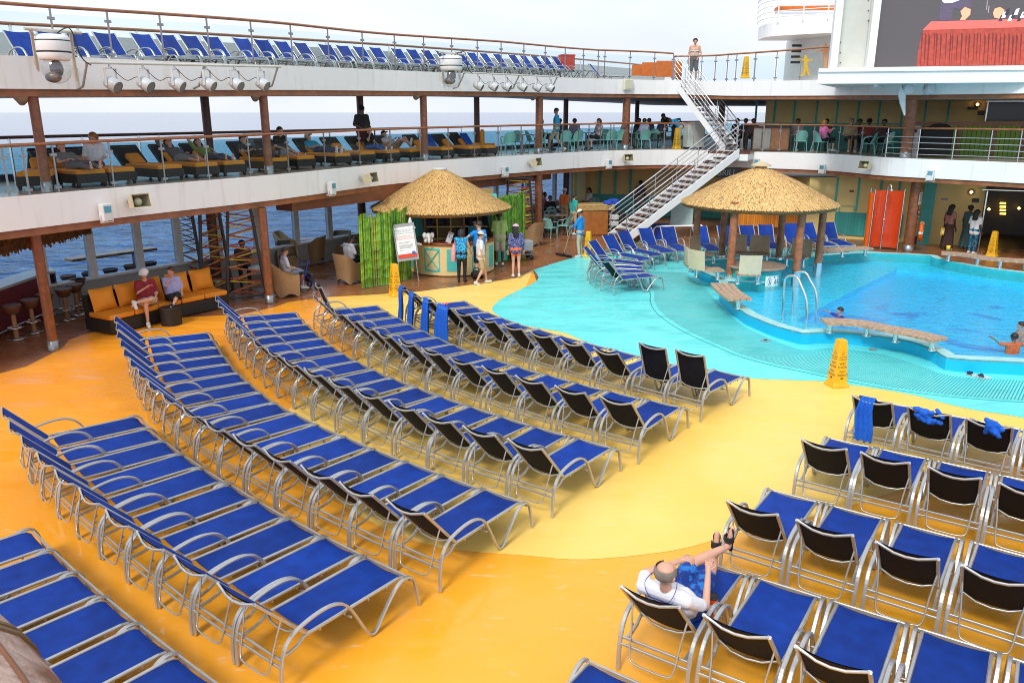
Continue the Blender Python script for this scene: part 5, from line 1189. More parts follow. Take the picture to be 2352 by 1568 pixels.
# walker
c=at(z6(420,1100));t=thing('walker','blue and black rolling walker beside the seated woman','walker',c,R(-50))
BLU=mat('walker_blue',(.02,.03,.35),.3,.4)
for s in(-1,1):
    mb=MB();mb.tube([(s*.26,-.30,.08),(s*.25,-.02,.52),(s*.24,.10,.88)],.014,6);mb.tube([(s*.26,.32,.08),(s*.25,-.02,.52)],.014,6);mb.build('side_frame',BLU,t)
    mb=MB();mb.tube([(s*.24,.10,.88),(s*.24,.02,.92),(s*.24,-.1,.92)],.018,6);mb.build('handle',BLACK,t)
    for y in(-.30,.32):
        mb=MB();mb.lathe([(.045,-.018),(.09,-.018),(.095,0),(.09,.018),(.045,.018)],(s*.26,y,.095),16,M=Matrix.Rotation(R(90),3,'Y'));mb.build('wheel',BLACK,t)
mb=MB();mb.bbox((0,.02,.55),(.46,.30,.05),0,.02);mb.build('seat',BLACK,t)
mb=MB();mb.tube([(-.24,.12,.82),(0,.20,.84),(.24,.12,.82)],.022,6);mb.build('back_strap',BLACK,t)
mb=MB();mb.bbox((0,.22,.36),(.36,.14,.24),0,.03);mb.build('basket',DARK,t)
# ------------------------------------------------------------------ dining furniture in teal
TC=mat('teal_chair_plastic',(.22,.50,.45),.4,var=.05)
def tealchair(loc,rz,label,group='teal cafe chairs',ch=[None]):
    if ch[0]: return dup(ch[0][0],loc,rz,label,group,ch[0][1])
    t=thing('cafe_chair',label,'chair',loc,rz,group)      # faces local +y
    mb=MB();mb.bbox((0,0,.43),(.44,.44,.03),0,.01);mb.build('seat',TC,t)
    for x,y,dx,dy in((-.2,.2,-.03,.04),(.2,.2,.03,.04),(-.19,-.19,-.04,-.08),(.19,-.19,.04,-.08)):
        mb=MB();mb.tube([(x,y,.42),(x+dx,y+dy,0)],.017,6);mb.build('leg',TC,t)
    mb=MB();n=10;vs=[];fs=[]
    for s in(0,1):
        for i in range(n+1):
            a=lerp(-1.15,1.15,i/n);
            for j in range(6):
                f=j/5;r=.235+.03*f+.012*s;top=.42*(1-.55*(abs(a)/1.15)**3);vs.append((r*math.sin(a),-r*math.cos(a)*(.92)+.02-.09*f,.45+top*f))
    for s in(0,1):
        o=s*(n+1)*6
        for i in range(n):
            for j in range(5):
                f=(o+i*6+j,o+(i+1)*6+j,o+(i+1)*6+j+1,o+i*6+j+1);fs.append(f)
    mb.add(vs,fs,True);mb.build('back',TC,t)
    for s in(-1,1):
        mb=MB();mb.tube(smoothcurve([(s*.23,-.10,.70),(s*.26,.05,.68),(s*.255,.18,.62),(s*.225,.21,.43)],3),.018,6);mb.build('arm',TC,t)
    ch[0]=(t,kids(t));return t
def rect_table(loc,rz,label,sx=.8,sy=.8,h=.74,topm=None,cat='table'):
    t=thing('dining_table',label,cat,loc,rz,'dining tables')
    mb=MB();mb.bbox((0,0,h-.02),(sx,sy,.04),0,.012);mb.build('top',topm or mat('table_stone',(.30,.22,.15),.25,var=.2),t)
    mb=MB();mb.box((0,0,h/2-.02),(.10,.10,h-.05));mb.build('pedestal',WOOD,t)
    mb=MB();mb.box((0,0,.015),(.5,.5,.03));mb.build('foot',DARK,t);return t
tealchair(at(z7(388,690)),R(-35),'teal chair nearest the cleaner, left of the front dining table on the main deck')
tealchair(at(z7(505,670)),R(60),'teal chair right of the front dining table on the main deck')
p=at(z7(400,640));rect_table(p,R(20),'front dining table with plates on the main deck, before the man in sunglasses',1.3,.8)
p=at(z7(470,570));rect_table(p,R(20),'back dining table on the main deck behind the man in sunglasses',1.1,.8)
tealchair(at(z7(395,600)),R(170),'teal chair under the man in sunglasses on the main deck')
tealchair(at(z7(425,520)),R(200),'teal chair behind the back dining table by the sea windows')
tealchair(at(z7(500,560)),R(100),'teal chair under the woman in white at the back dining table')
tealchair(at(z7(345,560)),R(-80),'teal chair under the man in orange at the back dining table')
tealchair(at(z7(270,640)),R(-40),'teal chair half hidden behind the lattice screen and brown column')
tealchair(at(z7(740,510)),R(160),'teal chair in the shade behind the service counter')
for px,l in((z7(378,548),'white plate with food on the front dining table, left one'),(z7(345,552),'white plate on the front dining table, right beside the bowl'),(z7(480,470),'white plate on the back dining table')):
    p=G(*px,.745);t=tag(MB().lathe([(.001,.008),(.08,.008),(.13,.022),(.13,.016),(.08,.0),(.001,0)],(0,0,0),18).build('plate',WHITE,None,p),l,'plate',None)
# service counter
c=at(z7(725,660));t=thing('service_counter','wooden service counter with bins on shelves, left of the stairs','counter',c,R(8))
mb=MB();mb.bbox((0,0,.52),(1.15,.7,1.0),0,.01);mb.build('body',mat('counter_wood',(.36,.13,.03),.35,var=.2,scale=4),t)
mb=MB();mb.bbox((.05,0,1.17),(1.6,.75,.26),0,.03);mb.build('top_box',mat('counter_stone',(.42,.27,.10),.4,var=.3,scale=14),t)
mb=MB();mb.box((.9,.05,.5),(.6,.6,.98));mb.build('shelf_unit',DARK,t)
for z in(.42,.68):
    tag(MB().bbox((0,0,.09),(.36,.28,.18),0,.02,).build('bin',mat('bin_grey',(.55,.56,.54),.5),None,c+Vector((.86,-.32,z))),'pale plastic bin on the service counter shelf, '+('lower' if z<.5 else 'upper')+' one','bin')
p=c+Vector((.75,-.05,1.31));mb=MB()
for _ in range(7): mb.ball((random.uniform(-.22,.22),random.uniform(-.12,.12),random.uniform(.0,.12)),random.uniform(.10,.16),10,(1.3,1,.7))
tag(mb.build('blue_bundle',mat('bundle_blue',(.01,.06,.40),.8),None,p),'bundle of blue cloths on the service counter','cloths')
# grey cart
c=at(z7(170,860));t=thing('service_cart','grey utility cart with wheels behind the woman in a pink cap','cart',c,R(20))
mb=MB();mb.bbox((0,0,.52),(.70,.46,.34),0,.03);mb.build('tub',mat('cart_grey',(.35,.37,.40),.45),t)
mb=MB();mb.box((0,0,.22),(.78,.48,.06));mb.build('base_shelf',mat('cart_dark',(.12,.12,.13),.5),t)
for x in(-.3,.3):
    for y in(-.19,.19):
        mb=MB();mb.lathe([(.001,-.02),(.08,-.02),(.085,0),(.08,.02),(.001,.02)],(x,y,.085),14,M=Matrix.Rotation(R(90),3,'X'));mb.build('wheel',BLACK,t)
        mb=MB();mb.tube([(x,y,.2),(x,y,.4)],.015,5);mb.build('leg',GREYM,t)
mb=MB();mb.tube([(-.36,-.2,.3),(-.42,-.2,.85),(-.42,.2,.85),(-.36,.2,.3)],.015,6);mb.build('push_handle',STEEL,t)
# glass guard and blue bin under the stairs
c=Vector(D(*z7(1415,690),33.2));c.z=0;t=thing('sneeze_guard','translucent glass service guard panel beneath the stairs','glass guard',c,R(-15))
mb=MB();v=[(-.45,0,.45),(.45,0,.45),(.45,0,1.45),(.25,0,1.7),(-.45,0,1.7)];mb.add(v+[(x,.03,z) for x,y,z in v],[tuple(range(5)),tuple(range(9,4,-1))]+[(i,(i+1)%5,5+(i+1)%5,5+i) for i in range(5)]);mb.build('panel',mat('frosted_panel',(.42,.56,.56),.25),t)
for x in(-.4,.4):
    mb=MB();mb.tube([(x,.015,0),(x,.015,.5)],.03,6);mb.build('leg',STEEL,t)
c=Vector(D(*z7(1250,660),32.6));c.z=0;t=thing('storage_bin','blue bin under the stairs behind the lounger fan','bin',c,R(-10))
mb=MB();mb.bbox((0,0,.3),(.7,.5,.6),0,.04);mb.build('tub',mat('bin_blue',(.01,.05,.42),.4),t);mb=MB();mb.bbox((0,0,.62),(.74,.54,.05),0,.02);mb.build('rim',mat('bin_blue_rim',(.01,.04,.32),.4),t)
t=thing('pipe_barrier','white pipe barrier behind the lounger fan under the stairs','barrier')
a=Vector(D(*z7(1205,600),32.3));b=Vector(D(*z7(1600,592),31.6))
mb=MB();mb.tube([(a.x,a.y,0),(a.x,a.y,a.z-.1),(a.x+.1,a.y,a.z),(b.x-.1,b.y,b.z),(b.x,b.y,b.z-.1),(b.x,b.y,0)],.035,8);mb.build('pipe',WHITE,t)
# ------------------------------------------------------------------ shower, life ring, column notices
c=Vector(G(*z8(1035,790)).xy);t=thing('outdoor_shower','orange acrylic outdoor shower stall with chrome posts by the pool','shower',(c.x,c.y,0),R(-22));t.scale=(.64,.64,1)
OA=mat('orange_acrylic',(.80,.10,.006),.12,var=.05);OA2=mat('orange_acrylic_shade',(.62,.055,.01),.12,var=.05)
mb=MB();mb.lathe([(1.0,.12),(1.0,2.22)],(0,1.0,0),16,False,a0=R(240),a1=R(278)) if False else mb.strip([Vector((-.92,.30)),Vector((-1.0,-.02)),Vector((-.92,-.28)),Vector((-.72,-.36))],.08,2.15,.02);mb.build('side_panel',OA,t)
bp=[Vector(p) for p in smoothcurve([(-.72,.42),(-.4,.62),(.05,.68),(.5,.6),(.86,.38)],3)]
mb=MB();mb.strip(bp,.08,2.2,.02);mb.build('back_panel',OA2,t)
for x,y in((-.72,-.36),(-.92,.30),(.86,.38)):
    mb=MB();mb.tube([(x,y-.04,0),(x,y-.04,2.28)],.035,8);mb.build('post',STEEL,t)
mb=MB();mb.tube(smoothcurve([(-.05,.30,0),(-.05,.30,1.2),(-.05,.28,2.1),(-.02,.18,2.38),(.08,.02,2.42),(.14,-.06,2.30)],4),.035,8);mb.lathe([(.001,.10),(.04,.09),(.12,0),(.001,-.01)],(.14,-.08,2.22),14);mb.build('shower_pipe',STEEL,t)
mb=MB();mb.ball((-.05,.26,1.15),.06,8);mb.build('valve',STEEL,t)
for z in(.35,1.15,1.95):
    mb=MB();mb.tube([(-.97,.0,z),(-.80,-.34,z)],.015,5);mb.build('clamp',STEEL,t)
col=Vector(G(2085,575).xy)
p=Vector((col.x+.32,col.y-.16,.72));t=thing('life_ring','orange life ring with white bands hanging on the thick column','life ring',p,R(62))
mb=MB();mb.tube([(.30*math.cos(a),0,.30*math.sin(a)+.0) for a in np.linspace(0,6.283,33)[:-1]],.075,10,closed=True);mb.build('ring',mat('ring_orange',(.78,.12,.01),.45),t)
for k in range(4):
    a=k*math.pi/2+math.pi/4*0;mb=MB();mb.tube([(.30*math.cos(a+e),0,.30*math.sin(a+e)) for e in(-.13,0,.13)],.078,10);mb.build('band',WHITE,t)
mb=MB();mb.tube([(.39*math.cos(a),-.02,.39*math.sin(a)) for a in np.linspace(0,6.283,25)[:-1]],.012,5,closed=True);mb.build('rope',ORNG,t)
for z,w,h,l in((1.95,.22,.44,'white printed notice on the thick column above the life ring'),(1.45,.16,.18,'small dark notice on the thick column below the white one')):
    a=R(-78);p=Vector((col.x+.203*math.cos(a+.5),col.y+.203*math.sin(a+.5),z));t=thing('notice',l,'notice',p,a+.5+math.pi/2)
    mb=MB();mb.box((0,0,0),(w,.012,h));mb.build('plate',mat('notice_white',(.6,.6,.58),.5) if h>.3 else DARK,t)
    if h>.3:
        mb=MB()
        for k in range(8): mb.box((0,-.008,.16-.04*k),(w*.75,.003,.012))
        mb.build('print_lines',mat('notice_print',(.2,.18,.2),.6),t)
    else:
        mb=MB();mb.box((0,-.008,0),(.1,.003,.1));mb.build('symbol',mat('notice_symbol',(.4,.4,.38),.6),t)
# ================================================================== THATCHED HUTS, POOL FURNITURE
def thatch_mat():
    m=bpy.data.materials.new('straw_thatch');m.use_nodes=True;nt=m.node_tree;b=nt.nodes['Principled BSDF'];b.inputs['Roughness'].default_value=.75
    at_=nt.nodes.new('ShaderNodeAttribute');at_.attribute_name='tone'
    r=nt.nodes.new('ShaderNodeValToRGB');e=r.color_ramp.elements;e[0].color=(.26,.12,.035,1);e[1].color=(.90,.64,.30,1);k=e.new(.5);k.color=(.62,.37,.12,1)
    nt.links.new(at_.outputs['Fac'],r.inputs['Fac']);nt.links.new(r.outputs['Color'],b.inputs['Base Color']);return m
THATCH=thatch_mat();TH2=mat('thatch_core',(.24,.12,.04),.9,var=.3,scale=15)
def cone_roof(t,prof,seed,tone0,rows=46,thick=.12,name='thatch_roof',sz=1.):
    """prof: (r,z) from apex to eave; many overlapping straw tufts on a solid cone"""
    rnd=random.Random(seed);pr=smoothcurve([(a,b,0) for a,b in prof],6);pr=[(p[0],p[1]) for p in pr]
    mb=MB();mb.lathe(pr+[(pr[-1][0]-.02,pr[-1][1]-thick),(pr[-1][0]-.3,pr[-1][1]-thick*.6),(.05,pr[0][1]-.3)],(0,0,0),48);core=mb.build('roof_core',TH2,t)
    L=[0]
    for a,b in zip(pr,pr[1:]): L.append(L[-1]+math.hypot(b[0]-a[0],b[1]-a[1]))
    def atl(s):
        k=max(0,min(len(pr)-2,int(np.searchsorted(L,s))-1));f=(s-L[k])/(L[k+1]-L[k]);return lerp(pr[k][0],pr[k+1][0],f),lerp(pr[k][1],pr[k+1][1],f),math.atan2(pr[k+1][1]-pr[k][1],pr[k+1][0]-pr[k][0])
    vs=[];fs=[];tone=[]
    for i in range(rows+1):
        s=L[-1]*(i+.6)/(rows+.6);r,z,sl=atl(min(s,L[-1]));n=int(2*math.pi*r/(.048*sz))+8
        for j in range(n):
            a=2*math.pi*(j+rnd.random()*.9)/n;ln=rnd.uniform(.07,.13)*sz;w=rnd.uniform(.014,.030)*sz;lift=rnd.uniform(.006,.026);tw=rnd.uniform(-.5,.5)
            dr=Vector((math.cos(a),math.sin(a),0));tn=Vector((-dr.y,dr.x,0));dn=dr*math.cos(sl)+Vector((0,0,math.sin(sl)));nr=Vector((0,0,1))*math.cos(sl)-dr*math.sin(sl)
            c=dr*(r+rnd.uniform(-.02,.02))+Vector((0,0,z));dn2=(dn+tn*tw*.6).normalized()
            o=len(vs);k=min(1,rnd.gauss(.62,.11))
            vs+=[c-tn*w-dn2*ln*.4+nr*.006,c+tn*w-dn2*ln*.4+nr*.006,c+tn*w*.9+dn2*ln*.35+nr*lift,c-tn*w*.9+dn2*ln*.35+nr*lift,c+dn2*ln*.75+nr*lift*.5]
            fs+=[(o,o+1,o+2,o+3),(o+3,o+2,o+4)];tone+=[k*tone0]*5
    # fringe at the eave
    r,z,_=atl(L[-1])
    for j in range(int(2*math.pi*r/.028)):
        a=2*math.pi*rnd.random();dr=Vector((math.cos(a),math.sin(a),0));tn=Vector((-dr.y,dr.x,0));c=dr*(r+rnd.uniform(-.12,.01))+Vector((0,0,z+.01));w=rnd.uniform(.012,.03);l=rnd.uniform(.05,thick+.015)
        o=len(vs);vs+=[c-tn*w,c+tn*w,c+tn*w*.6-Vector((0,0,l))-dr*.05,c-tn*w*.6-Vector((0,0,l))-dr*.05];fs.append((o,o+1,o+2,o+3));tone+=[rnd.uniform(.3,.7)*tone0]*4
    mb=MB();mb.add(vs,fs);o=mb.build(name,THATCH,t,fix=False)
    at_=o.data.attributes.new('tone','FLOAT','POINT');at_.data.foreach_set('value',tone)
    return o
# ---- towel hut
H1=Vector((-2.36,26.7,0))
t=thing('towel_hut_roof','conical straw thatched roof over the towel hut','thatched roof',H1)
cone_roof(t,[(.16,3.20),(.55,3.0),(1.2,2.62),(1.85,2.24),(2.28,2.02)],5,.92)
mb=MB();mb.lathe([(.001,3.26),(.22,3.26),(.24,3.22),(.2,3.18)],(0,0,0),20);mb.build('cap',mat('pale_cap',(.6,.62,.6),.4),t)
for a in(R(50),R(130),R(250),R(310)):
    mb=MB();mb.tube([(1.25*math.cos(a),1.25*math.sin(a),.0),(1.25*math.cos(a),1.25*math.sin(a),2.4)],.05,8);mb.build('post',WOODD,t)
t=thing('towel_counter','round cream towel counter with turquoise cross panels and wooden top','counter',(-2.0,26.35,0))
a0,a1=R(180),R(352);rr=1.42
mb=MB();mb.lathe([(rr,.02),(rr,.98)],(0,0,0),40,False,a0=a0,a1=a1);mb.lathe([(rr-.5,.98),(rr-.5,.02)],(0,0,0),40,False,a0=a0,a1=a1);mb.build('drum',CREAMW,t)
mb=MB();mb.lathe([(rr-.5,1.06),(rr+.06,1.06),(rr+.07,1.03),(rr+.05,.98),(rr-.5,.98),(rr-.5,1.06)],(0,0,0),40,False,a0=a0-.03,a1=a1+.03);mb.build('counter_top',mat('counter_redwood',(.28,.075,.03),.2,var=.2,coat=.3),t)
def drum_panel(mb,aa,ab,z0,z1,p=.012):
    for k in range(4):
        b0=lerp(aa,ab,k/4);b1=lerp(aa,ab,(k+1)/4);r=rr+p;vs=[(q*math.cos(b),q*math.sin(b),z) for b in(b0,b1) for z in(z0,z1) for q in(r,rr-.01)]
        mb.add(vs,[(0,2,6,4),(0,1,3,2),(4,6,7,5),(2,3,7,6),(0,4,5,1)])
for c in(R(236),R(262),R(318),):
    pass
for c,w,x in((205,8,0),(248,11,1),(276,8,0),(312,11,1),(338,6,0)):
    mb=MB();aa,ab=R(c-w),R(c+w)
    if not x: drum_panel(mb,aa,ab,.16,.86)
    else:
        for z0,z1 in((.14,.20),(.82,.88)): drum_panel(mb,aa,ab,z0,z1)
        q=R(1.6);drum_panel(mb,aa,aa+q,.2,.82);drum_panel(mb,ab-q,ab,.2,.82)
        for s in(0,1):
            P=[]
            for k in range(9):
                b=lerp(aa+q,ab-q,k/8);z=lerp(.21,.81,k/8 if s else 1-k/8);P.append(((rr+.012)*math.cos(b),(rr+.012)*math.sin(b),z))
            mb.tube(P,.022,5)
    mb.build('turquoise_panel',TEALB,t)
t=thing('towel_shelves','towel hut back wall of cream cubbyholes holding rolled blue towels','shelves',(-2.05,27.2,0),R(4))
mb=MB();mb.box((0,.5,1.25),(2.9,.05,2.5));mb.build('back_board',mat('shelf_back',(.30,.22,.10),.6),t)
TB=mat('towel_blue',(.006,.09,.48),.85,var=.15,scale=30,bump=.4,bscale=120)
for i in range(6):
    mb=MB();x=-.95+.46*i;mb.box((x,.25,1.35),(.035,.5,1.9));mb.build('upright',CREAMW,t)
for j in range(5):
    mb=MB();mb.box((.2,.25,.42+.42*j),(2.3,.5,.035));mb.build('shelf',CREAMW,t)
mb=MB();mb.box((-1.22,.1,1.25),(.5,.06,2.4));mb.build('side_boards',stripes('teal_boards2',(.04,.38,.35),(.02,.2,.19),9,'X',.92),t)
mb=MB();mb.box((1.5,.05,1.2),(.42,.06,2.3),M=Matrix.Rotation(R(-9),3,'Y'));mb.build('slanted_post',TEALB,t)
tg='rolled towels in the hut cubbyholes'
for i in range(5):
    for j in range(4):
        if (i*7+j*5)%6==0: continue
        mb=MB()
        for k in range(3): mb.tube([(0,-.16,.055+.10*k),(0,.20,.055+.10*k)],.055,8)
        p=Vector((-2.05,27.2,0))+Matrix.Rotation(R(4),3,'Z')@Vector((-.72+.46*i,.24,.44+.42*j))
        nm=['bottom','second','third','top'][j];tag(mb.build('towel_pile',mat('towel_navy',(.005,.03,.16),.9),None,p,R(4)),f'dark blue towel pile in the hut shelves, {nm} row, column {["one","two","three","four","five"][i]}','towels',tg)
# bamboo screens
BG=mat('bamboo_green',(.14,.34,.015),.45,var=.4,scale=3);BGS=[BG,mat('bamboo_dark',(.06,.20,.012),.45,var=.4,scale=3),mat('bamboo_olive',(.20,.30,.03),.5,var=.4,scale=3),BG];BJ=mat('bamboo_joint',(.36,.46,.08),.5)
def bamboo(P,label,h,pitch=.052,seed=1,hv=.12):
    rnd=random.Random(seed);t=thing('bamboo_screen',label,'screen');P=resample([Vector((p[0],p[1],0)) for p in P],max(2,int(sum((Vector(b)-Vector(a)).length for a,b in zip(P,P[1:]))/pitch)))
    for p in P:
        mb=MB();r=rnd.uniform(.026,.040);hh=h+rnd.uniform(-hv,hv*.3);z=0;pts=[];rs=[];x=p.x+rnd.uniform(-.015,.015);y=p.y+rnd.uniform(-.02,.02);lx=rnd.uniform(-.02,.02)
        o=0
        while z<hh:
            z2=min(hh,z+rnd.uniform(.22,.34));pts+=[(x+lx*z/h,y,z+.004),(x+lx*z/h,y,z+.012),(x+lx*z2/h,y,z2-.012),(x+lx*z2/h,y,z2)];rs+=[r*1.14,r,r,r*1.14];z=z2
        mb.tube(pts,rs,6);mb.build('pole',rnd.choice(BGS),t)
    return t
g=lambda px: (G(*px).x,G(*px).y)
bamboo([g((833,662)),g((862,657)),g((900,652))],'green bamboo pole screen left of the towel counter, in front',2.16,seed=3)
a=g((902,648));bamboo([a,(a[0]+.35,a[1]+.35),(-3.25,25.35)],'green bamboo pole screen behind the sign easel',2.2,seed=4)
a=g((1100,610));bamboo([(-.72,26.9),(-.2,27.9),(.45,29.2)],'green bamboo pole screen right of the towel counter, behind the man in green',2.25,seed=5)
# sign easel
c=(G(*z6(1190,1035))+G(*z6(1290,1035)))/2;t=thing('sign_easel','white towel policy sign on a silver easel by the bamboo','sign',c,R(12))
for s in(-1,1):
    mb=MB();mb.tube([(s*.32,.0,.0),(s*.24,.12,1.0),(s*.22,.16,1.55)],.016,6);mb.build('leg',STEEL,t)
mb=MB();mb.tube([(.32,0,.02),(.30,.1,.02),(-.1,.35,.02)],.014,6);mb.build('foot_bar',STEEL,t)
Mb=Matrix.Translation((-.03,.06,1.22))@Matrix.Rotation(R(-6),4,'Y')@Matrix.Rotation(R(-10),4,'X')
def tb(mb,c,d): 
    x,y,z=[q/2 for q in d];vs=[Mb@(Vector(c)+Vector((sx*x,sy*y,sz*z))) for sz in(-1,1) for sy in(-1,1) for sx in(-1,1)];mb.add(vs,[(0,2,3,1),(4,5,7,6),(0,1,5,4),(2,6,7,3),(0,4,6,2),(1,3,7,5)])
mb=MB();tb(mb,(0,0,0),(.66,.05,1.12));fr_=mb.build('frame',GREYM,t)
mb=MB();tb(mb,(0,-.03,.0),(.56,.012,.92));b_=mb.build('paper',WHITE,t)
mb=MB();tb(mb,(0,-.04,-.41),(.56,.008,.11));mb.build('red_band',mat('sign_red',(.70,.06,.02),.5),t)
mb=MB();mb.lathe([(.001,0),(.055,0)],(0,0,0),18,False,M=(Mb@Matrix.Rotation(R(90),4,'X')).to_3x3());o=mb.build('blue_badge',mat('sign_blue',(.02,.14,.45),.5),t,Mb@Vector((.20,-.048,-.345)),fix=False)
def st_(lines,m,name):
    mb=MB()
    for s,z,sz in lines: text(mb,s,Mb@Matrix.Translation((-.0,-.0385,z))@Matrix.Rotation(R(90),4,'X'),sz)
    mb.build(name,m,t,fix=False)
st_([("YOU'RE WELCOME TO USE",.36,.046),('YOUR DECK CHAIR',.31,.046),('AS LONG AS YOU WANT',.26,.046)],mat('sign_teal_print',(.04,.22,.30),.6),'teal_lettering')
st_([('AS LONG AS YOU ARE IN IT.',.18,.040),('OR AT LEAST NOT OUT OF IT',.135,.040),('FOR MORE THAN 40 MINUTES.',.09,.040)],mat('sign_red_print',(.60,.05,.02),.6),'red_lettering')
mb=MB()
for z,w in((-.0,.42),(-.025,.3),(-.08,.42),(-.105,.42),(-.13,.42),(-.155,.42),(-.18,.36),(-.24,.2)): tb(mb,(-.21+w/2,-.0375,z),(w,.003,.009))
mb.build('fine_print',mat('sign_grey_print',(.25,.25,.27),.6),t)
# towel animals
TWH=mat('white_towel',(.78,.77,.76),.9,var=.05,bump=.4,bscale=60)
p=Vector((-3.0,25.42,1.06));t=thing('towel_monkey','white folded towel animal hanging beside the sign','towel animal',G(*z6(1270,690),1.25) if False else Vector((-3.12,24.55,1.05)),R(10))
mb=MB();mb.tube([(0,0,.86),(.0,0,.62),(.02,0,.42)],[.03,.09,.07],10);mb.tube([(-.02,0,.5),(-.12,0,.38),(-.02,-.02,.30)],[.05,.06,.04],8);mb.tube([(.05,0,.42),(.08,0,.25),(-.06,-.02,.18),(.16,-.05,.06),(.32,-.04,.02)],[.06,.055,.06,.055,.04],8);mb.tube([(.08,0,.6),(.13,0,.52)],[.04,.045],8);mb.build('towel',TWH,t)
p=Vector((-2.63,25.05,1.06));t=thing('towel_elephant','white folded towel elephant on the towel counter','towel animal',p,R(12))
mb=MB();mb.ball((0,.06,.13),.15,12,(1,1,.85));mb.ball((0,-.08,.22),.10,12);mb.tube([(0,-.15,.24),(0,-.20,.14),(0,-.20,.03)],[.05,.045,.035],8)
for s in(-1,1): mb.ball((s*.12,-.06,.24),.085,10,(.8,.35,1.1));mb.ball((s*.09,-.05,.06),.06,8)
mb.build('towel',TWH,t)
mb=MB()
for s in(-1,1): mb.ball((s*.03,-.172,.25),.012,6)
mb.build('eye',BLACK,t)
p=Vector((-1.95,24.98,1.06));t=thing('counter_leaflet','small grey leaflet stand leaning on the towel counter','leaflet',p,R(-8))
Mb=Matrix.Translation((0,0,.17))@Matrix.Rotation(R(18),4,'Y')@Matrix.Rotation(R(-16),4,'X')
mb=MB();tb(mb,(0,0,0),(.17,.012,.34));mb.build('card',mat('leaflet_lilac',(.45,.43,.50),.5),t)
mb=MB();tb(mb,(0,-.008,.13),(.14,.003,.03));tb(mb,(-.02,-.008,.03),(.04,.003,.06));tb(mb,(.05,-.008,-.01),(.03,.003,.06));mb.build('print',mat('leaflet_print',(.12,.10,.16),.5),t)
# ---- pool hut
H2=Vector((7.68,25.2,0));
t=thing('pool_hut','pool hut with pale straw thatched roof on brown wooden posts','thatched hut',H2)
cone_roof(t,[(.14,3.36),(.6,3.18),(1.2,2.92),(1.85,2.57),(2.34,2.31)],9,1.12,rows=46)
mb=MB();mb.lathe([(.001,3.56),(.10,3.53),(.30,3.44),(.31,3.41),(.17,3.40),(.17,3.30)],(0,0,0),16);mb.build('cap',mat('cap_straw',(.55,.45,.28),.6),t)
posts=[(1596,596),(1657,591),(1676,635.5),(1788,596),(1826,657),(1875.5,636)]
for k,px in enumerate(posts):
    p=G(*px,.28 if k<4 else .0)-H2;z0=.28 if k<4 else -.1
    mb=MB();mb.lathe([(.115,z0+.0 if k<4 else .42),(.11,2.5)],(p.x,p.y,0),16);o=mb.build('post',mat('hut_post',(.36,.135,.06),.35,var=.35,scale=6),t)
    mb=MB();mb.lathe([(.135,z0),(.13,.36 if k<4 else .46)],(p.x,p.y,0),16);mb.build('post_collar',STEEL,t)
for k in range(3):
    a=R(200+70*k);mb=MB();mb.box((1.75*math.cos(a),1.75*math.sin(a),2.2),(.2,.12,.12));mb.build('lamp_box',TEAL,t)
BEN=mat('bench_teak',(.42,.29,.20),.6,var=.35,scale=14);BENG=mat('bench_grey_teak',(.30,.22,.17),.55,var=.3,scale=14);BPAN=mat('cream_back',(.66,.56,.37),.4,var=.06);BPANB=mat('brown_back',(.36,.24,.14),.3,var=.15)
def bench(P,w,z,label,m=BEN,legs=4,th=.06,zleg=.28,name='pool_bench',planks=4,gap=True):
    """curved plank seat on steel legs; P = plan centre line"""
    t=thing(name,label,'bench');P=[Vector((p[0],p[1])) for p in P]
    S=[Vector((q.x,q.y)) for q in resample([Vector((p.x,p.y,0)) for p in smoothcurve(P,4)],17)]
    for k in range(planks):
        a=-w/2+w*k/planks+.006;b=-w/2+w*(k+1)/planks-.006;A=offset(S,a);B=offset(S,b);mb=MB();vs=[]
        for p,q in zip(A,B): vs+=[(p.x,p.y,z-th),(p.x,p.y,z),(q.x,q.y,z),(q.x,q.y,z-th)]
        n=len(S);mb.add(vs,[(4*i+j,4*i+(j+1)%4,4*i+4+(j+1)%4,4*i+4+j) for i in range(n-1) for j in range(4)]+[(0,1,2,3),(4*n-1,4*n-2,4*n-3,4*n-4)]);mb.build('plank',m,t)
    for f in np.linspace(.08,.92,legs):
        p=S[int(round(f*16))];mb=MB();mb.lathe([(.06,zleg),(.055,z-th)],(p.x,p.y,0),12);mb.lathe([(.09,zleg),(.09,zleg+.02),(.001,zleg+.02)],(p.x,p.y,0),12);mb.build('leg',STEEL,t)
    return t,S
def gz(px,z): 
    p=G(*px,z);return (p.x,p.y)
bz=.56
b1=[gz(p,bz) for p in(z7(1740,1042),z7(1790,1100),z7(1885,1165))]
bench(b1,.62,bz,'short curved teak bench on the pool rim, left of the ladder',legs=2)
b2=[gz(p,bz) for p in(z8(585,1335),z8(840,1345),z8(1080,1390),z8(1300,1430),z8(1500,1480))]
bench(b2,.50,bz,'long curved teak bench on the near pool rim',legs=4)
b3=[gz(p,.56) for p in(z8(1510,800),z8(1700,815),z8(1900,845),z8(2150,862),z8(2500,880))]
bench(b3,.55,.56,'long curved teak bench on the far right pool rim, holding a yellow cup',legs=5)
b4=[gz(p,.56) for p in(z8(545,790),z8(700,775),z8(940,760))]
bench(b4,.5,.56,'pale teak bench on the far pool rim before the right loungers',legs=3)
zb=ZZ(2720,940,.2976)
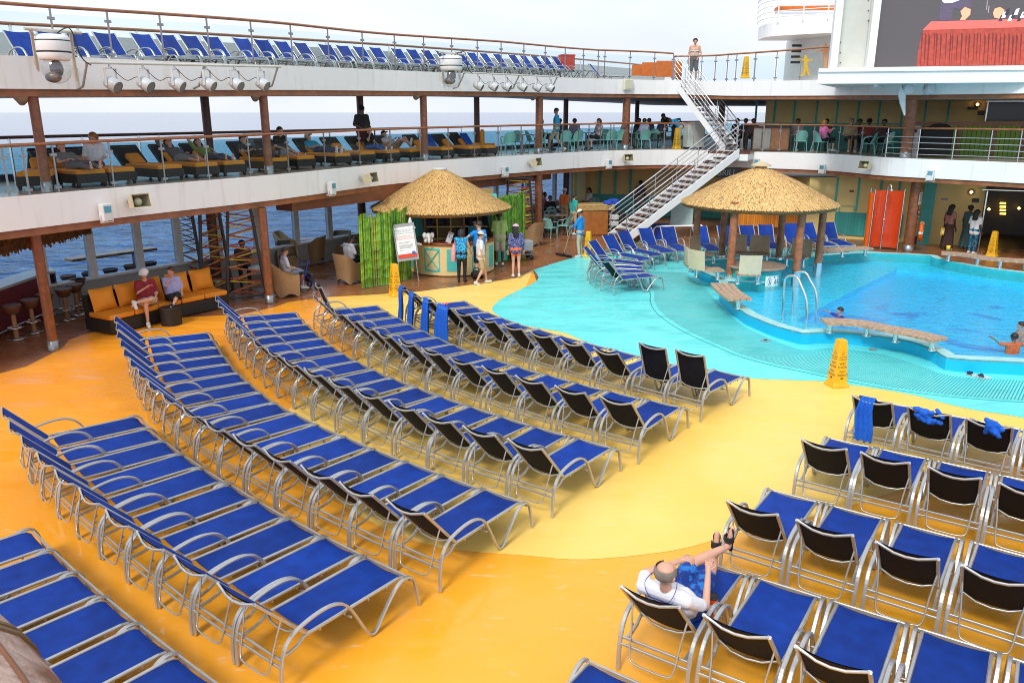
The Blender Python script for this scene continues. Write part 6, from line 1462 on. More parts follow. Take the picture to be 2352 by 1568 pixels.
def barseat(P,backs,label,w=.50,z=.60,m=BEN,zleg=.28):
    t,S=bench(P,w,z,label,m,legs=2+len(backs)//2,zleg=zleg,name='backrest_bench')
    for f,side,bm in backs:
        i=int(round(f*16));p=S[i];d=(S[min(i+1,16)]-S[max(i-1,0)]).normalized();n=Vector((-d.y,d.x))*side;q=p+n*(w/2-.03)
        mb=MB();rz=math.atan2(d.y,d.x);ww=.62;vs=[];N=8
        for s in(0,1):
            for a in range(N+1):
                for b in range(2):
                    x=(a/N-.5)*ww;yy=side*(.03*(2*x/ww)**2*-1+.06*b+.022*s);v=Matrix.Rotation(rz,3,'Z')@Vector((x,yy,0));vs.append((q.x+v.x,q.y+v.y,z-.04+.58*b))
        fs=[]
        for s in(0,1):
            o=s*(N+1)*2
            for a in range(N): fs.append((o+2*a,o+2*a+2,o+2*a+3,o+2*a+1))
        o=(N+1)*2
        for a in range(N): fs+=[(2*a,2*a+2,o+2*a+2,o+2*a),(2*a+1,2*a+3,o+2*a+3,o+2*a+1)]
        fs+=[(0,1,o+1,o),(2*N,2*N+1,o+2*N+1,o+2*N)]
        mb.add(vs,fs);mb.build('backrest',bm,t)
    return t
sz=.62
barseat([gz(zb(*p),sz) for p in((150,345),(230,410),(380,440),(560,440))],[(.22,-1,BPAN),(.60,-1,BPAN)],'curved bar seat with two cream backrests at the left of the pool hut')
barseat([gz(zb(*p),sz) for p in((200,260),(330,235),(480,240))],[(.4,1,BPANB)],'bar seat with brown backrest behind the left hut posts',m=BENG)
barseat([gz(zb(*p),sz) for p in((660,225),(900,225),(1200,240))],[(.26,1,BPANB),(.76,1,BPANB)],'bar seat with two brown backrests at the back of the pool hut',m=BENG)
barseat([gz(zb(*p),sz) for p in((1420,270),(1540,280),(1680,290))],[(.72,1,BPANB)],'bar seat with one brown backrest at the right back of the pool hut',m=BENG)
barseat([gz(zb(*p),sz) for p in((765,495),(915,497),(1070,500))],[(.5,-1,BPAN)],'single bar seat with cream backrest at the front of the pool hut')
# ledge carrying the front seat
a=G(*zb(715,600),.28);b=G(*zb(1118,622),.28);c=(a+b)/2;d=(b-a).normalized();t=thing('pool_ledge','turquoise pool ledge with white edge carrying the single bar seat','ledge',(c.x,c.y,0),math.atan2(d.y,d.x))
L=(b-a).length
mb=MB();mb.box((-.1,.32,-.02),(L+.2,.72,.52));mb.build('block',mat('ledge_turquoise',(.04,.55,.50),.3),t)
mb=MB();mb.bbox((-.1,.31,.265),(L+.28,.8,.05),0,.01);mb.build('edge',COPE,t)
c=G(*zb(1022,405),.62);t=thing('pool_bar_table','round brown table on a turquoise drum inside the pool hut','table',(c.x,c.y,0))
mb=MB();mb.lathe([(.001,.62),(.60,.62),(.84,.645),(.86,.62),(.84,.57),(.001,.57)],(0,0,0),32);mb.build('top',BENG,t)
mb=MB();mb.lathe([(.74,-.1),(.74,.57)],(0,0,0),32);mb.build('drum',mat('drum_turquoise',(.03,.42,.42),.3),t)
sg=thing('depth_sign','white no diving sign marked 4\'4" on the drum of the pool bar table','sign',(c.x,c.y,0))
mb=MB();a0=R(-84);aw=R(38)
mb.lathe([(.745,.12),(.752,.12),(.752,.43),(.745,.43)],(0,0,0),10,False,a0=a0,a1=a0+aw);mb.build('plate',WHITE,sg)
def cyl(mb,pts,z0,r=.756):
    v=[(r*math.cos(a0+aw*x),r*math.sin(a0+aw*x),z0+y) for x,y in pts];mb.add(v,[tuple(range(len(v)))])
mb=MB()
ring=[(.27+.20*math.cos(q)*(.31/.5),.155+.115*math.sin(q)) for q in np.linspace(0,6.283,25)];rin=[(.27+.17*math.cos(q)*(.31/.5),.155+.095*math.sin(q)) for q in np.linspace(0,6.283,25)]
for i in range(24): cyl(mb,[ring[i],ring[i+1],rin[i+1],rin[i]],.12)
cyl(mb,[(.19,.22),(.21,.235),(.36,.095),(.34,.08)],.12)
cyl(mb,[(.22,.10),(.33,.10),(.33,.12),(.22,.12)],.12);cyl(mb,[(.24,.13),(.27,.13),(.32,.2),(.29,.21)],.12)
for x in(.60,.80):
    cyl(mb,[(x+.09,.04),(x+.125,.04),(x+.125,.20),(x+.09,.20)],.12);cyl(mb,[(x,.09),(x+.15,.09),(x+.15,.115),(x,.115)],.12);cyl(mb,[(x,.10),(x+.03,.10),(x+.115,.20),(x+.085,.20)],.12)
cyl(mb,[(.745,.18),(.76,.18),(.765,.21),(.745,.21)],.12)
for x in(.955,.975): cyl(mb,[(x,.18),(x+.01,.18),(x+.012,.21),(x,.21)],.12)
mb.build('marking',mat('sign_black_ink',(.02,.02,.06),.5),sg,fix=False)
mb=MB();cyl(mb,[(.58,.24),(.96,.24),(.96,.29),(.58,.29)],.12);mb.build('blue_band',mat('sign_blue_ink',(.02,.10,.5),.5),sg,fix=False)
# ladder
t=thing('pool_ladder','pair of curved steel pool ladder handrails','pool ladder')
for q in(((1392,1030),(1400,700),(1425,575),(1490,550),(1570,570),(1630,680),(1700,900),(1715,1110)),((1525,960),(1530,640),(1550,520),(1620,498),(1690,510),(1745,600),(1830,800),(1845,1020))):
    n=len(q);A=G(*zb(*q[0]),.2);B=G(*zb(*q[-1]),.2)
    pl=[]
    nv=Vector((-(B-A).y,(B-A).x,0)).normalized()
    for p in q: pl.append(OP(*zb(*p),A,nv))
    pl[0].z=-.2;pl[-1].z=-.2
    mb=MB();mb.tube(smoothcurve(pl,4),.03,10);mb.build('handrail',STEEL,t)
# pool-side small things
def sandal(p,rz,label):
    t=thing('sandal',label,'sandal',p,rz,'sandals by the pool')
    mb=MB();o=[(.045*math.sin(a)*(1 if math.cos(a)>0 else .82),.13*math.cos(a)) for a in np.linspace(0,6.283,19)[:-1]];mb.prism(o,0,.03);mb.build('sole',mat('sandal_sole',(.55,.55,.56),.6),t)
    mb=MB();mb.tube([(-.045,.02,.02),(-.03,.04,.07),(.03,.04,.07),(.045,.02,.02)],1,flat=(.06,.01,(0,1,0)));mb.tube([(-.04,.06,.02),(0,.09,.06),(.04,.06,.02)],1,flat=(.04,.01,(0,1,0)));mb.build('strap',mat('sandal_navy',(.01,.01,.04),.6),t)
ZH=ZZ(2996,1300)
sandal(G(*ZH(1748,395),.006),R(40),'left sandal of the dark pair on the grating by the pool wall');sandal(G(*ZH(1838,412),.006),R(65),'right sandal of the dark pair on the grating by the pool wall')
for px,l in((ZH(138,120),'round steel drain cover on the grating left of the cone'),(ZH(972,190),'round steel drain cover on the grating right of the cone'),(((3058/1.7415),(1362/1.7415)),'round steel drain cover on the grating near the short bench')):
    mb=MB();mb.lathe([(.001,.012),(.07,.012),(.09,.006)],(0,0,0),18);tag(mb.build('drain_cover',GREYM,None,G(*px,.006)),l,'drain cover')
p=G(*z8(1560,785),.565);t=thing('cup','yellow cup standing on the far right pool bench','cup',p)
mb=MB();mb.lathe([(.001,0),(.05,0),(.065,.15),(.058,.15),(.045,.01),(.001,.01)],(0,0,0),14);mb.build('body',mat('cup_yellow',(.8,.55,.02),.4),t)
# ================================================================== PEOPLE
def V(*a): return Vector(a)
def capsule(mb,p,q,rp,rq,n=10):
    p=Vector(p);q=Vector(q);d=q-p
    if d.length<1e-5: mb.ball(p,max(rp,rq),n);return
    t=d.normalized();pts=[];rs=[]
    for a in(-1,-.8,-.45,0): pts.append(p+t*rp*a);rs.append(max(.002,rp*math.sqrt(max(0,1-a*a))))
    for a in(0,.45,.8,1): pts.append(q+t*rq*a);rs.append(max(.002,rq*math.sqrt(max(0,1-a*a))))
    mb.tube(pts,rs,n)
def remesh(mb,name,mats,parent,vox=.02,smooth=4,flatten=None):
    """fuse overlapping tapered solids into one continuous skin"""
    me=bpy.data.meshes.new('t');me.from_pydata(mb.v,[],mb.f);bm=bmesh.new();bm.from_mesh(me);bmesh.ops.recalc_face_normals(bm,faces=bm.faces);bm.to_mesh(me);bm.free()
    ob=bpy.data.objects.new('t',me);COL.objects.link(ob)
    m=ob.modifiers.new('r','REMESH');m.mode='VOXEL';m.voxel_size=vox;m.use_smooth_shade=True
    if smooth: s=ob.modifiers.new('s','SMOOTH');s.iterations=smooth;s.factor=.5
    dg=bpy.context.evaluated_depsgraph_get();new=bpy.data.meshes.new_from_object(ob.evaluated_get(dg))
    bpy.data.objects.remove(ob);bpy.data.meshes.remove(me)
    new.name=name;new.materials.clear()
    for q in (mats if isinstance(mats,(list,tuple)) else [mats]): new.materials.append(q)
    o=bpy.data.objects.new(name,new);COL.objects.link(o);o.parent=parent;return o
def join_into(o,mb):
    """append extra shells (face details, fingers) to a body mesh"""
    bm=bmesh.new();bm.from_mesh(o.data);vs=[bm.verts.new(v) for v in mb.v]
    for f,mi in zip(mb.f,mb.m):
        try: q=bm.faces.new([vs[i] for i in f]);q.material_index=mi;q.smooth=True
        except ValueError: pass
    bm.to_mesh(o.data);bm.free();o.data.update()
SKIN={'fair':mat('skin_fair',(.62,.34,.24),.5,var=.05),'tan':mat('skin_tan',(.48,.24,.14),.5,var=.05),'brown':mat('skin_brown',(.22,.10,.055),.5,var=.05),'dark':mat('skin_dark',(.07,.032,.02),.5,var=.06)}
EYEM=mat('eye_dark',(.02,.015,.012),.3,var=0);LIP=mat('lip',(.35,.10,.08),.5,var=0)
HAIR={'black':mat('hair_black',(.012,.010,.010),.5,var=.2),'brown':mat('hair_brown',(.07,.035,.018),.5,var=.25),'grey':mat('hair_grey',(.22,.20,.18),.6,var=.3),'auburn':mat('hair_auburn',(.28,.11,.03),.5,var=.25),'darkbrown':mat('hair_darkbrown',(.03,.016,.010),.5,var=.25)}
def cloth(name,c,var=.08,scale=8): return mat('cloth_'+name,c,.85,var=var,scale=scale,bump=.25,bscale=9)
def spotted(name,c1,c2,scale=22,thr=.52):
    n='cloth_'+name
    if n in MATS: return MATS[n]
    m=mat(n,c1,.85,var=.5,scale=scale);r=[q for q in m.node_tree.nodes if q.type=='VALTORGB'][0]
    r.color_ramp.elements[0].color=(*c1,1);r.color_ramp.elements[1].color=(*c2,1);r.color_ramp.elements[0].position=thr-.04;r.color_ramp.elements[1].position=thr+.04;return m
def hand(mb,w,e,r=1.,grip=.35,palm=None,side=1):
    """palm plus five bent fingers growing from wrist w, forearm coming from e"""
    d=(w-e).normalized();n=Vector(palm) if palm is not None else Vector((0,0,-1))
    n=(n-d*n.dot(d))
    if n.length<1e-3: n=d.orthogonal()
    n.normalize();s=d.cross(n)*side
    capsule(mb,w,w+d*.045*r,.026*r,.030*r,8)
    for k in(-1,0,1): capsule(mb,w+d*.02*r+s*.012*k*r,w+d*.085*r+s*.021*k*r,.017*r,.014*r,6)
    for k,L in((-1.5,.060),(-.5,.074),(.5,.080),(1.5,.072)):
        p=w+d*.088*r+s*.0185*k*r;a=grip;q=p
        for seg,f in((.45,1.),(.32,1.9),(.23,2.6)):
            dd=(d*math.cos(a*f)+n*math.sin(a*f)+s*.06*k);q2=q+dd*L*seg*r;capsule(mb,q,q2,.0088*r,.0075*r,6);q=q2
    p=w+d*.03*r+s*.026*r;q=p+(d*.6+s*.7+n*.25).normalized()*.035*r;capsule(mb,p,q,.0115*r,.0095*r,6);capsule(mb,q,q+(d*.85+s*.25+n*.35).normalized()*.032*r,.0095*r,.008*r,6)
STAND=dict(P=(0,0,.94),C=(0,.0,1.28),N=(0,-.01,1.46),H=(0,.015,1.61),sL=(-.175,-.01,1.41),sR=(.175,-.01,1.41),eL=(-.235,-.04,1.13),eR=(.235,-.04,1.13),wL=(-.25,.05,.90),wR=(.25,.05,.90),hL=(-.09,0,.90),hR=(.09,0,.90),kL=(-.10,.03,.50),kR=(.10,.03,.50),aL=(-.10,-.02,.09),aR=(.10,-.02,.09),tL=(-.12,.13,.03),tR=(.12,.13,.03))
SIT=dict(P=(0,0,.10),C=(0,-.06,.42),N=(0,-.05,.60),H=(0,-.02,.75),sL=(-.175,-.06,.55),sR=(.175,-.06,.55),eL=(-.24,.0,.30),eR=(.24,.0,.30),wL=(-.15,.22,.22),wR=(.15,.22,.22),hL=(-.09,.02,.09),hR=(.09,.02,.09),kL=(-.12,.43,.12),kR=(.12,.43,.12),aL=(-.12,.42,-.34),aR=(.12,.42,-.34),tL=(-.13,.57,-.40),tR=(.13,.57,-.40))
# reclining on a chaise: pelvis at origin, legs towards +y, back leaning to -y
LIE=dict(P=(0,0,.10),C=(0,-.29,.27),N=(0,-.44,.38),H=(0,-.50,.51),sL=(-.175,-.41,.33),sR=(.175,-.41,.33),eL=(-.26,-.20,.18),eR=(.26,-.20,.18),wL=(-.16,.04,.24),wR=(.16,.04,.24),hL=(-.09,.04,.09),hR=(.09,.04,.09),kL=(-.10,.46,.17),kR=(.10,.46,.13),aL=(-.10,.88,.08),aR=(.10,.88,.08),tL=(-.12,.93,.22),tR=(.12,.93,.22))
def person(label,loc,rz,pose=STAND,h=1.75,skin='fair',top=None,sleeve=.5,bottom=None,blen=.5,skirt=False,shoes=None,hair='brown',style='short',cap=None,vox=.021,look=0.,tilt=0.,group=None,sandal_=False,bulk=1.,topless=False,palm=None,specs=False,toplen=1.,grip=.35,hatbrim=False,long_skirt=False,**ov):
    J={k:Vector(v) for k,v in {**pose,**ov}.items()};s=h/1.75
    for k in J: J[k]=J[k]*s
    t=thing('person',label,'person',loc,rz,group);b=bulk
    mb=MB();P,C,N,H=J['P'],J['C'],J['N'],J['H']
    side=(J['sR']-J['sL']).normalized();hs=(J['hR']-J['hL']).normalized();up=(N-P).normalized()
    fw=up.cross(side)*-1
    fwd=side.cross(up)*-1 if side.cross(up).dot(Vector((0,1,0)))<0 else side.cross(up)
    M_=(P+C)/2
    def torso(m,g=0.,low=True):
        if low: capsule(m,P-hs*.075*s*b,P+hs*.075*s*b,.108*s*b+g,.108*s*b+g)
        for q in(-1,1):
            capsule(m,P+hs*.06*q*s*b,C+side*.085*q*s*b,.108*s*b+g,.108*s*b+g);capsule(m,C+side*.085*q*s*b,(J['sR'] if q>0 else J['sL'])*.75+N*.25-up*.03*s,.106*s*b+g,.062*s+g)
        capsule(m,J['sL'],J['sR'],.055*s+g,.055*s+g)
        capsule(m,M_+fwd*.03*(b-.6)*s,C+fwd*.02*s,.11*s*b+g,.10*s*b+g)
    torso(mb);capsule(mb,N-up*.02*s,H-(H-N)*.25,.056*s,.050*s)
    hd=Matrix.Rotation(look,3,up)@fwd;hup=(H-N).normalized();hd=(hd-hup*hd.dot(hup)).normalized();hd=(hd*math.cos(tilt)+hup*math.sin(tilt)).normalized();hup=(hup-hd*hup.dot(hd)).normalized();hsd=hd.cross(hup)
    capsule(mb,H+hup*.022*s-hd*.012*s,H+hup*.02*s+hd*.012*s,.094*s,.088*s,12);capsule(mb,H-hup*.03*s+hd*.03*s,H-hup*.075*s+hd*.048*s,.066*s,.042*s)
    capsule(mb,H-hup*.0*s+hd*.092*s,H-hup*.026*s+hd*.108*s,.012*s,.015*s,6)
    for q in(-1,1): capsule(mb,H+hsd*.088*q*s-hup*.025*s-hd*.01*s,H+hsd*.096*q*s+hup*.015*s-hd*.015*s,.014*s,.018*s,6)
    for q in'LR':
        S,E,W=J['s'+q],J['e'+q],J['w'+q];capsule(mb,S,E,.050*s,.039*s);capsule(mb,E,W,.039*s,.026*s)
        Hh,K,A,T=J['h'+q],J['k'+q],J['a'+q],J['t'+q];capsule(mb,Hh,K,.084*s*b,.054*s);capsule(mb,K,K.lerp(A,.35),.053*s,.052*s);capsule(mb,K.lerp(A,.35),A,.052*s,.034*s)
        heel=A+(A-T).normalized()*.04*s*0+Vector((0,0,0));capsule(mb,A-(A-K).normalized()*.0+(A-K).normalized()*.035*s,T,.036*s,.028*s)
    body=remesh(mb,'body',[SKIN[skin],EYEM,LIP],t,vox)
    x=MB()
    for q in'LR': hand(x,J['w'+q],J['e'+q],s,grip,palm or (0,fwd.y*.2,-1),1 if q=='L' else -1)
    x.cur=1
    for q in(-1,1): x.ball(H+hsd*.034*q*s+hup*.016*s+hd*.088*s,.011*s,6)
    x.cur=2;x.ball(H-hup*.050*s+hd*.094*s,.018*s,6,(1,1,.5));join_into(body,x)
    if top is not None and not topless:
        m=MB();g=.016*s;torso(m,g)
        if toplen<1: pass
        for q in'LR':
            S,E,W=J['s'+q],J['e'+q],J['w'+q]
            if sleeve>0:
                e=S.lerp(E,min(1,sleeve));capsule(m,S,e,.060*s+g*.4,.052*s+g*.5)
                if sleeve>1: capsule(m,E,E.lerp(W,min(1,sleeve-1)),.05*s,.04*s)
        if toplen>1: capsule(m,P-hs*.07*s,P-hs*.07*s-up*.1*s*(toplen-1)*3,.125*s*b,.13*s*b);capsule(m,P+hs*.07*s,P+hs*.07*s-up*.1*s*(toplen-1)*3,.125*s*b,.13*s*b)
        remesh(m,'shirt',top,t,vox)
    if bottom is not None:
        m=MB();capsule(m,P-hs*.08*s*b,P+hs*.08*s*b,.128*s*b,.128*s*b);capsule(m,P+up*.04*s-hs*.06*s*b,P+up*.04*s+hs*.06*s*b,.122*s*b,.122*s*b)
        for q in'LR':
            Hh,K,A=J['h'+q],J['k'+q],J['a'+q]
            if blen<=1: capsule(m,Hh,Hh.lerp(K,blen),.102*s*b,.086*s*b if not skirt else .11*s*b)
            else: capsule(m,Hh,K,.100*s*b,.070*s);capsule(m,K,K.lerp(A,blen-1),.068*s,.056*s)
        if long_skirt:
            mid=(J['aL']+J['aR'])/2;mid=mid+Vector((0,0,.02))
            for a in np.linspace(0,6.28,9)[:-1]: capsule(m,P+Vector((.07*math.cos(a),.05*math.sin(a),0))*s,mid+Vector((.20*math.cos(a),.17*math.sin(a),.0))*s,.10*s*b,.06*s)
        remesh(m,'skirt' if (skirt or long_skirt) else ('trousers' if blen>1 else 'shorts'),bottom,t,vox)
    if shoes is not None:
        for q in'LR':
            A,T,K=J['a'+q],J['t'+q],J['k'+q];dn=(A-K).normalized();f=(T-A);f=(f-dn*f.dot(dn)).normalized();m=MB()
            b0=A+dn*.045*s
            if sandal_: 
                mm=MB();capsule(mm,b0-f*.035*s+dn*.02*s,b0+f*.17*s+dn*.02*s,.036*s,.04*s,8);mm2=MB()
                wv=f.cross(dn)
                for v in mm.v:
                    v=Vector(v);e=(v-b0-dn*.02*s).dot(dn);mm2.v.append(tuple(v-dn*e*.72))
                mm2.f,mm2.m,mm2.sm=mm.f,mm.m,mm.sm;cc=b0+f*.09*s-dn*.012*s
                mm2.tube([cc-wv*.046*s+dn*.03*s,cc-wv*.04*s-dn*.02*s,cc-dn*.036*s,cc+wv*.04*s-dn*.02*s,cc+wv*.046*s+dn*.03*s],1,flat=(.065*s,.012*s,f))
                mm2.build('sandal',shoes,t)
            else: capsule(m,b0-f*.03*s,b0+f*.15*s+dn*.012*s,.048*s,.040*s,10);capsule(m,b0-dn*.03*s,b0,.048*s,.05*s);m.build('shoe',shoes,t)
    if style!='bald' and hair:
        m=MB();c=H+hup*.030*s-hd*.018*s
        Mx=Matrix((hsd,hd,hup)).transposed()
        if style in('short','crop'):
            pr=[(.104*s*math.sin(a),.104*s*math.cos(a)) for a in np.linspace(0,1.75,9)]
            m.lathe(pr,c,18,True,Mx@Matrix.Rotation(R(26),3,'X'))
        elif style=='fringe':   # balding: ring of hair
            pr=[(.101*s*math.sin(a),.101*s*math.cos(a)) for a in np.linspace(1.02,2.05,9)]
            m.lathe(pr,c,20,True,Mx@Matrix.Rotation(R(14),3,'X'),a0=R(138),a1=R(402))
        else:
            pr=[(.108*s*math.sin(a),.108*s*math.cos(a)) for a in np.linspace(0,1.8,9)];m.lathe(pr,c,18,True,Mx@Matrix.Rotation(R(28),3,'X'))
            L={'bob':.13,'long':.30,'tail':.26,'bun':0}[style]
            if style=='tail': capsule(m,c-hd*.09*s,c-hd*.12*s-hup*L*s,.04*s,.018*s)
            elif style=='bun': m.ball(c-hd*.10*s+hup*.03*s,.05*s,10)
            else:
                for a in(-1,-.5,0,.5,1): capsule(m,c-hd*.05*s+hsd*.06*a*s,c-hd*(.085-.03*abs(a))*s+hsd*.08*a*s-hup*L*s,.05*s,.03*s)
        m.build('hair',HAIR[hair],t,fix=False)
    if cap is not None:
        m=MB();c=H+hup*.045*s-hd*.008*s;Mx=Matrix((hsd,hd,hup)).transposed()
        m.lathe([(.112*s*math.sin(a),.112*s*math.cos(a)) for a in np.linspace(0,1.5,8)],c,18,True,Mx)
        n=9;vs=[]
        for o in(0,.008):
            for k in range(n):
                a=lerp(-1.0,1.0,k/(n-1));d1=hsd*math.sin(a)+hd*math.cos(a);vs+=[c+d1*.108*s+hup*(.012+o)*s,c+hsd*math.sin(a)*.115*s+hd*(.10+.095*math.cos(a*1.35))*s+hup*(-.004+o-.02*math.sin(a)**2)*s]
        fs=[]
        for o in(0,2*n):
            for k in range(n-1): fs.append((o+2*k,o+2*k+1,o+2*k+3,o+2*k+2))
        m.add(vs,fs);m.build('cap',cap,t,fix=False)
    if specs:
        m=MB()
        for q in(-1,1): m.ball(H+hsd*.036*q*s+hup*.016*s+hd*.095*s,.026*s,8,(1,.5,.8));m.tube([H+hsd*.06*q*s+hup*.018*s+hd*.09*s,H+hsd*.098*q*s+hup*.02*s],.005*s,4)
        m.build('sunglasses',EYEM,t)
    return t
W_=cloth('white',(.74,.74,.77));KH=cloth('khaki',(.45,.34,.20));BLK=cloth('black',(.012,.012,.014));SHOE=mat('shoe_white',(.62,.62,.63),.6);SHOEB=mat('shoe_black',(.015,.015,.016),.5)
# ---- by the towel hut
person('woman in blue tie-dye top and black trousers holding a pink towel at the towel counter',at(z6(1662,1030)),R(-8),h=1.62,top=spotted('tiedye',(.01,.12,.42),(.05,.55,.80),26),sleeve=.0,bottom=BLK,blen=1.95,shoes=SHOEB,hair='black',style='bob',toplen=1.25,eL=(-.24,.08,1.15),wL=(-.20,.25,1.05),eR=(.25,.05,1.15),wR=(.28,.16,1.0))
person('man in bright blue shirt at the towel counter with his arm round the woman',at(z6(1800,1005)),R(38),h=1.80,top=cloth('azure',(.01,.22,.66)),sleeve=.6,bottom=cloth('navy',(.01,.02,.07)),blen=.9,shoes=SHOEB,hair='darkbrown',eL=(-.40,.02,1.30),wL=(-.52,.20,1.16),look=.3)
person('boy in white T-shirt, khaki shorts and cream cap walking past the towel counter',at(z6(1810,1050)),R(-72),h=1.60,top=W_,sleeve=.7,bottom=KH,blen=.85,shoes=SHOE,hair='black',cap=cloth('cream_cap',(.62,.56,.42)),kL=(-.10,.16,.50),aL=(-.10,.22,.09),tL=(-.11,.36,.04),aR=(.10,-.18,.10),tR=(.11,-.04,.03),toplen=1.15)
person('man in green shirt and pale shorts seen from behind near the bamboo screen',at(z6(1955,905)),R(4),h=1.82,skin='dark',top=cloth('sage',(.38,.50,.17)),sleeve=.9,bottom=cloth('pale_short',(.50,.42,.34)),blen=.9,shoes=SHOE,hair='black',style='crop',bulk=1.12,toplen=1.15)
person('woman in pink cap, patterned purple top and orange shorts walking past the hut',at(z6(2085,995)),R(8),h=1.66,top=spotted('purple',(.03,.03,.14),(.20,.22,.42),40),sleeve=1.95,bottom=cloth('coral',(.85,.16,.04)),blen=.35,shoes=SHOE,hair='black',style='long',cap=cloth('pink_cap',(.72,.42,.55)),kL=(-.08,.06,.5),aR=(.08,-.16,.12),tR=(.09,-.02,.04),toplen=1.2,look=-.5)
person('attendant in blue behind the towel counter under the thatched roof',Vector((-1.25,26.75,0)),R(170),h=1.6,top=cloth('aqua_shirt',(.05,.35,.52)),skin='tan',bottom=BLK,blen=1.9,hair='black',sleeve=.6)
t=tag(None or MB().tube([(0,0,.52),(-.02,-.04,.30),(-.05,-.02,.0)],[.05,.10,.08],10).build('pink_towel',cloth('pink_towel',(.75,.34,.38)),None,at(z6(1600,1030))+Vector((0.03,.12,.62))),'pink towel hanging from the arm of the woman in blue tie-dye','towel')
t=thing('handbag','dark bag on the floor between the woman in black and the boy','bag',at(z6(1775,1010)))
mb=MB();mb.ball((0,0,.14),.15,12,(1.2,.8,.9));mb.build('body',BLK,t);mb=MB();mb.tube(smoothcurve([(-.1,0,.2),(-.06,0,.34),(.06,0,.34),(.1,0,.2)],3),.012,6);mb.build('handle',BLK,t)
# ---- cleaner and diners on the main deck
person('cleaner in blue jacket, cream trousers and cap holding a squeegee',at(z7(625,838)),R(62),h=1.70,skin='tan',top=cloth('jacket_blue',(.01,.26,.68)),sleeve=1.95,bottom=cloth('cream_trousers',(.50,.45,.33)),blen=1.98,shoes=SHOE,hair='black',cap=cloth('cap_ivory',(.68,.64,.52)),toplen=1.15,eL=(-.24,.12,1.18),wL=(-.14,.34,1.02),eR=(.22,.14,1.16),wR=(.04,.36,1.10),tilt=-.35,grip=.8)
t=thing('squeegee','long handled squeegee reaching from the cleaner to the wet floor','squeegee')
a=at(z7(500,835));a.z=.03;hb=at(z7(625,838))+Vector((-.30,.10,1.06))
mb=MB();mb.tube([a+Vector((0,0,.08)),hb+(hb-a)*.10],.016,8);mb.build('handle',mat('handle_wood',(.45,.27,.10),.5),t)
q=(at(z7(540,855))-at(z7(455,838))).normalized();mb=MB();mb.tube([a-q*.42+Vector((0,0,.03)),a+q*.42+Vector((0,0,.03))],1,flat=(.07,.05,(0,0,1)));mb.tube([a-q*.42-Vector((0,0,.012)),a+q*.42-Vector((0,0,.012))],1,flat=(.03,.014,(0,0,1)));mb.tube([a,a+Vector((0,0,.12))],.025,6);mb.build('blade',BLACK,t)
person('waitress in turquoise polo and khaki shorts beside the dining tables',at(z7(575,665)),R(-60),h=1.75,skin='tan',top=cloth('turq_polo',(.03,.40,.36)),sleeve=.7,bottom=KH,blen=.8,shoes=SHOE,hair='black',style='tail')
person('person in orange shirt and cap standing behind the waitress',at(z7(556,625))+Vector((-.25,.9,0)),R(-30),h=1.72,top=cloth('orange_tee',(.75,.18,.03)),bottom=KH,blen=.8,hair='grey',style='crop',cap=W_)
def chairp(px): p=at(px);p.z=.46;return p
person('man in sunglasses and black top seated at the front dining table',chairp(z7(390,588)),R(170),SIT,skin='tan',top=BLK,sleeve=1.9,bottom=BLK,blen=1.9,hair='black',specs=True,shoes=SHOEB,wL=(-.1,.32,.34),wR=(.1,.32,.34))
person('man in orange shirt seated at the back dining table',chairp(z7(352,550)),R(-75),SIT,skin='brown',top=cloth('orange_shirt',(.55,.13,.03)),sleeve=.7,bottom=BLK,blen=1.9,hair='black',style='crop',shoes=SHOEB)
person('long haired woman in white seated at the back dining table',chairp(z7(505,552)),R(100),SIT,h=1.65,top=W_,sleeve=.8,bottom=KH,blen=.8,hair='brown',style='long',eL=(-.20,.12,.46),wL=(-.06,.14,.66),shoes=SHOE)
person('person in white seated behind the service counter in the shade',chairp(z7(690,505)),R(120),SIT,skin='tan',top=W_,bottom=BLK,blen=1.9,hair='black',style='bob',shoes=SHOEB)
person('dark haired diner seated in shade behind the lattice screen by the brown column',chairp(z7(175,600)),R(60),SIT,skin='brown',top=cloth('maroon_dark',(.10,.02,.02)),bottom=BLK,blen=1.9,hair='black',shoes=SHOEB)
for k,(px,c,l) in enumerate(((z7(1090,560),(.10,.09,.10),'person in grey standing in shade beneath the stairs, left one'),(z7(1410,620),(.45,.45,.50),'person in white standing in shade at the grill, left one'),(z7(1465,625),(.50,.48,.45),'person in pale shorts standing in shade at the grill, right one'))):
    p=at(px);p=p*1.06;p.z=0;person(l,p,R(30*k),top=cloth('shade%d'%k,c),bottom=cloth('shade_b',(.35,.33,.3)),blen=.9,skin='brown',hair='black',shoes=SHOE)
# ---- four people at the dark doorway
person('woman in pink top and long dark skirt with a yellow pouch near the doorway',at(z8(1545,778)),R(-70),h=1.70,skin='dark',top=cloth('dusty_pink',(.38,.16,.14)),sleeve=.6,bottom=cloth('brown_skirt',(.05,.022,.018)),long_skirt=True,blen=1.,hair='black',style='long',bulk=1.12,shoes=SHOE,wR=(.24,.05,.86))
person('man in white shirt and white trousers near the dark doorway',at(z8(1668,770))+Vector((.3,1.,0)),R(-75),h=1.80,skin='dark',top=cloth('grey_white',(.55,.54,.58)),sleeve=1.2,bottom=cloth('offwhite',(.5,.48,.45)),blen=1.95,hair='black',style='crop',shoes=SHOE)
person('woman in long grey green dress near the dark doorway',at(z8(1690,775)),R(-70),h=1.66,skin='dark',top=cloth('slate_dress',(.07,.15,.15)),sleeve=.1,bottom=cloth('slate_dress',(.07,.15,.15)),long_skirt=True,blen=1.,hair='black',style='bun',bulk=1.15)
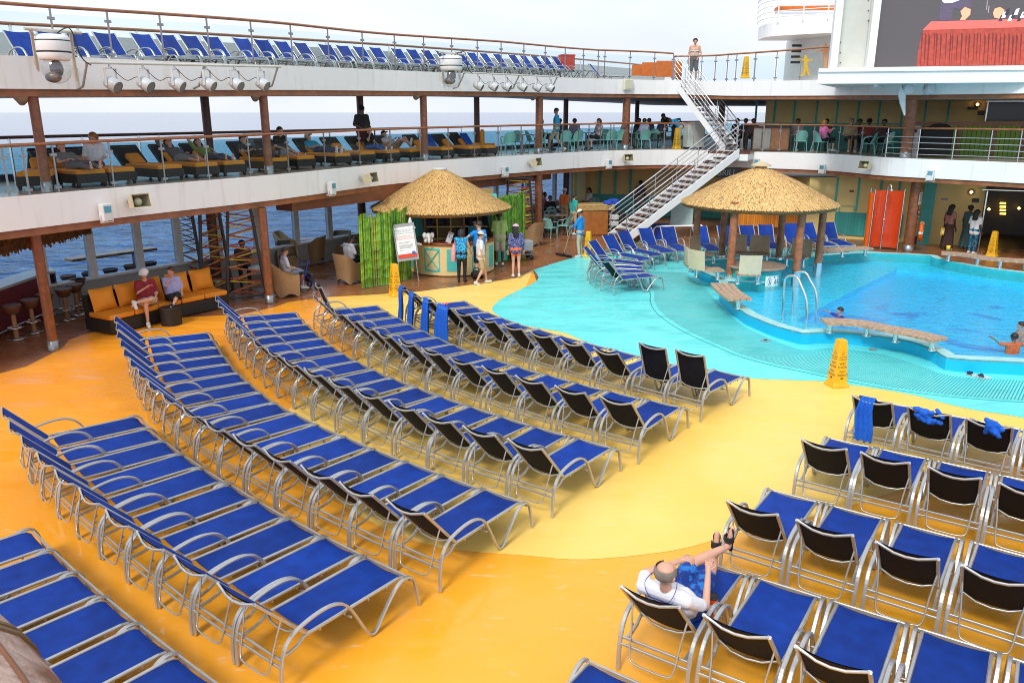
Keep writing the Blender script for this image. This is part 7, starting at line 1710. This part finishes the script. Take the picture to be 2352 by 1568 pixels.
person('woman in white T-shirt and blue patterned leggings near the dark doorway',at(z8(1740,812)),R(-62),h=1.62,skin='dark',top=W_,sleeve=.7,bottom=spotted('leggings',(.005,.03,.10),(.02,.30,.50),22),blen=1.9,shoes=SHOE,hair='black',style='long',toplen=1.3,bulk=1.05)
p=at(z8(1525,680));p=at(z8(1545,778))+Vector((-.30,-.12,.70));t=thing('pouch','yellow pouch carried by the woman in the pink top','pouch',p,.2)
mb=MB();mb.bbox((0,0,.0),(.16,.05,.26),0,.02);mb.build('body',mat('pouch_yellow',(.75,.48,.02),.4),t);mb=MB();mb.box((0,-.028,-.02),(.09,.006,.1));mb.build('label_patch',W_,t)
# ---- sofa couple, seated by the window
p=G(*z5(1130,1040),.46);person('man in maroon T-shirt, shorts and white cap sitting cross-legged on the sofa',(p.x-.05,p.y+.32,.45),R(215),SIT,h=1.78,skin='fair',top=spotted('maroon_tee',(.22,.012,.02),(.26,.02,.03),10),sleeve=.9,bottom=cloth('stone_shorts',(.50,.43,.34)),blen=.7,shoes=SHOE,hair='grey',style='crop',cap=W_,kL=(-.02,.42,.22),aL=(.34,.50,.20),tL=(.44,.58,.14),eR=(.22,.10,.34),wR=(.02,.22,.48),bulk=1.12,look=-.4)
p=G(*z5(1350,1000),.46);person('woman in lilac shirt and black cropped trousers sitting on the sofa',(p.x-.1,p.y+.35,.45),R(218),SIT,h=1.68,top=cloth('lilac',(.36,.36,.62)),sleeve=.9,bottom=BLK,blen=1.3,shoes=mat('flipflop',(.03,.05,.10),.6),sandal_=True,hair='brown',style='short',kL=(.0,.44,.24),aL=(.22,.66,-.02),tL=(.30,.78,.0),eR=(.20,.10,.40),wR=(.06,.16,.62),bulk=1.12,look=-.7)
p=at(z6(300,1110));person('woman with sunglasses and patterned top in the wicker armchair by the column',(p.x,p.y+.05,.46),R(-62),SIT,h=1.66,top=spotted('floral',(.62,.62,.72),(.30,.30,.42),30,.62),sleeve=.9,bottom=cloth('denim',(.22,.30,.45)),blen=.9,shoes=SHOE,hair='brown',style='crop',specs=True)
p=at(z6(780,1000));person('man in white T-shirt slumped in a wicker armchair left of the bamboo',(p.x+.05,p.y+.08,.46),R(-38),SIT,h=1.76,skin='brown',top=W_,sleeve=.9,bottom=BLK,blen=1.9,hair='black',style='crop',H=(.02,.14,.72),N=(0,.02,.60),shoes=SHOEB)
for px,l in((z5(1920,700),'shaded person seated behind the lattice screen by the brown column'),):
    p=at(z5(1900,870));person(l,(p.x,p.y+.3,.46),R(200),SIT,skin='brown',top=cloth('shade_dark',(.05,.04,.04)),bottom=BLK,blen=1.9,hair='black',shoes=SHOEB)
# ---- swimmers
def swimmer(px,label,rz,top,hair='black',skin='fair',h=1.4,**k):
    p=G(*px,.24);return person(label,(p.x,p.y,.09-1.55*h/1.75+.05),rz,h=h,skin=skin,top=top,sleeve=.9,bottom=BLK,blen=.6,hair=hair,style='crop',**k)
swimmer(z8(718,1245),'boy in blue shirt swimming towards the pool ladder',R(100),cloth('swim_blue',(.005,.02,.40)),eL=(-.42,.12,1.46),wL=(-.66,.2,1.50),eR=(.40,.05,1.44),wR=(.6,.1,1.47))
swimmer(z8(2085,1450),'child in orange swim shirt at the right edge of the pool',R(10),cloth('swim_orange',(.85,.13,.015)),skin='brown',eL=(-.34,.10,1.42),wL=(-.44,.22,1.52),eR=(.36,.05,1.36),wR=(.55,.12,1.40))
swimmer(z8(2140,1360),'shirtless boy with dark hair at the right edge of the pool',R(80),None,eL=(-.42,.12,1.46),wL=(-.68,.25,1.50),eR=(.3,.0,1.3))
# ---- reclining man in the foreground
x,y,a=LR['J'][0];c_,s_=math.cos(a),math.sin(a);lp=lambda lx,ly,lz: (x+c_*lx-s_*ly,y+s_*lx+c_*ly,lz)
MAN=dict(P=(0,0,.12),C=(.02,-.27,.33),N=(.02,-.40,.49),H=(.03,-.43,.655),sL=(-.19,-.38,.43),sR=(.20,-.38,.43),eL=(-.28,-.16,.42),eR=(.30,-.13,.27),wL=(.02,-.12,.62),wR=(.22,.10,.47),hL=(-.09,.05,.11),hR=(.09,.05,.11),kL=(-.05,.44,.30),kR=(.13,.44,.27),aL=(.13,.82,.34),aR=(.02,.85,.21),tL=(.17,.87,.54),tR=(.0,.93,.40))
t=person('balding man in white T-shirt and blue swim shorts reclining on a lounger',lp(.56,0,.40),a-math.pi/2,MAN,h=1.80,skin='fair',top=mat('cloth_white_shirt',(.76,.76,.80),.9,var=.04,scale=5,bump=.6,bscale=7),sleeve=.75,bottom=spotted('swim_print',(.005,.035,.24),(.015,.16,.50),14),blen=.75,shoes=BLACK,sandal_=True,hair='grey',style='fringe',vox=.011,look=-.25,tilt=-.30,bulk=1.16,grip=.7,specs=True)
mb=MB();mb.tube(smoothcurve([(-.07,-.44,.68),(-.13,-.52,.58),(-.06,-.54,.46),(.10,-.53,.46),(.15,-.48,.58),(.13,-.43,.68)],4),.0035,5);mb.build('glasses_cord',mat('cord_blue',(.02,.05,.25),.6),t)
t=thing('travel_mug','red and white mug with black lid beside the reclining man','mug',lp(.72,-.27,.405),a)
mb=MB();mb.lathe([(.001,0),(.040,0),(.048,.05),(.050,.14)],(0,0,0),20);mb.build('body',WHITE,t)
mb=MB();mb.lathe([(.0505,.14),(.052,.19)],(0,0,0),20);mb.lathe([(.0405,.0),(.0455,.03)],(0,0,0),20);mb.build('red_band',mat('mug_red',(.72,.08,.015),.4),t)
mb=MB();mb.lathe([(.001,.20),(.045,.20),(.052,.215),(.054,.195),(.052,.19)],(0,0,0),20);mb.build('lid',BLACK,t)
mb=MB();mb.tube([(-.048,-.02,.04),(-.052,-.02,.09),(-.050,-.025,.12)],1,flat=(.03,.004,(0,1,0)));mb.build('print',mat('mug_print',(.45,.08,.02),.5),t)
# ---- middle deck
def chaise(loc,rz,label,ch=[None]):
    if ch[0]: return dup(ch[0][0],loc,rz,label,None,ch[0][1])
    t=thing('wicker_chaise',label,'chaise',loc,rz,'wicker chaises with orange cushions')     # foot end at -y side... faces +y (feet)
    mb=MB();vs=[(-.34,-.55,.10),(.34,-.55,.10)];mb.box((0,.22,.19),(.70,1.40,.20));mb.build('base',WK,t)
    for sx in(-1,1):
        for yy in(-.42,.86):
            mb=MB();mb.lathe([(.03,0),(.05,.10)],(sx*.30,yy,0),8);mb.build('leg',WK,t)
    mb=MB();Mx=Matrix.Rotation(R(46),3,'X');mb.box(V(0,-.70,.50),(.70,.07,.80),M=Mx);mb.build('back',WK,t)
    mb=MB();mb.bbox((0,.22,.335),(.66,1.38,.10),0,.03);mb.build('seat_cushion',OR_,t)
    mb=MB();mb.bbox((0,0,-.06),(.46,.14,.34),0,.05);o=mb.build('back_cushion',OR_,t);o.location=(0.05,-.50,.52);o.rotation_euler=(R(44),0,.3)
    ch[0]=(t,kids(t));return t
fu=[(208,447),(278,440),(392,434),(477,428),(543,424),(646,414),(707,410),(791,406),(849,399),(905,396),(961,393),(1031,385),(1094,380),(1130,378)]
CH=[]
rzc=math.atan2(-NX.y,-NX.x)-math.pi/2
for i,(u,v) in enumerate(fu):
    p=edge_at_u(u,400,.55);q=p+NX*.92;o=chaise((q.x,q.y,3.4),rzc+random.uniform(-.06,.06),f'dark wicker chaise with orange cushion on the middle deck, {ORD[i]} from the left');CH.append(q)
q=edge_at_u(100,430,1.6);chaise((q.x,q.y,3.4),rzc-.6,'dark wicker chaise with orange cushion on the middle deck behind the leftmost column')
q=edge_at_u(640,400,2.9);chaise((q.x,q.y,3.4),rzc+.05,'dark wicker chaise in the back row behind the green-shirted girl');q=edge_at_u(1085,380,2.9);chaise((q.x,q.y,3.4),rzc+.1,'dark wicker chaise in the back row beside the upright orange cushion')
def onchaise(i,label,dy=-.15,**k):
    q=CH[i]+NX*(-dy);k.setdefault('pose',LIE);k.setdefault('h',1.68);return person(label,(q.x,q.y,3.75),rzc,**k)
person('blonde woman in white blouse sitting upright on a wicker chaise at far left',(*(CH[1]+NX*.1),3.72),rzc-.55,SIT,h=1.66,top=mat('cloth_white_blouse',(.7,.7,.76),.9,var=.12,scale=30),sleeve=1.1,bottom=cloth('plum',(.12,.03,.05)),blen=.6,shoes=SHOE,hair='auburn',style='bob',kL=(-.12,.46,.08),aL=(-.12,.90,.0),tL=(-.14,.93,.16),kR=(.12,.46,.08),aR=(.12,.90,.0),tR=(.14,.93,.16),look=-.8)
onchaise(3,'person in grey T-shirt and cap reclining with a hand behind the head',top=cloth('charcoal_heather',(.12,.12,.13),.4,60),sleeve=.8,bottom=cloth('grey_heather',(.25,.25,.26)),blen=1.2,hair='darkbrown',style='bob',cap=BLK,skin='fair',eR=(.34,-.56,.60),wR=(.10,-.58,.54))
onchaise(4,'girl in olive green shirt reclining with an arm over her head',h=1.6,top=cloth('olive',(.20,.30,.06)),sleeve=.6,bottom=cloth('slate',(.08,.09,.14)),blen=1.9,hair='darkbrown',style='long',eR=(.32,-.52,.62),wR=(.06,-.48,.64),eL=(-.3,-.25,.3))
onchaise(6,'person in dark T-shirt sitting forward on a wicker chaise with a towel',pose=SIT,top=BLK,sleeve=.7,bottom=cloth('grey_towel',(.35,.37,.40)),blen=.9,hair='black',style='short',kL=(-.12,.46,.10),aL=(-.12,.85,.0),tL=(-.14,.9,.1),kR=(.12,.46,.10),aR=(.12,.85,.0),tR=(.14,.9,.1),wL=(-.05,.42,.2),wR=(.05,.42,.2))
onchaise(7,'man in turquoise T-shirt and dark trousers reclining on a wicker chaise',top=cloth('turq_tee',(.02,.34,.50)),sleeve=.9,bottom=cloth('jean_dark',(.02,.04,.12)),blen=1.95,hair='grey',style='crop',shoes=SHOE,cap=W_)
onchaise(9,'woman in black top and blue jeans resting her chin on her hand',h=1.66,pose=SIT,top=BLK,sleeve=.6,bottom=cloth('jeans_blue',(.04,.14,.42)),blen=1.9,hair='darkbrown',style='bob',kL=(-.12,.44,.14),aL=(-.12,.84,.0),tL=(-.14,.9,.1),kR=(.12,.44,.14),aR=(.12,.84,.0),tR=(.14,.9,.1),eR=(.2,.14,.34),wR=(.06,.12,.62),shoes=SHOE)
onchaise(10,'man in white T-shirt and cap reading with his knees raised',top=W_,sleeve=.5,bottom=cloth('tan_shorts',(.34,.26,.17)),blen=.6,hair='grey',style='crop',cap=BLK,kL=(-.10,.42,.42),aL=(-.10,.74,.06),tL=(-.12,.88,.05),kR=(.12,.40,.34),aR=(.05,.80,.25),tR=(.05,.90,.35),wL=(-.1,.12,.38),wR=(.1,.12,.38),shoes=SHOE)
onchaise(0,'person in grey lying on the chaise behind the leftmost column',dy=.3,top=cloth('dusk_grey',(.20,.18,.18)),bottom=cloth('dusk_grey2',(.14,.14,.15)),blen=1.9,hair='darkbrown')
onchaise(5,'person covered by a dark towel asleep on the chaise by the column',top=cloth('dark_towel',(.035,.035,.04)),bottom=cloth('dark_towel',(.035,.035,.04)),blen=1.9,hair='black',cap=BLK,shoes=SHOEB)
q=edge_at_u(837,400,2.3);person('man in dark grey T-shirt, black cap and lanyard standing on the middle deck',(q.x,q.y,3.4),R(195),h=1.82,skin='brown',top=cloth('dark_grey',(.035,.035,.04)),sleeve=.9,bottom=cloth('maroon_short',(.18,.02,.03)),blen=.9,shoes=SHOEB,hair='grey',style='crop',cap=BLK,look=-.3,wR=(.08,.2,1.06),eR=(.26,.05,1.12),bulk=1.08)
q=edge_at_u(700,400,.2);
for u,l,m in((990,'blue towel draped on a wicker chaise behind the standing man',.0),(1073,'blue towel draped beside the upright orange cushion',0)):
    p=edge_at_u(u,380,1.9);mb=MB();mb.bbox((0,0,0),(.44,.09,.62),0,.04);o=mb.build('draped_towel',TB,None,(p.x,p.y,3.95));o.rotation_euler=(R(38),0,rzc);tag(o,l,'towel')
p=edge_at_u(1108,380,1.6);mb=MB();mb.bbox((0,0,0),(.50,.14,.60),0,.06);tag(mb.build('upright_cushion',OR_,None,(p.x,p.y,4.05),rzc+.5),'orange cushion standing upright on a chaise by the outer rail','cushion')
# cafe on the middle deck
def cafe(u,off,rz,label): 
    p=edge_at_u(u,360,off);return tealchair((p.x,p.y,3.4),rz,label,'teal cafe chairs on the middle deck')
cf=[(1168,.6,.3),(1180,1.8,2.6),(1222,1.5,-1.2),(1240,.7,1.5),(1297,.6,.2),(1322,.55,.5),(1400,.6,.3),(1424,.5,.1),(1462,1.5,.4),(1478,.6,.2),(1505,1.6,-.5),(1385,1.8,2.8)]
cl_=['first','second','third','fourth','fifth','sixth','seventh','eighth','ninth','tenth','eleventh','twelfth']
for (u,o,r),w in zip(cf,cl_): cafe(u,o,r,f'teal cafe chair on the middle deck left of the stairs, {w} from the left' if True else '')
for i,(u,o) in enumerate(((1200,1.2),(1262,1.5),(1345,1.4),(1412,1.3),(1490,1.1),(1520,1.8))):
    p=edge_at_u(u,360,o);round_table((p.x,p.y,3.4),f'round cafe table on the middle deck left of the stairs, {ORD[i]} from the left',.40,.74,mat('cafe_top',(.25,.30,.30),.3),group='cafe tables on the middle deck')
def seat(u,off,rz,label,**k):
    p=edge_at_u(u,360,off);k.setdefault('pose',SIT);return person(label,(p.x,p.y,3.86),rz,**k)
p=edge_at_u(1277,360,.75);person('man in blue polo and cream shorts walking left along the middle deck',(p.x,p.y,3.4),R(75),h=1.78,skin='tan',top=cloth('polo_blue',(.02,.33,.58)),sleeve=.9,bottom=cloth('cream_short',(.50,.44,.33)),blen=.95,shoes=SHOE,hair='black',style='short',kL=(-.08,.22,.52),aL=(-.08,.34,.10),tL=(-.09,.48,.08),kR=(.08,-.02,.5),aR=(.08,-.32,.14),tR=(.09,-.20,.03),tilt=-.25,toplen=1.15)
for u,o,r,l,kw in((1244,1.9,R(-80),'person in grey seated left of the walking man',dict(top=cloth('g1',(.18,.19,.24)),skin='brown')),(1283,1.9,R(70),'person in navy seated right of the walking man',dict(top=cloth('g2',(.05,.06,.14)),skin='brown')),(1318,1.9,R(170),'person in lilac grey seated facing the pool, left of the pink-topped woman',dict(top=cloth('g3',(.22,.22,.30)),skin='dark')),(1372,.9,R(120),'woman in pale pink seated with a hand at her face',dict(top=cloth('g4',(.50,.40,.42)),hair='brown',style='bob',wL=(-.06,.14,.62),eL=(-.2,.12,.4))),(1432,1.5,R(-90),'person in pale grey seated behind the dining column',dict(top=cloth('g5',(.40,.42,.45)),skin='brown')),(1464,1.9,R(150),'person in black seated left of the lilac-shirted diner',dict(top=BLK,skin='brown')),(1476,1.0,R(20),'diner in lilac shirt seated with back to the pool',dict(top=cloth('g6',(.32,.33,.48)),skin='brown')),(1487,1.7,R(160),'dark shirted diner right of the lilac-shirted diner',dict(top=cloth('g7',(.06,.05,.06)),skin='dark')),(1518,1.7,R(165),'diner in dark blue seated near the leaning man',dict(top=cloth('g8',(.07,.08,.14)),skin='dark'))):
    seat(u,o,r,l,bottom=BLK,blen=1.2,hair=kw.pop('hair','black'),style=kw.pop('style','crop'),sleeve=.8,shoes=SHOEB,**kw)
p=edge_at_u(1545,345,1.9);person('man in black shirt leaning forward near the stairs on the middle deck',(p.x,p.y,3.4),R(85),h=1.75,skin='brown',top=BLK,sleeve=.9,bottom=BLK,blen=1.9,hair='black',style='crop',C=(0,.24,1.22),N=(0,.38,1.34),H=(0,.50,1.42),sL=(-.175,.33,1.31),sR=(.175,.33,1.31),eL=(-.2,.45,1.05),wL=(-.1,.55,.9),eR=(.2,.45,1.05),wR=(.1,.55,.9))
p=edge_at_u(1560,345,1.0);person('waiter in blue shirt bending with hand on hip beside the white cart',(p.x,p.y,3.4),R(80),h=1.75,skin='brown',top=cloth('waiter_blue',(.02,.25,.55)),sleeve=1.2,bottom=KH,blen=1.95,hair='black',style='crop',C=(0,.22,1.18),N=(0,.36,1.24),H=(0,.48,1.24),sL=(-.175,.31,1.24),sR=(.175,.31,1.24),eR=(.36,.05,1.30),wR=(.2,-.10,1.06),eL=(-.22,.42,1.0),wL=(-.1,.6,.95),shoes=SHOEB)
p=edge_at_u(1592,345,1.0);t=thing('white_cart','white cabinet cart on the middle deck left of the stairs','cart',(p.x,p.y,3.4),R(10))
mb=MB();mb.bbox((0,0,.62),(.80,.6,1.05),0,.03);mb.build('cabinet',mat('cart_white',(.62,.63,.60),.4),t);mb=MB();mb.bbox((0,0,1.17),(.84,.64,.04),0,.01);mb.build('top',STEEL,t)
for sx in(-1,1):
    mb=MB();mb.box((sx*.34,0,.05),(.06,.5,.1));mb.build('foot',DARK,t)
# right side diners
ZD=z4
def mid(px,z=3.4): return G(*px,z)
def midoff(u,off): p=edge_at_u(u,360,off);return Vector((p.x,p.y,3.4))
tealchair(midoff(ZD(395,0)[0],1.2),R(-10),'pale teal cafe chair right of the brown cabinets','teal cafe chairs on the middle deck');tealchair(midoff(ZD(545,0)[0],.65),R(-75),'pale teal cafe chair under the woman in pink','teal cafe chairs on the middle deck');tealchair(midoff(ZD(925,0)[0],.6),R(70),'pale teal cafe chair right of the man in beige','teal cafe chairs on the middle deck');tealchair(midoff(ZD(1055,0)[0],1.2),R(100),'pale teal cafe chair left of the thick column','teal cafe chairs on the middle deck')
p=midoff(ZD(790,0)[0],.9);round_table(p,'round wooden cafe table before the man in beige',.42,.76,mat('cafe_wood',(.33,.19,.09),.3),WOOD,'cafe tables on the middle deck')
p=midoff(ZD(570,0)[0],.65);p.z=3.86;person('woman in pink T-shirt and dark track trousers eating at the cafe table',p,R(-75),SIT,h=1.66,top=cloth('pink_tee',(.70,.16,.35)),sleeve=.8,bottom=BLK,blen=1.4,hair='auburn',style='bob',shoes=SHOE,eR=(.22,.14,.36),wR=(.1,.34,.50),eL=(-.22,.14,.36),wL=(-.1,.34,.46))
p=midoff(ZD(775,0)[0],1.7);p.z=3.86;person('man in beige T-shirt and glasses sitting at the cafe table',p,R(172),SIT,h=1.82,top=cloth('beige_tee',(.46,.32,.19)),sleeve=.9,bottom=cloth('dk',(.05,.05,.06)),blen=.9,hair='grey',style='crop',specs=True,bulk=1.15,shoes=SHOE)
for u,o,l,c in((ZD(358,0)[0],1.7,'diner in pale shirt beside the brown cabinets',(.35,.28,.27)),(ZD(580,0)[0],2.0,'diner in maroon seated behind the woman in pink',(.16,.04,.03)),(ZD(838,0)[0],2.1,'diner in maroon seated behind the man in beige, left one',(.20,.03,.03)),(ZD(912,0)[0],2.0,'diner in red with a dark hat behind the man in beige',(.24,.03,.03)),(ZD(1030,0)[0],2.0,'diner in brown seated left of the thick column',(.07,.03,.03)),(z3(1840,0)[0],2.4,'dark diner seated behind the stairs, left one',(.03,.03,.04)),(z3(1905,0)[0],2.2,'dark diner seated behind the stairs, middle one',(.06,.05,.06)),(z3(1965,0)[0],2.0,'diner in brown seated right of the stairs',(.12,.06,.05))):
    p=midoff(u,o);p.z=3.86;person(l,p,R(150),SIT,skin='brown',top=cloth('d%d'%int(u),c),sleeve=.8,bottom=BLK,blen=1.9,hair='black',style='crop',shoes=SHOEB,cap=BLK if 'hat' in l else None)
a=midoff(z4(20,0)[0],1.3);b=midoff(z4(300,0)[0],1.6);t=thing('cabinet_row','brown wooden sideboard cabinets with dark tops on the middle deck','sideboard',((a.x+b.x)/2,(a.y+b.y)/2,3.4),math.atan2(b.y-a.y,b.x-a.x));L=(b-a).length
mb=MB();mb.box((0,0,.50),(L,.55,.96));mb.build('body',mat('cabinet_wood',(.22,.085,.035),.35,var=.2),t)
mb=MB();mb.bbox((0,0,1.0),(L+.06,.62,.05),0,.01);mb.build('top',DARK,t)
for k in range(4):
    mb=MB();mb.box((-L/2+L*(k+.5)/4,-.28,.5),(L/4-.06,.03,.84));mb.build('door',mat('cabinet_door',(.30,.12,.05),.35,var=.2) if k>1 else mat('cabinet_grey',(.30,.28,.26),.35),t)
t=thing('speaker_stack','dark covered equipment standing before the bamboo partition','equipment',midoff(z4(1440,0)[0],1.4),R(-25))
mb=MB();mb.bbox((0,0,.55),(1.1,.6,1.0),0,.1);mb.ball((.1,.0,1.0),.3,10,(1.4,.8,.7));mb.build('cover',BLK,t)
t=thing('steel_cabinet','narrow pale steel cabinet right of the thick column','cabinet',midoff(z4(1275,0)[0],1.0),R(-25))
mb=MB();mb.bbox((0,0,.56),(.36,.3,1.12),0,.02);mb.build('case',GREYM,t);mb=MB();mb.box((0,-.155,.95),(.14,.01,.14));mb.build('display',DARK,t)
# ---- top deck man
p=Vector(D(1592,182,37.2));person('shirtless young man in grey shorts standing at the top deck railing',(p.x,p.y,p.z-.15),R(172),h=1.86,skin='fair',top=None,bottom=cloth('grey_shorts',(.13,.13,.14)),blen=.95,hair='darkbrown',style='short',wL=(-.16,.12,1.0),eL=(-.26,.0,1.14),tilt=-.2,bulk=.95)
mb=MB();capsule(mb,(-.08,0,.0),(.08,0,0),.125,.125);capsule(mb,(-.08,0,.16),(.08,0,.16),.12,.12);o=mb.build('striped_towel',stripes('towel_stripes',(.65,.60,.50),(.10,.22,.26),14,'Z',.6),None,(p.x,p.y,p.z-.15+1.16),R(172));tag(o,'striped towel wrapped round the chest of the shirtless man','towel')
# ------------------------------------------------------------------ towels on the loungers
def towel(pl,top_xz,lens,wd,yc,label,drop=.0,fold=2):
    """cloth hanging over the back's top bar: front flap length, rear flap length"""
    x,y,a=pl;tx,tz=top_xz;d=Vector((tx-.36,0,tz-.405)).normalized();t=thing('towel',label,'towel',(x,y,0),a,'blue towels on the loungers')
    vs=[];fs=[];n=12;rows=[]
    f,r=lens
    pts=[Vector((tx,0,tz))-d*f*k+Vector((d.z,0,-d.x))*.03 for k in(1,.75,.5,.25,.06)]+[Vector((tx,0,tz))+d*.035]+[Vector((tx-.035,0,tz-.02))+Vector((-.01*k*3,0,-r*k)) for k in(.04,.25,.5,.75,1)]
    for th in(0,1):
        for i,p in enumerate(pts):
            for j in range(n+1):
                q=(j/n-.5)*wd*(1+.12*math.sin(i*.9));w=.022*math.sin(j*1.9+fold)*min(1,abs(i-5)/2)+.012*math.sin(j*4.1+i)
                vs.append((p.x-(w if i>5 else -w*.4)-(.012 if i>5 else -.012)*th,yc+q+.02*math.sin(i*1.3+fold),p.z-(.012*th if i==5 else 0)+.02*math.sin(j*1.3+fold)*(1 if i in(0,10) else 0)))
    m=len(pts)*(n+1)
    for th in(0,1):
        for i in range(len(pts)-1):
            for j in range(n): b=th*m+i*(n+1)+j;fs.append((b,b+1,b+n+2,b+n+1))
    mb=MB();mb.add(vs,fs,True);mb.build('cloth',TB2,t,fix=False);return t
TB2=mat('bright_towel_blue',(.008,.12,.60),.9,var=.2,scale=25,bump=.6,bscale=70)
FL=LR['F'];TOP=(-.144,.98)
towel(FL[11],TOP,(.25,.80),.30,.05,'long blue towel on the farthest lounger of the front row',fold=1);towel(FL[10],TOP,(.2,.80),.36,.02,'blue towel on the second farthest lounger of the front row',fold=2);towel(FL[9],TOP,(.25,.98),.32,.03,'longest narrow blue towel on the third farthest lounger of the front row',fold=3);towel(FL[8],TOP,(.2,.90),.46,.02,'wide blue towel with a pink clip on the fourth farthest lounger',fold=4)
x,y,a=FL[8];t=thing('towel_clip','pink towel clip on the wide blue towel','clip',(x+math.cos(a)*-.13-math.sin(a)*-.05,y+math.sin(a)*-.13+math.cos(a)*-.05,1.0),a)
mb=MB();mb.tube([(-.05,-.05,.06),(0,0,.0),(.05,.05,.05)],.014,6);mb.tube([(-.04,.06,.05),(0,0,.0),(.04,-.05,.06)],.014,6);mb.build('jaws',mat('clip_pink',(.75,.12,.25),.4),t)
GL=LR['G']
towel(GL[0],TOP,(.08,.62),.22,.06,'long ribbed blue towel on the left lounger of the three-towel row',fold=5)
def crumple(pl,yc,label,seed,w=.28):
    x,y,a=pl;rnd=random.Random(seed);t=thing('towel',label,'towel',(x,y,0),a,'blue towels on the loungers');mb=MB()
    for k in range(10): capsule(mb,(-.17+rnd.uniform(-.05,.06),yc+rnd.uniform(-w/2,w/2),.98+rnd.uniform(-.16,.06)),(-.16+rnd.uniform(-.05,.06),yc+rnd.uniform(-w/2,w/2),.97+rnd.uniform(-.16,.05)),.035,.03)
    remesh(mb,'cloth',TB2,t,.014,3)
crumple(GL[1],.0,'crumpled blue towel on the middle lounger of the three-towel row',1,.36);crumple(GL[2],-.08,'bunched blue towel on the right lounger of the three-towel row',2,.24)
# ------------------------------------------------------------------ handrail beside the camera
t=thing('near_handrail','weathered brown wooden handrail close to the camera at bottom left','handrail')
zr_=4.46
a=G(-60,1350,zr_);b=G(30,1425,zr_);c=G(160,1575,zr_);d=G(260,1720,zr_)
pl=smoothcurve([(p.x,p.y,zr_-.03) for p in(a,b,c,d)],5)
pl=offset([Vector((p[0],p[1])) for p in pl],-.0)
RW=mat('weathered_rail',(.30,.205,.165),.5,var=.35,scale=14,bump=.5,bscale=40);rc=[q for q in RW.node_tree.nodes if q.type=='VALTORGB'][0];rc.color_ramp.elements[0].color=(.20,.085,.04,1);rc.color_ramp.elements[0].position=.38;rc.color_ramp.elements[1].position=.52
w=.075;L_=[(q.x,q.y,zr_-.03) for q in offset(pl,-w)]
mb=MB();mb.tube(L_,.078,20);mb.build('rail',RW,t)
for dd_ in(-.036,.036):
    mb=MB();mb.tube([(q.x,q.y,L_[0][2]+.068) for q in offset([Vector(p[:2]) for p in L_],dd_)],.003,6);mb.build('edge_bead',mat('rail_bead',(.20,.075,.025),.5,var=.3),t)
g_=G(52,1508,zr_);k=min(range(1,len(L_)),key=lambda i:(Vector(L_[i])-g_).length)
p=Vector(L_[k]);q=Vector(L_[k-1]);dd=(q-p).normalized()
mb=MB();mb.tube([p,p+dd*.008],.081,20);mb.tube([p+dd*.016,p+dd*.024],.081,20);mb.build('seam_ring',mat('seam_brass',(.16,.10,.045),.5,.1),t)
mb=MB();p=Vector(L_[k]);mb.tube([(p.x-.02,p.y,3.4),(p.x-.02,p.y,zr_-.08)],.025,8);mb.build('post',STEEL,t)
# ================================================================== CAMERA, LIGHT
cam=bpy.data.cameras.new('camera');co=bpy.data.objects.new('camera',cam);COL.objects.link(co)
cam.sensor_width=36;cam.lens=36*F/2352;cam.clip_start=.05;cam.clip_end=100000
co.location=(0,0,EYE);co.rotation_euler=(math.pi/2-PT,0,0)
SC.camera=co
w=bpy.data.worlds.new('World');SC.world=w;w.use_nodes=True;nt=w.node_tree;bg=nt.nodes['Background']
sky=nt.nodes.new('ShaderNodeTexSky');sky.sky_type='NISHITA';sky.sun_disc=False
SUN_EL,SUN_AZ=R(46),R(205)
sky.sun_elevation=SUN_EL;sky.sun_rotation=SUN_AZ;sky.dust_density=3;sky.air_density=1.
tc=nt.nodes.new('ShaderNodeTexCoord');n=nt.nodes.new('ShaderNodeTexNoise');n.inputs['Scale'].default_value=2.2;n.inputs['Detail'].default_value=6;n.inputs['Distortion'].default_value=.3
mp=nt.nodes.new('ShaderNodeMapping');mp.inputs['Scale'].default_value=(1,1,3);nt.links.new(tc.outputs['Generated'],mp.inputs[0]);nt.links.new(mp.outputs[0],n.inputs['Vector'])
cr=nt.nodes.new('ShaderNodeValToRGB');cr.color_ramp.elements[0].position=.35;cr.color_ramp.elements[0].color=(7.9,8.5,9.7,1);cr.color_ramp.elements[1].position=.62;cr.color_ramp.elements[1].color=(9.6,9.8,10.2,1)
nt.links.new(n.outputs['Fac'],cr.inputs['Fac'])
mx=nt.nodes.new('ShaderNodeMix');mx.data_type='RGBA';mx.inputs[0].default_value=.88
nt.links.new(sky.outputs[0],mx.inputs[6]);nt.links.new(cr.outputs[0],mx.inputs[7]);nt.links.new(mx.outputs[2],bg.inputs['Color'])
bg.inputs['Strength'].default_value=.074
sl=bpy.data.lights.new('sun','SUN');sl.energy=1.5;sl.angle=R(15);sl.color=(1,.97,.92)
so=bpy.data.objects.new('sun',sl);COL.objects.link(so)
so.rotation_euler=(math.pi/2-SUN_EL,0,math.pi-SUN_AZ)
SC.view_settings.view_transform='Standard';SC.view_settings.look='None';SC.view_settings.exposure=0.68;SC.view_settings.gamma=1
SC.cycles.pixel_filter_type='BLACKMAN_HARRIS';SC.cycles.filter_width=1.0
SC.cycles.max_bounces=8;SC.cycles.transparent_max_bounces=16;SC.cycles.caustics_reflective=False;SC.cycles.caustics_refractive=False
SC.cycles.sample_clamp_indirect=8
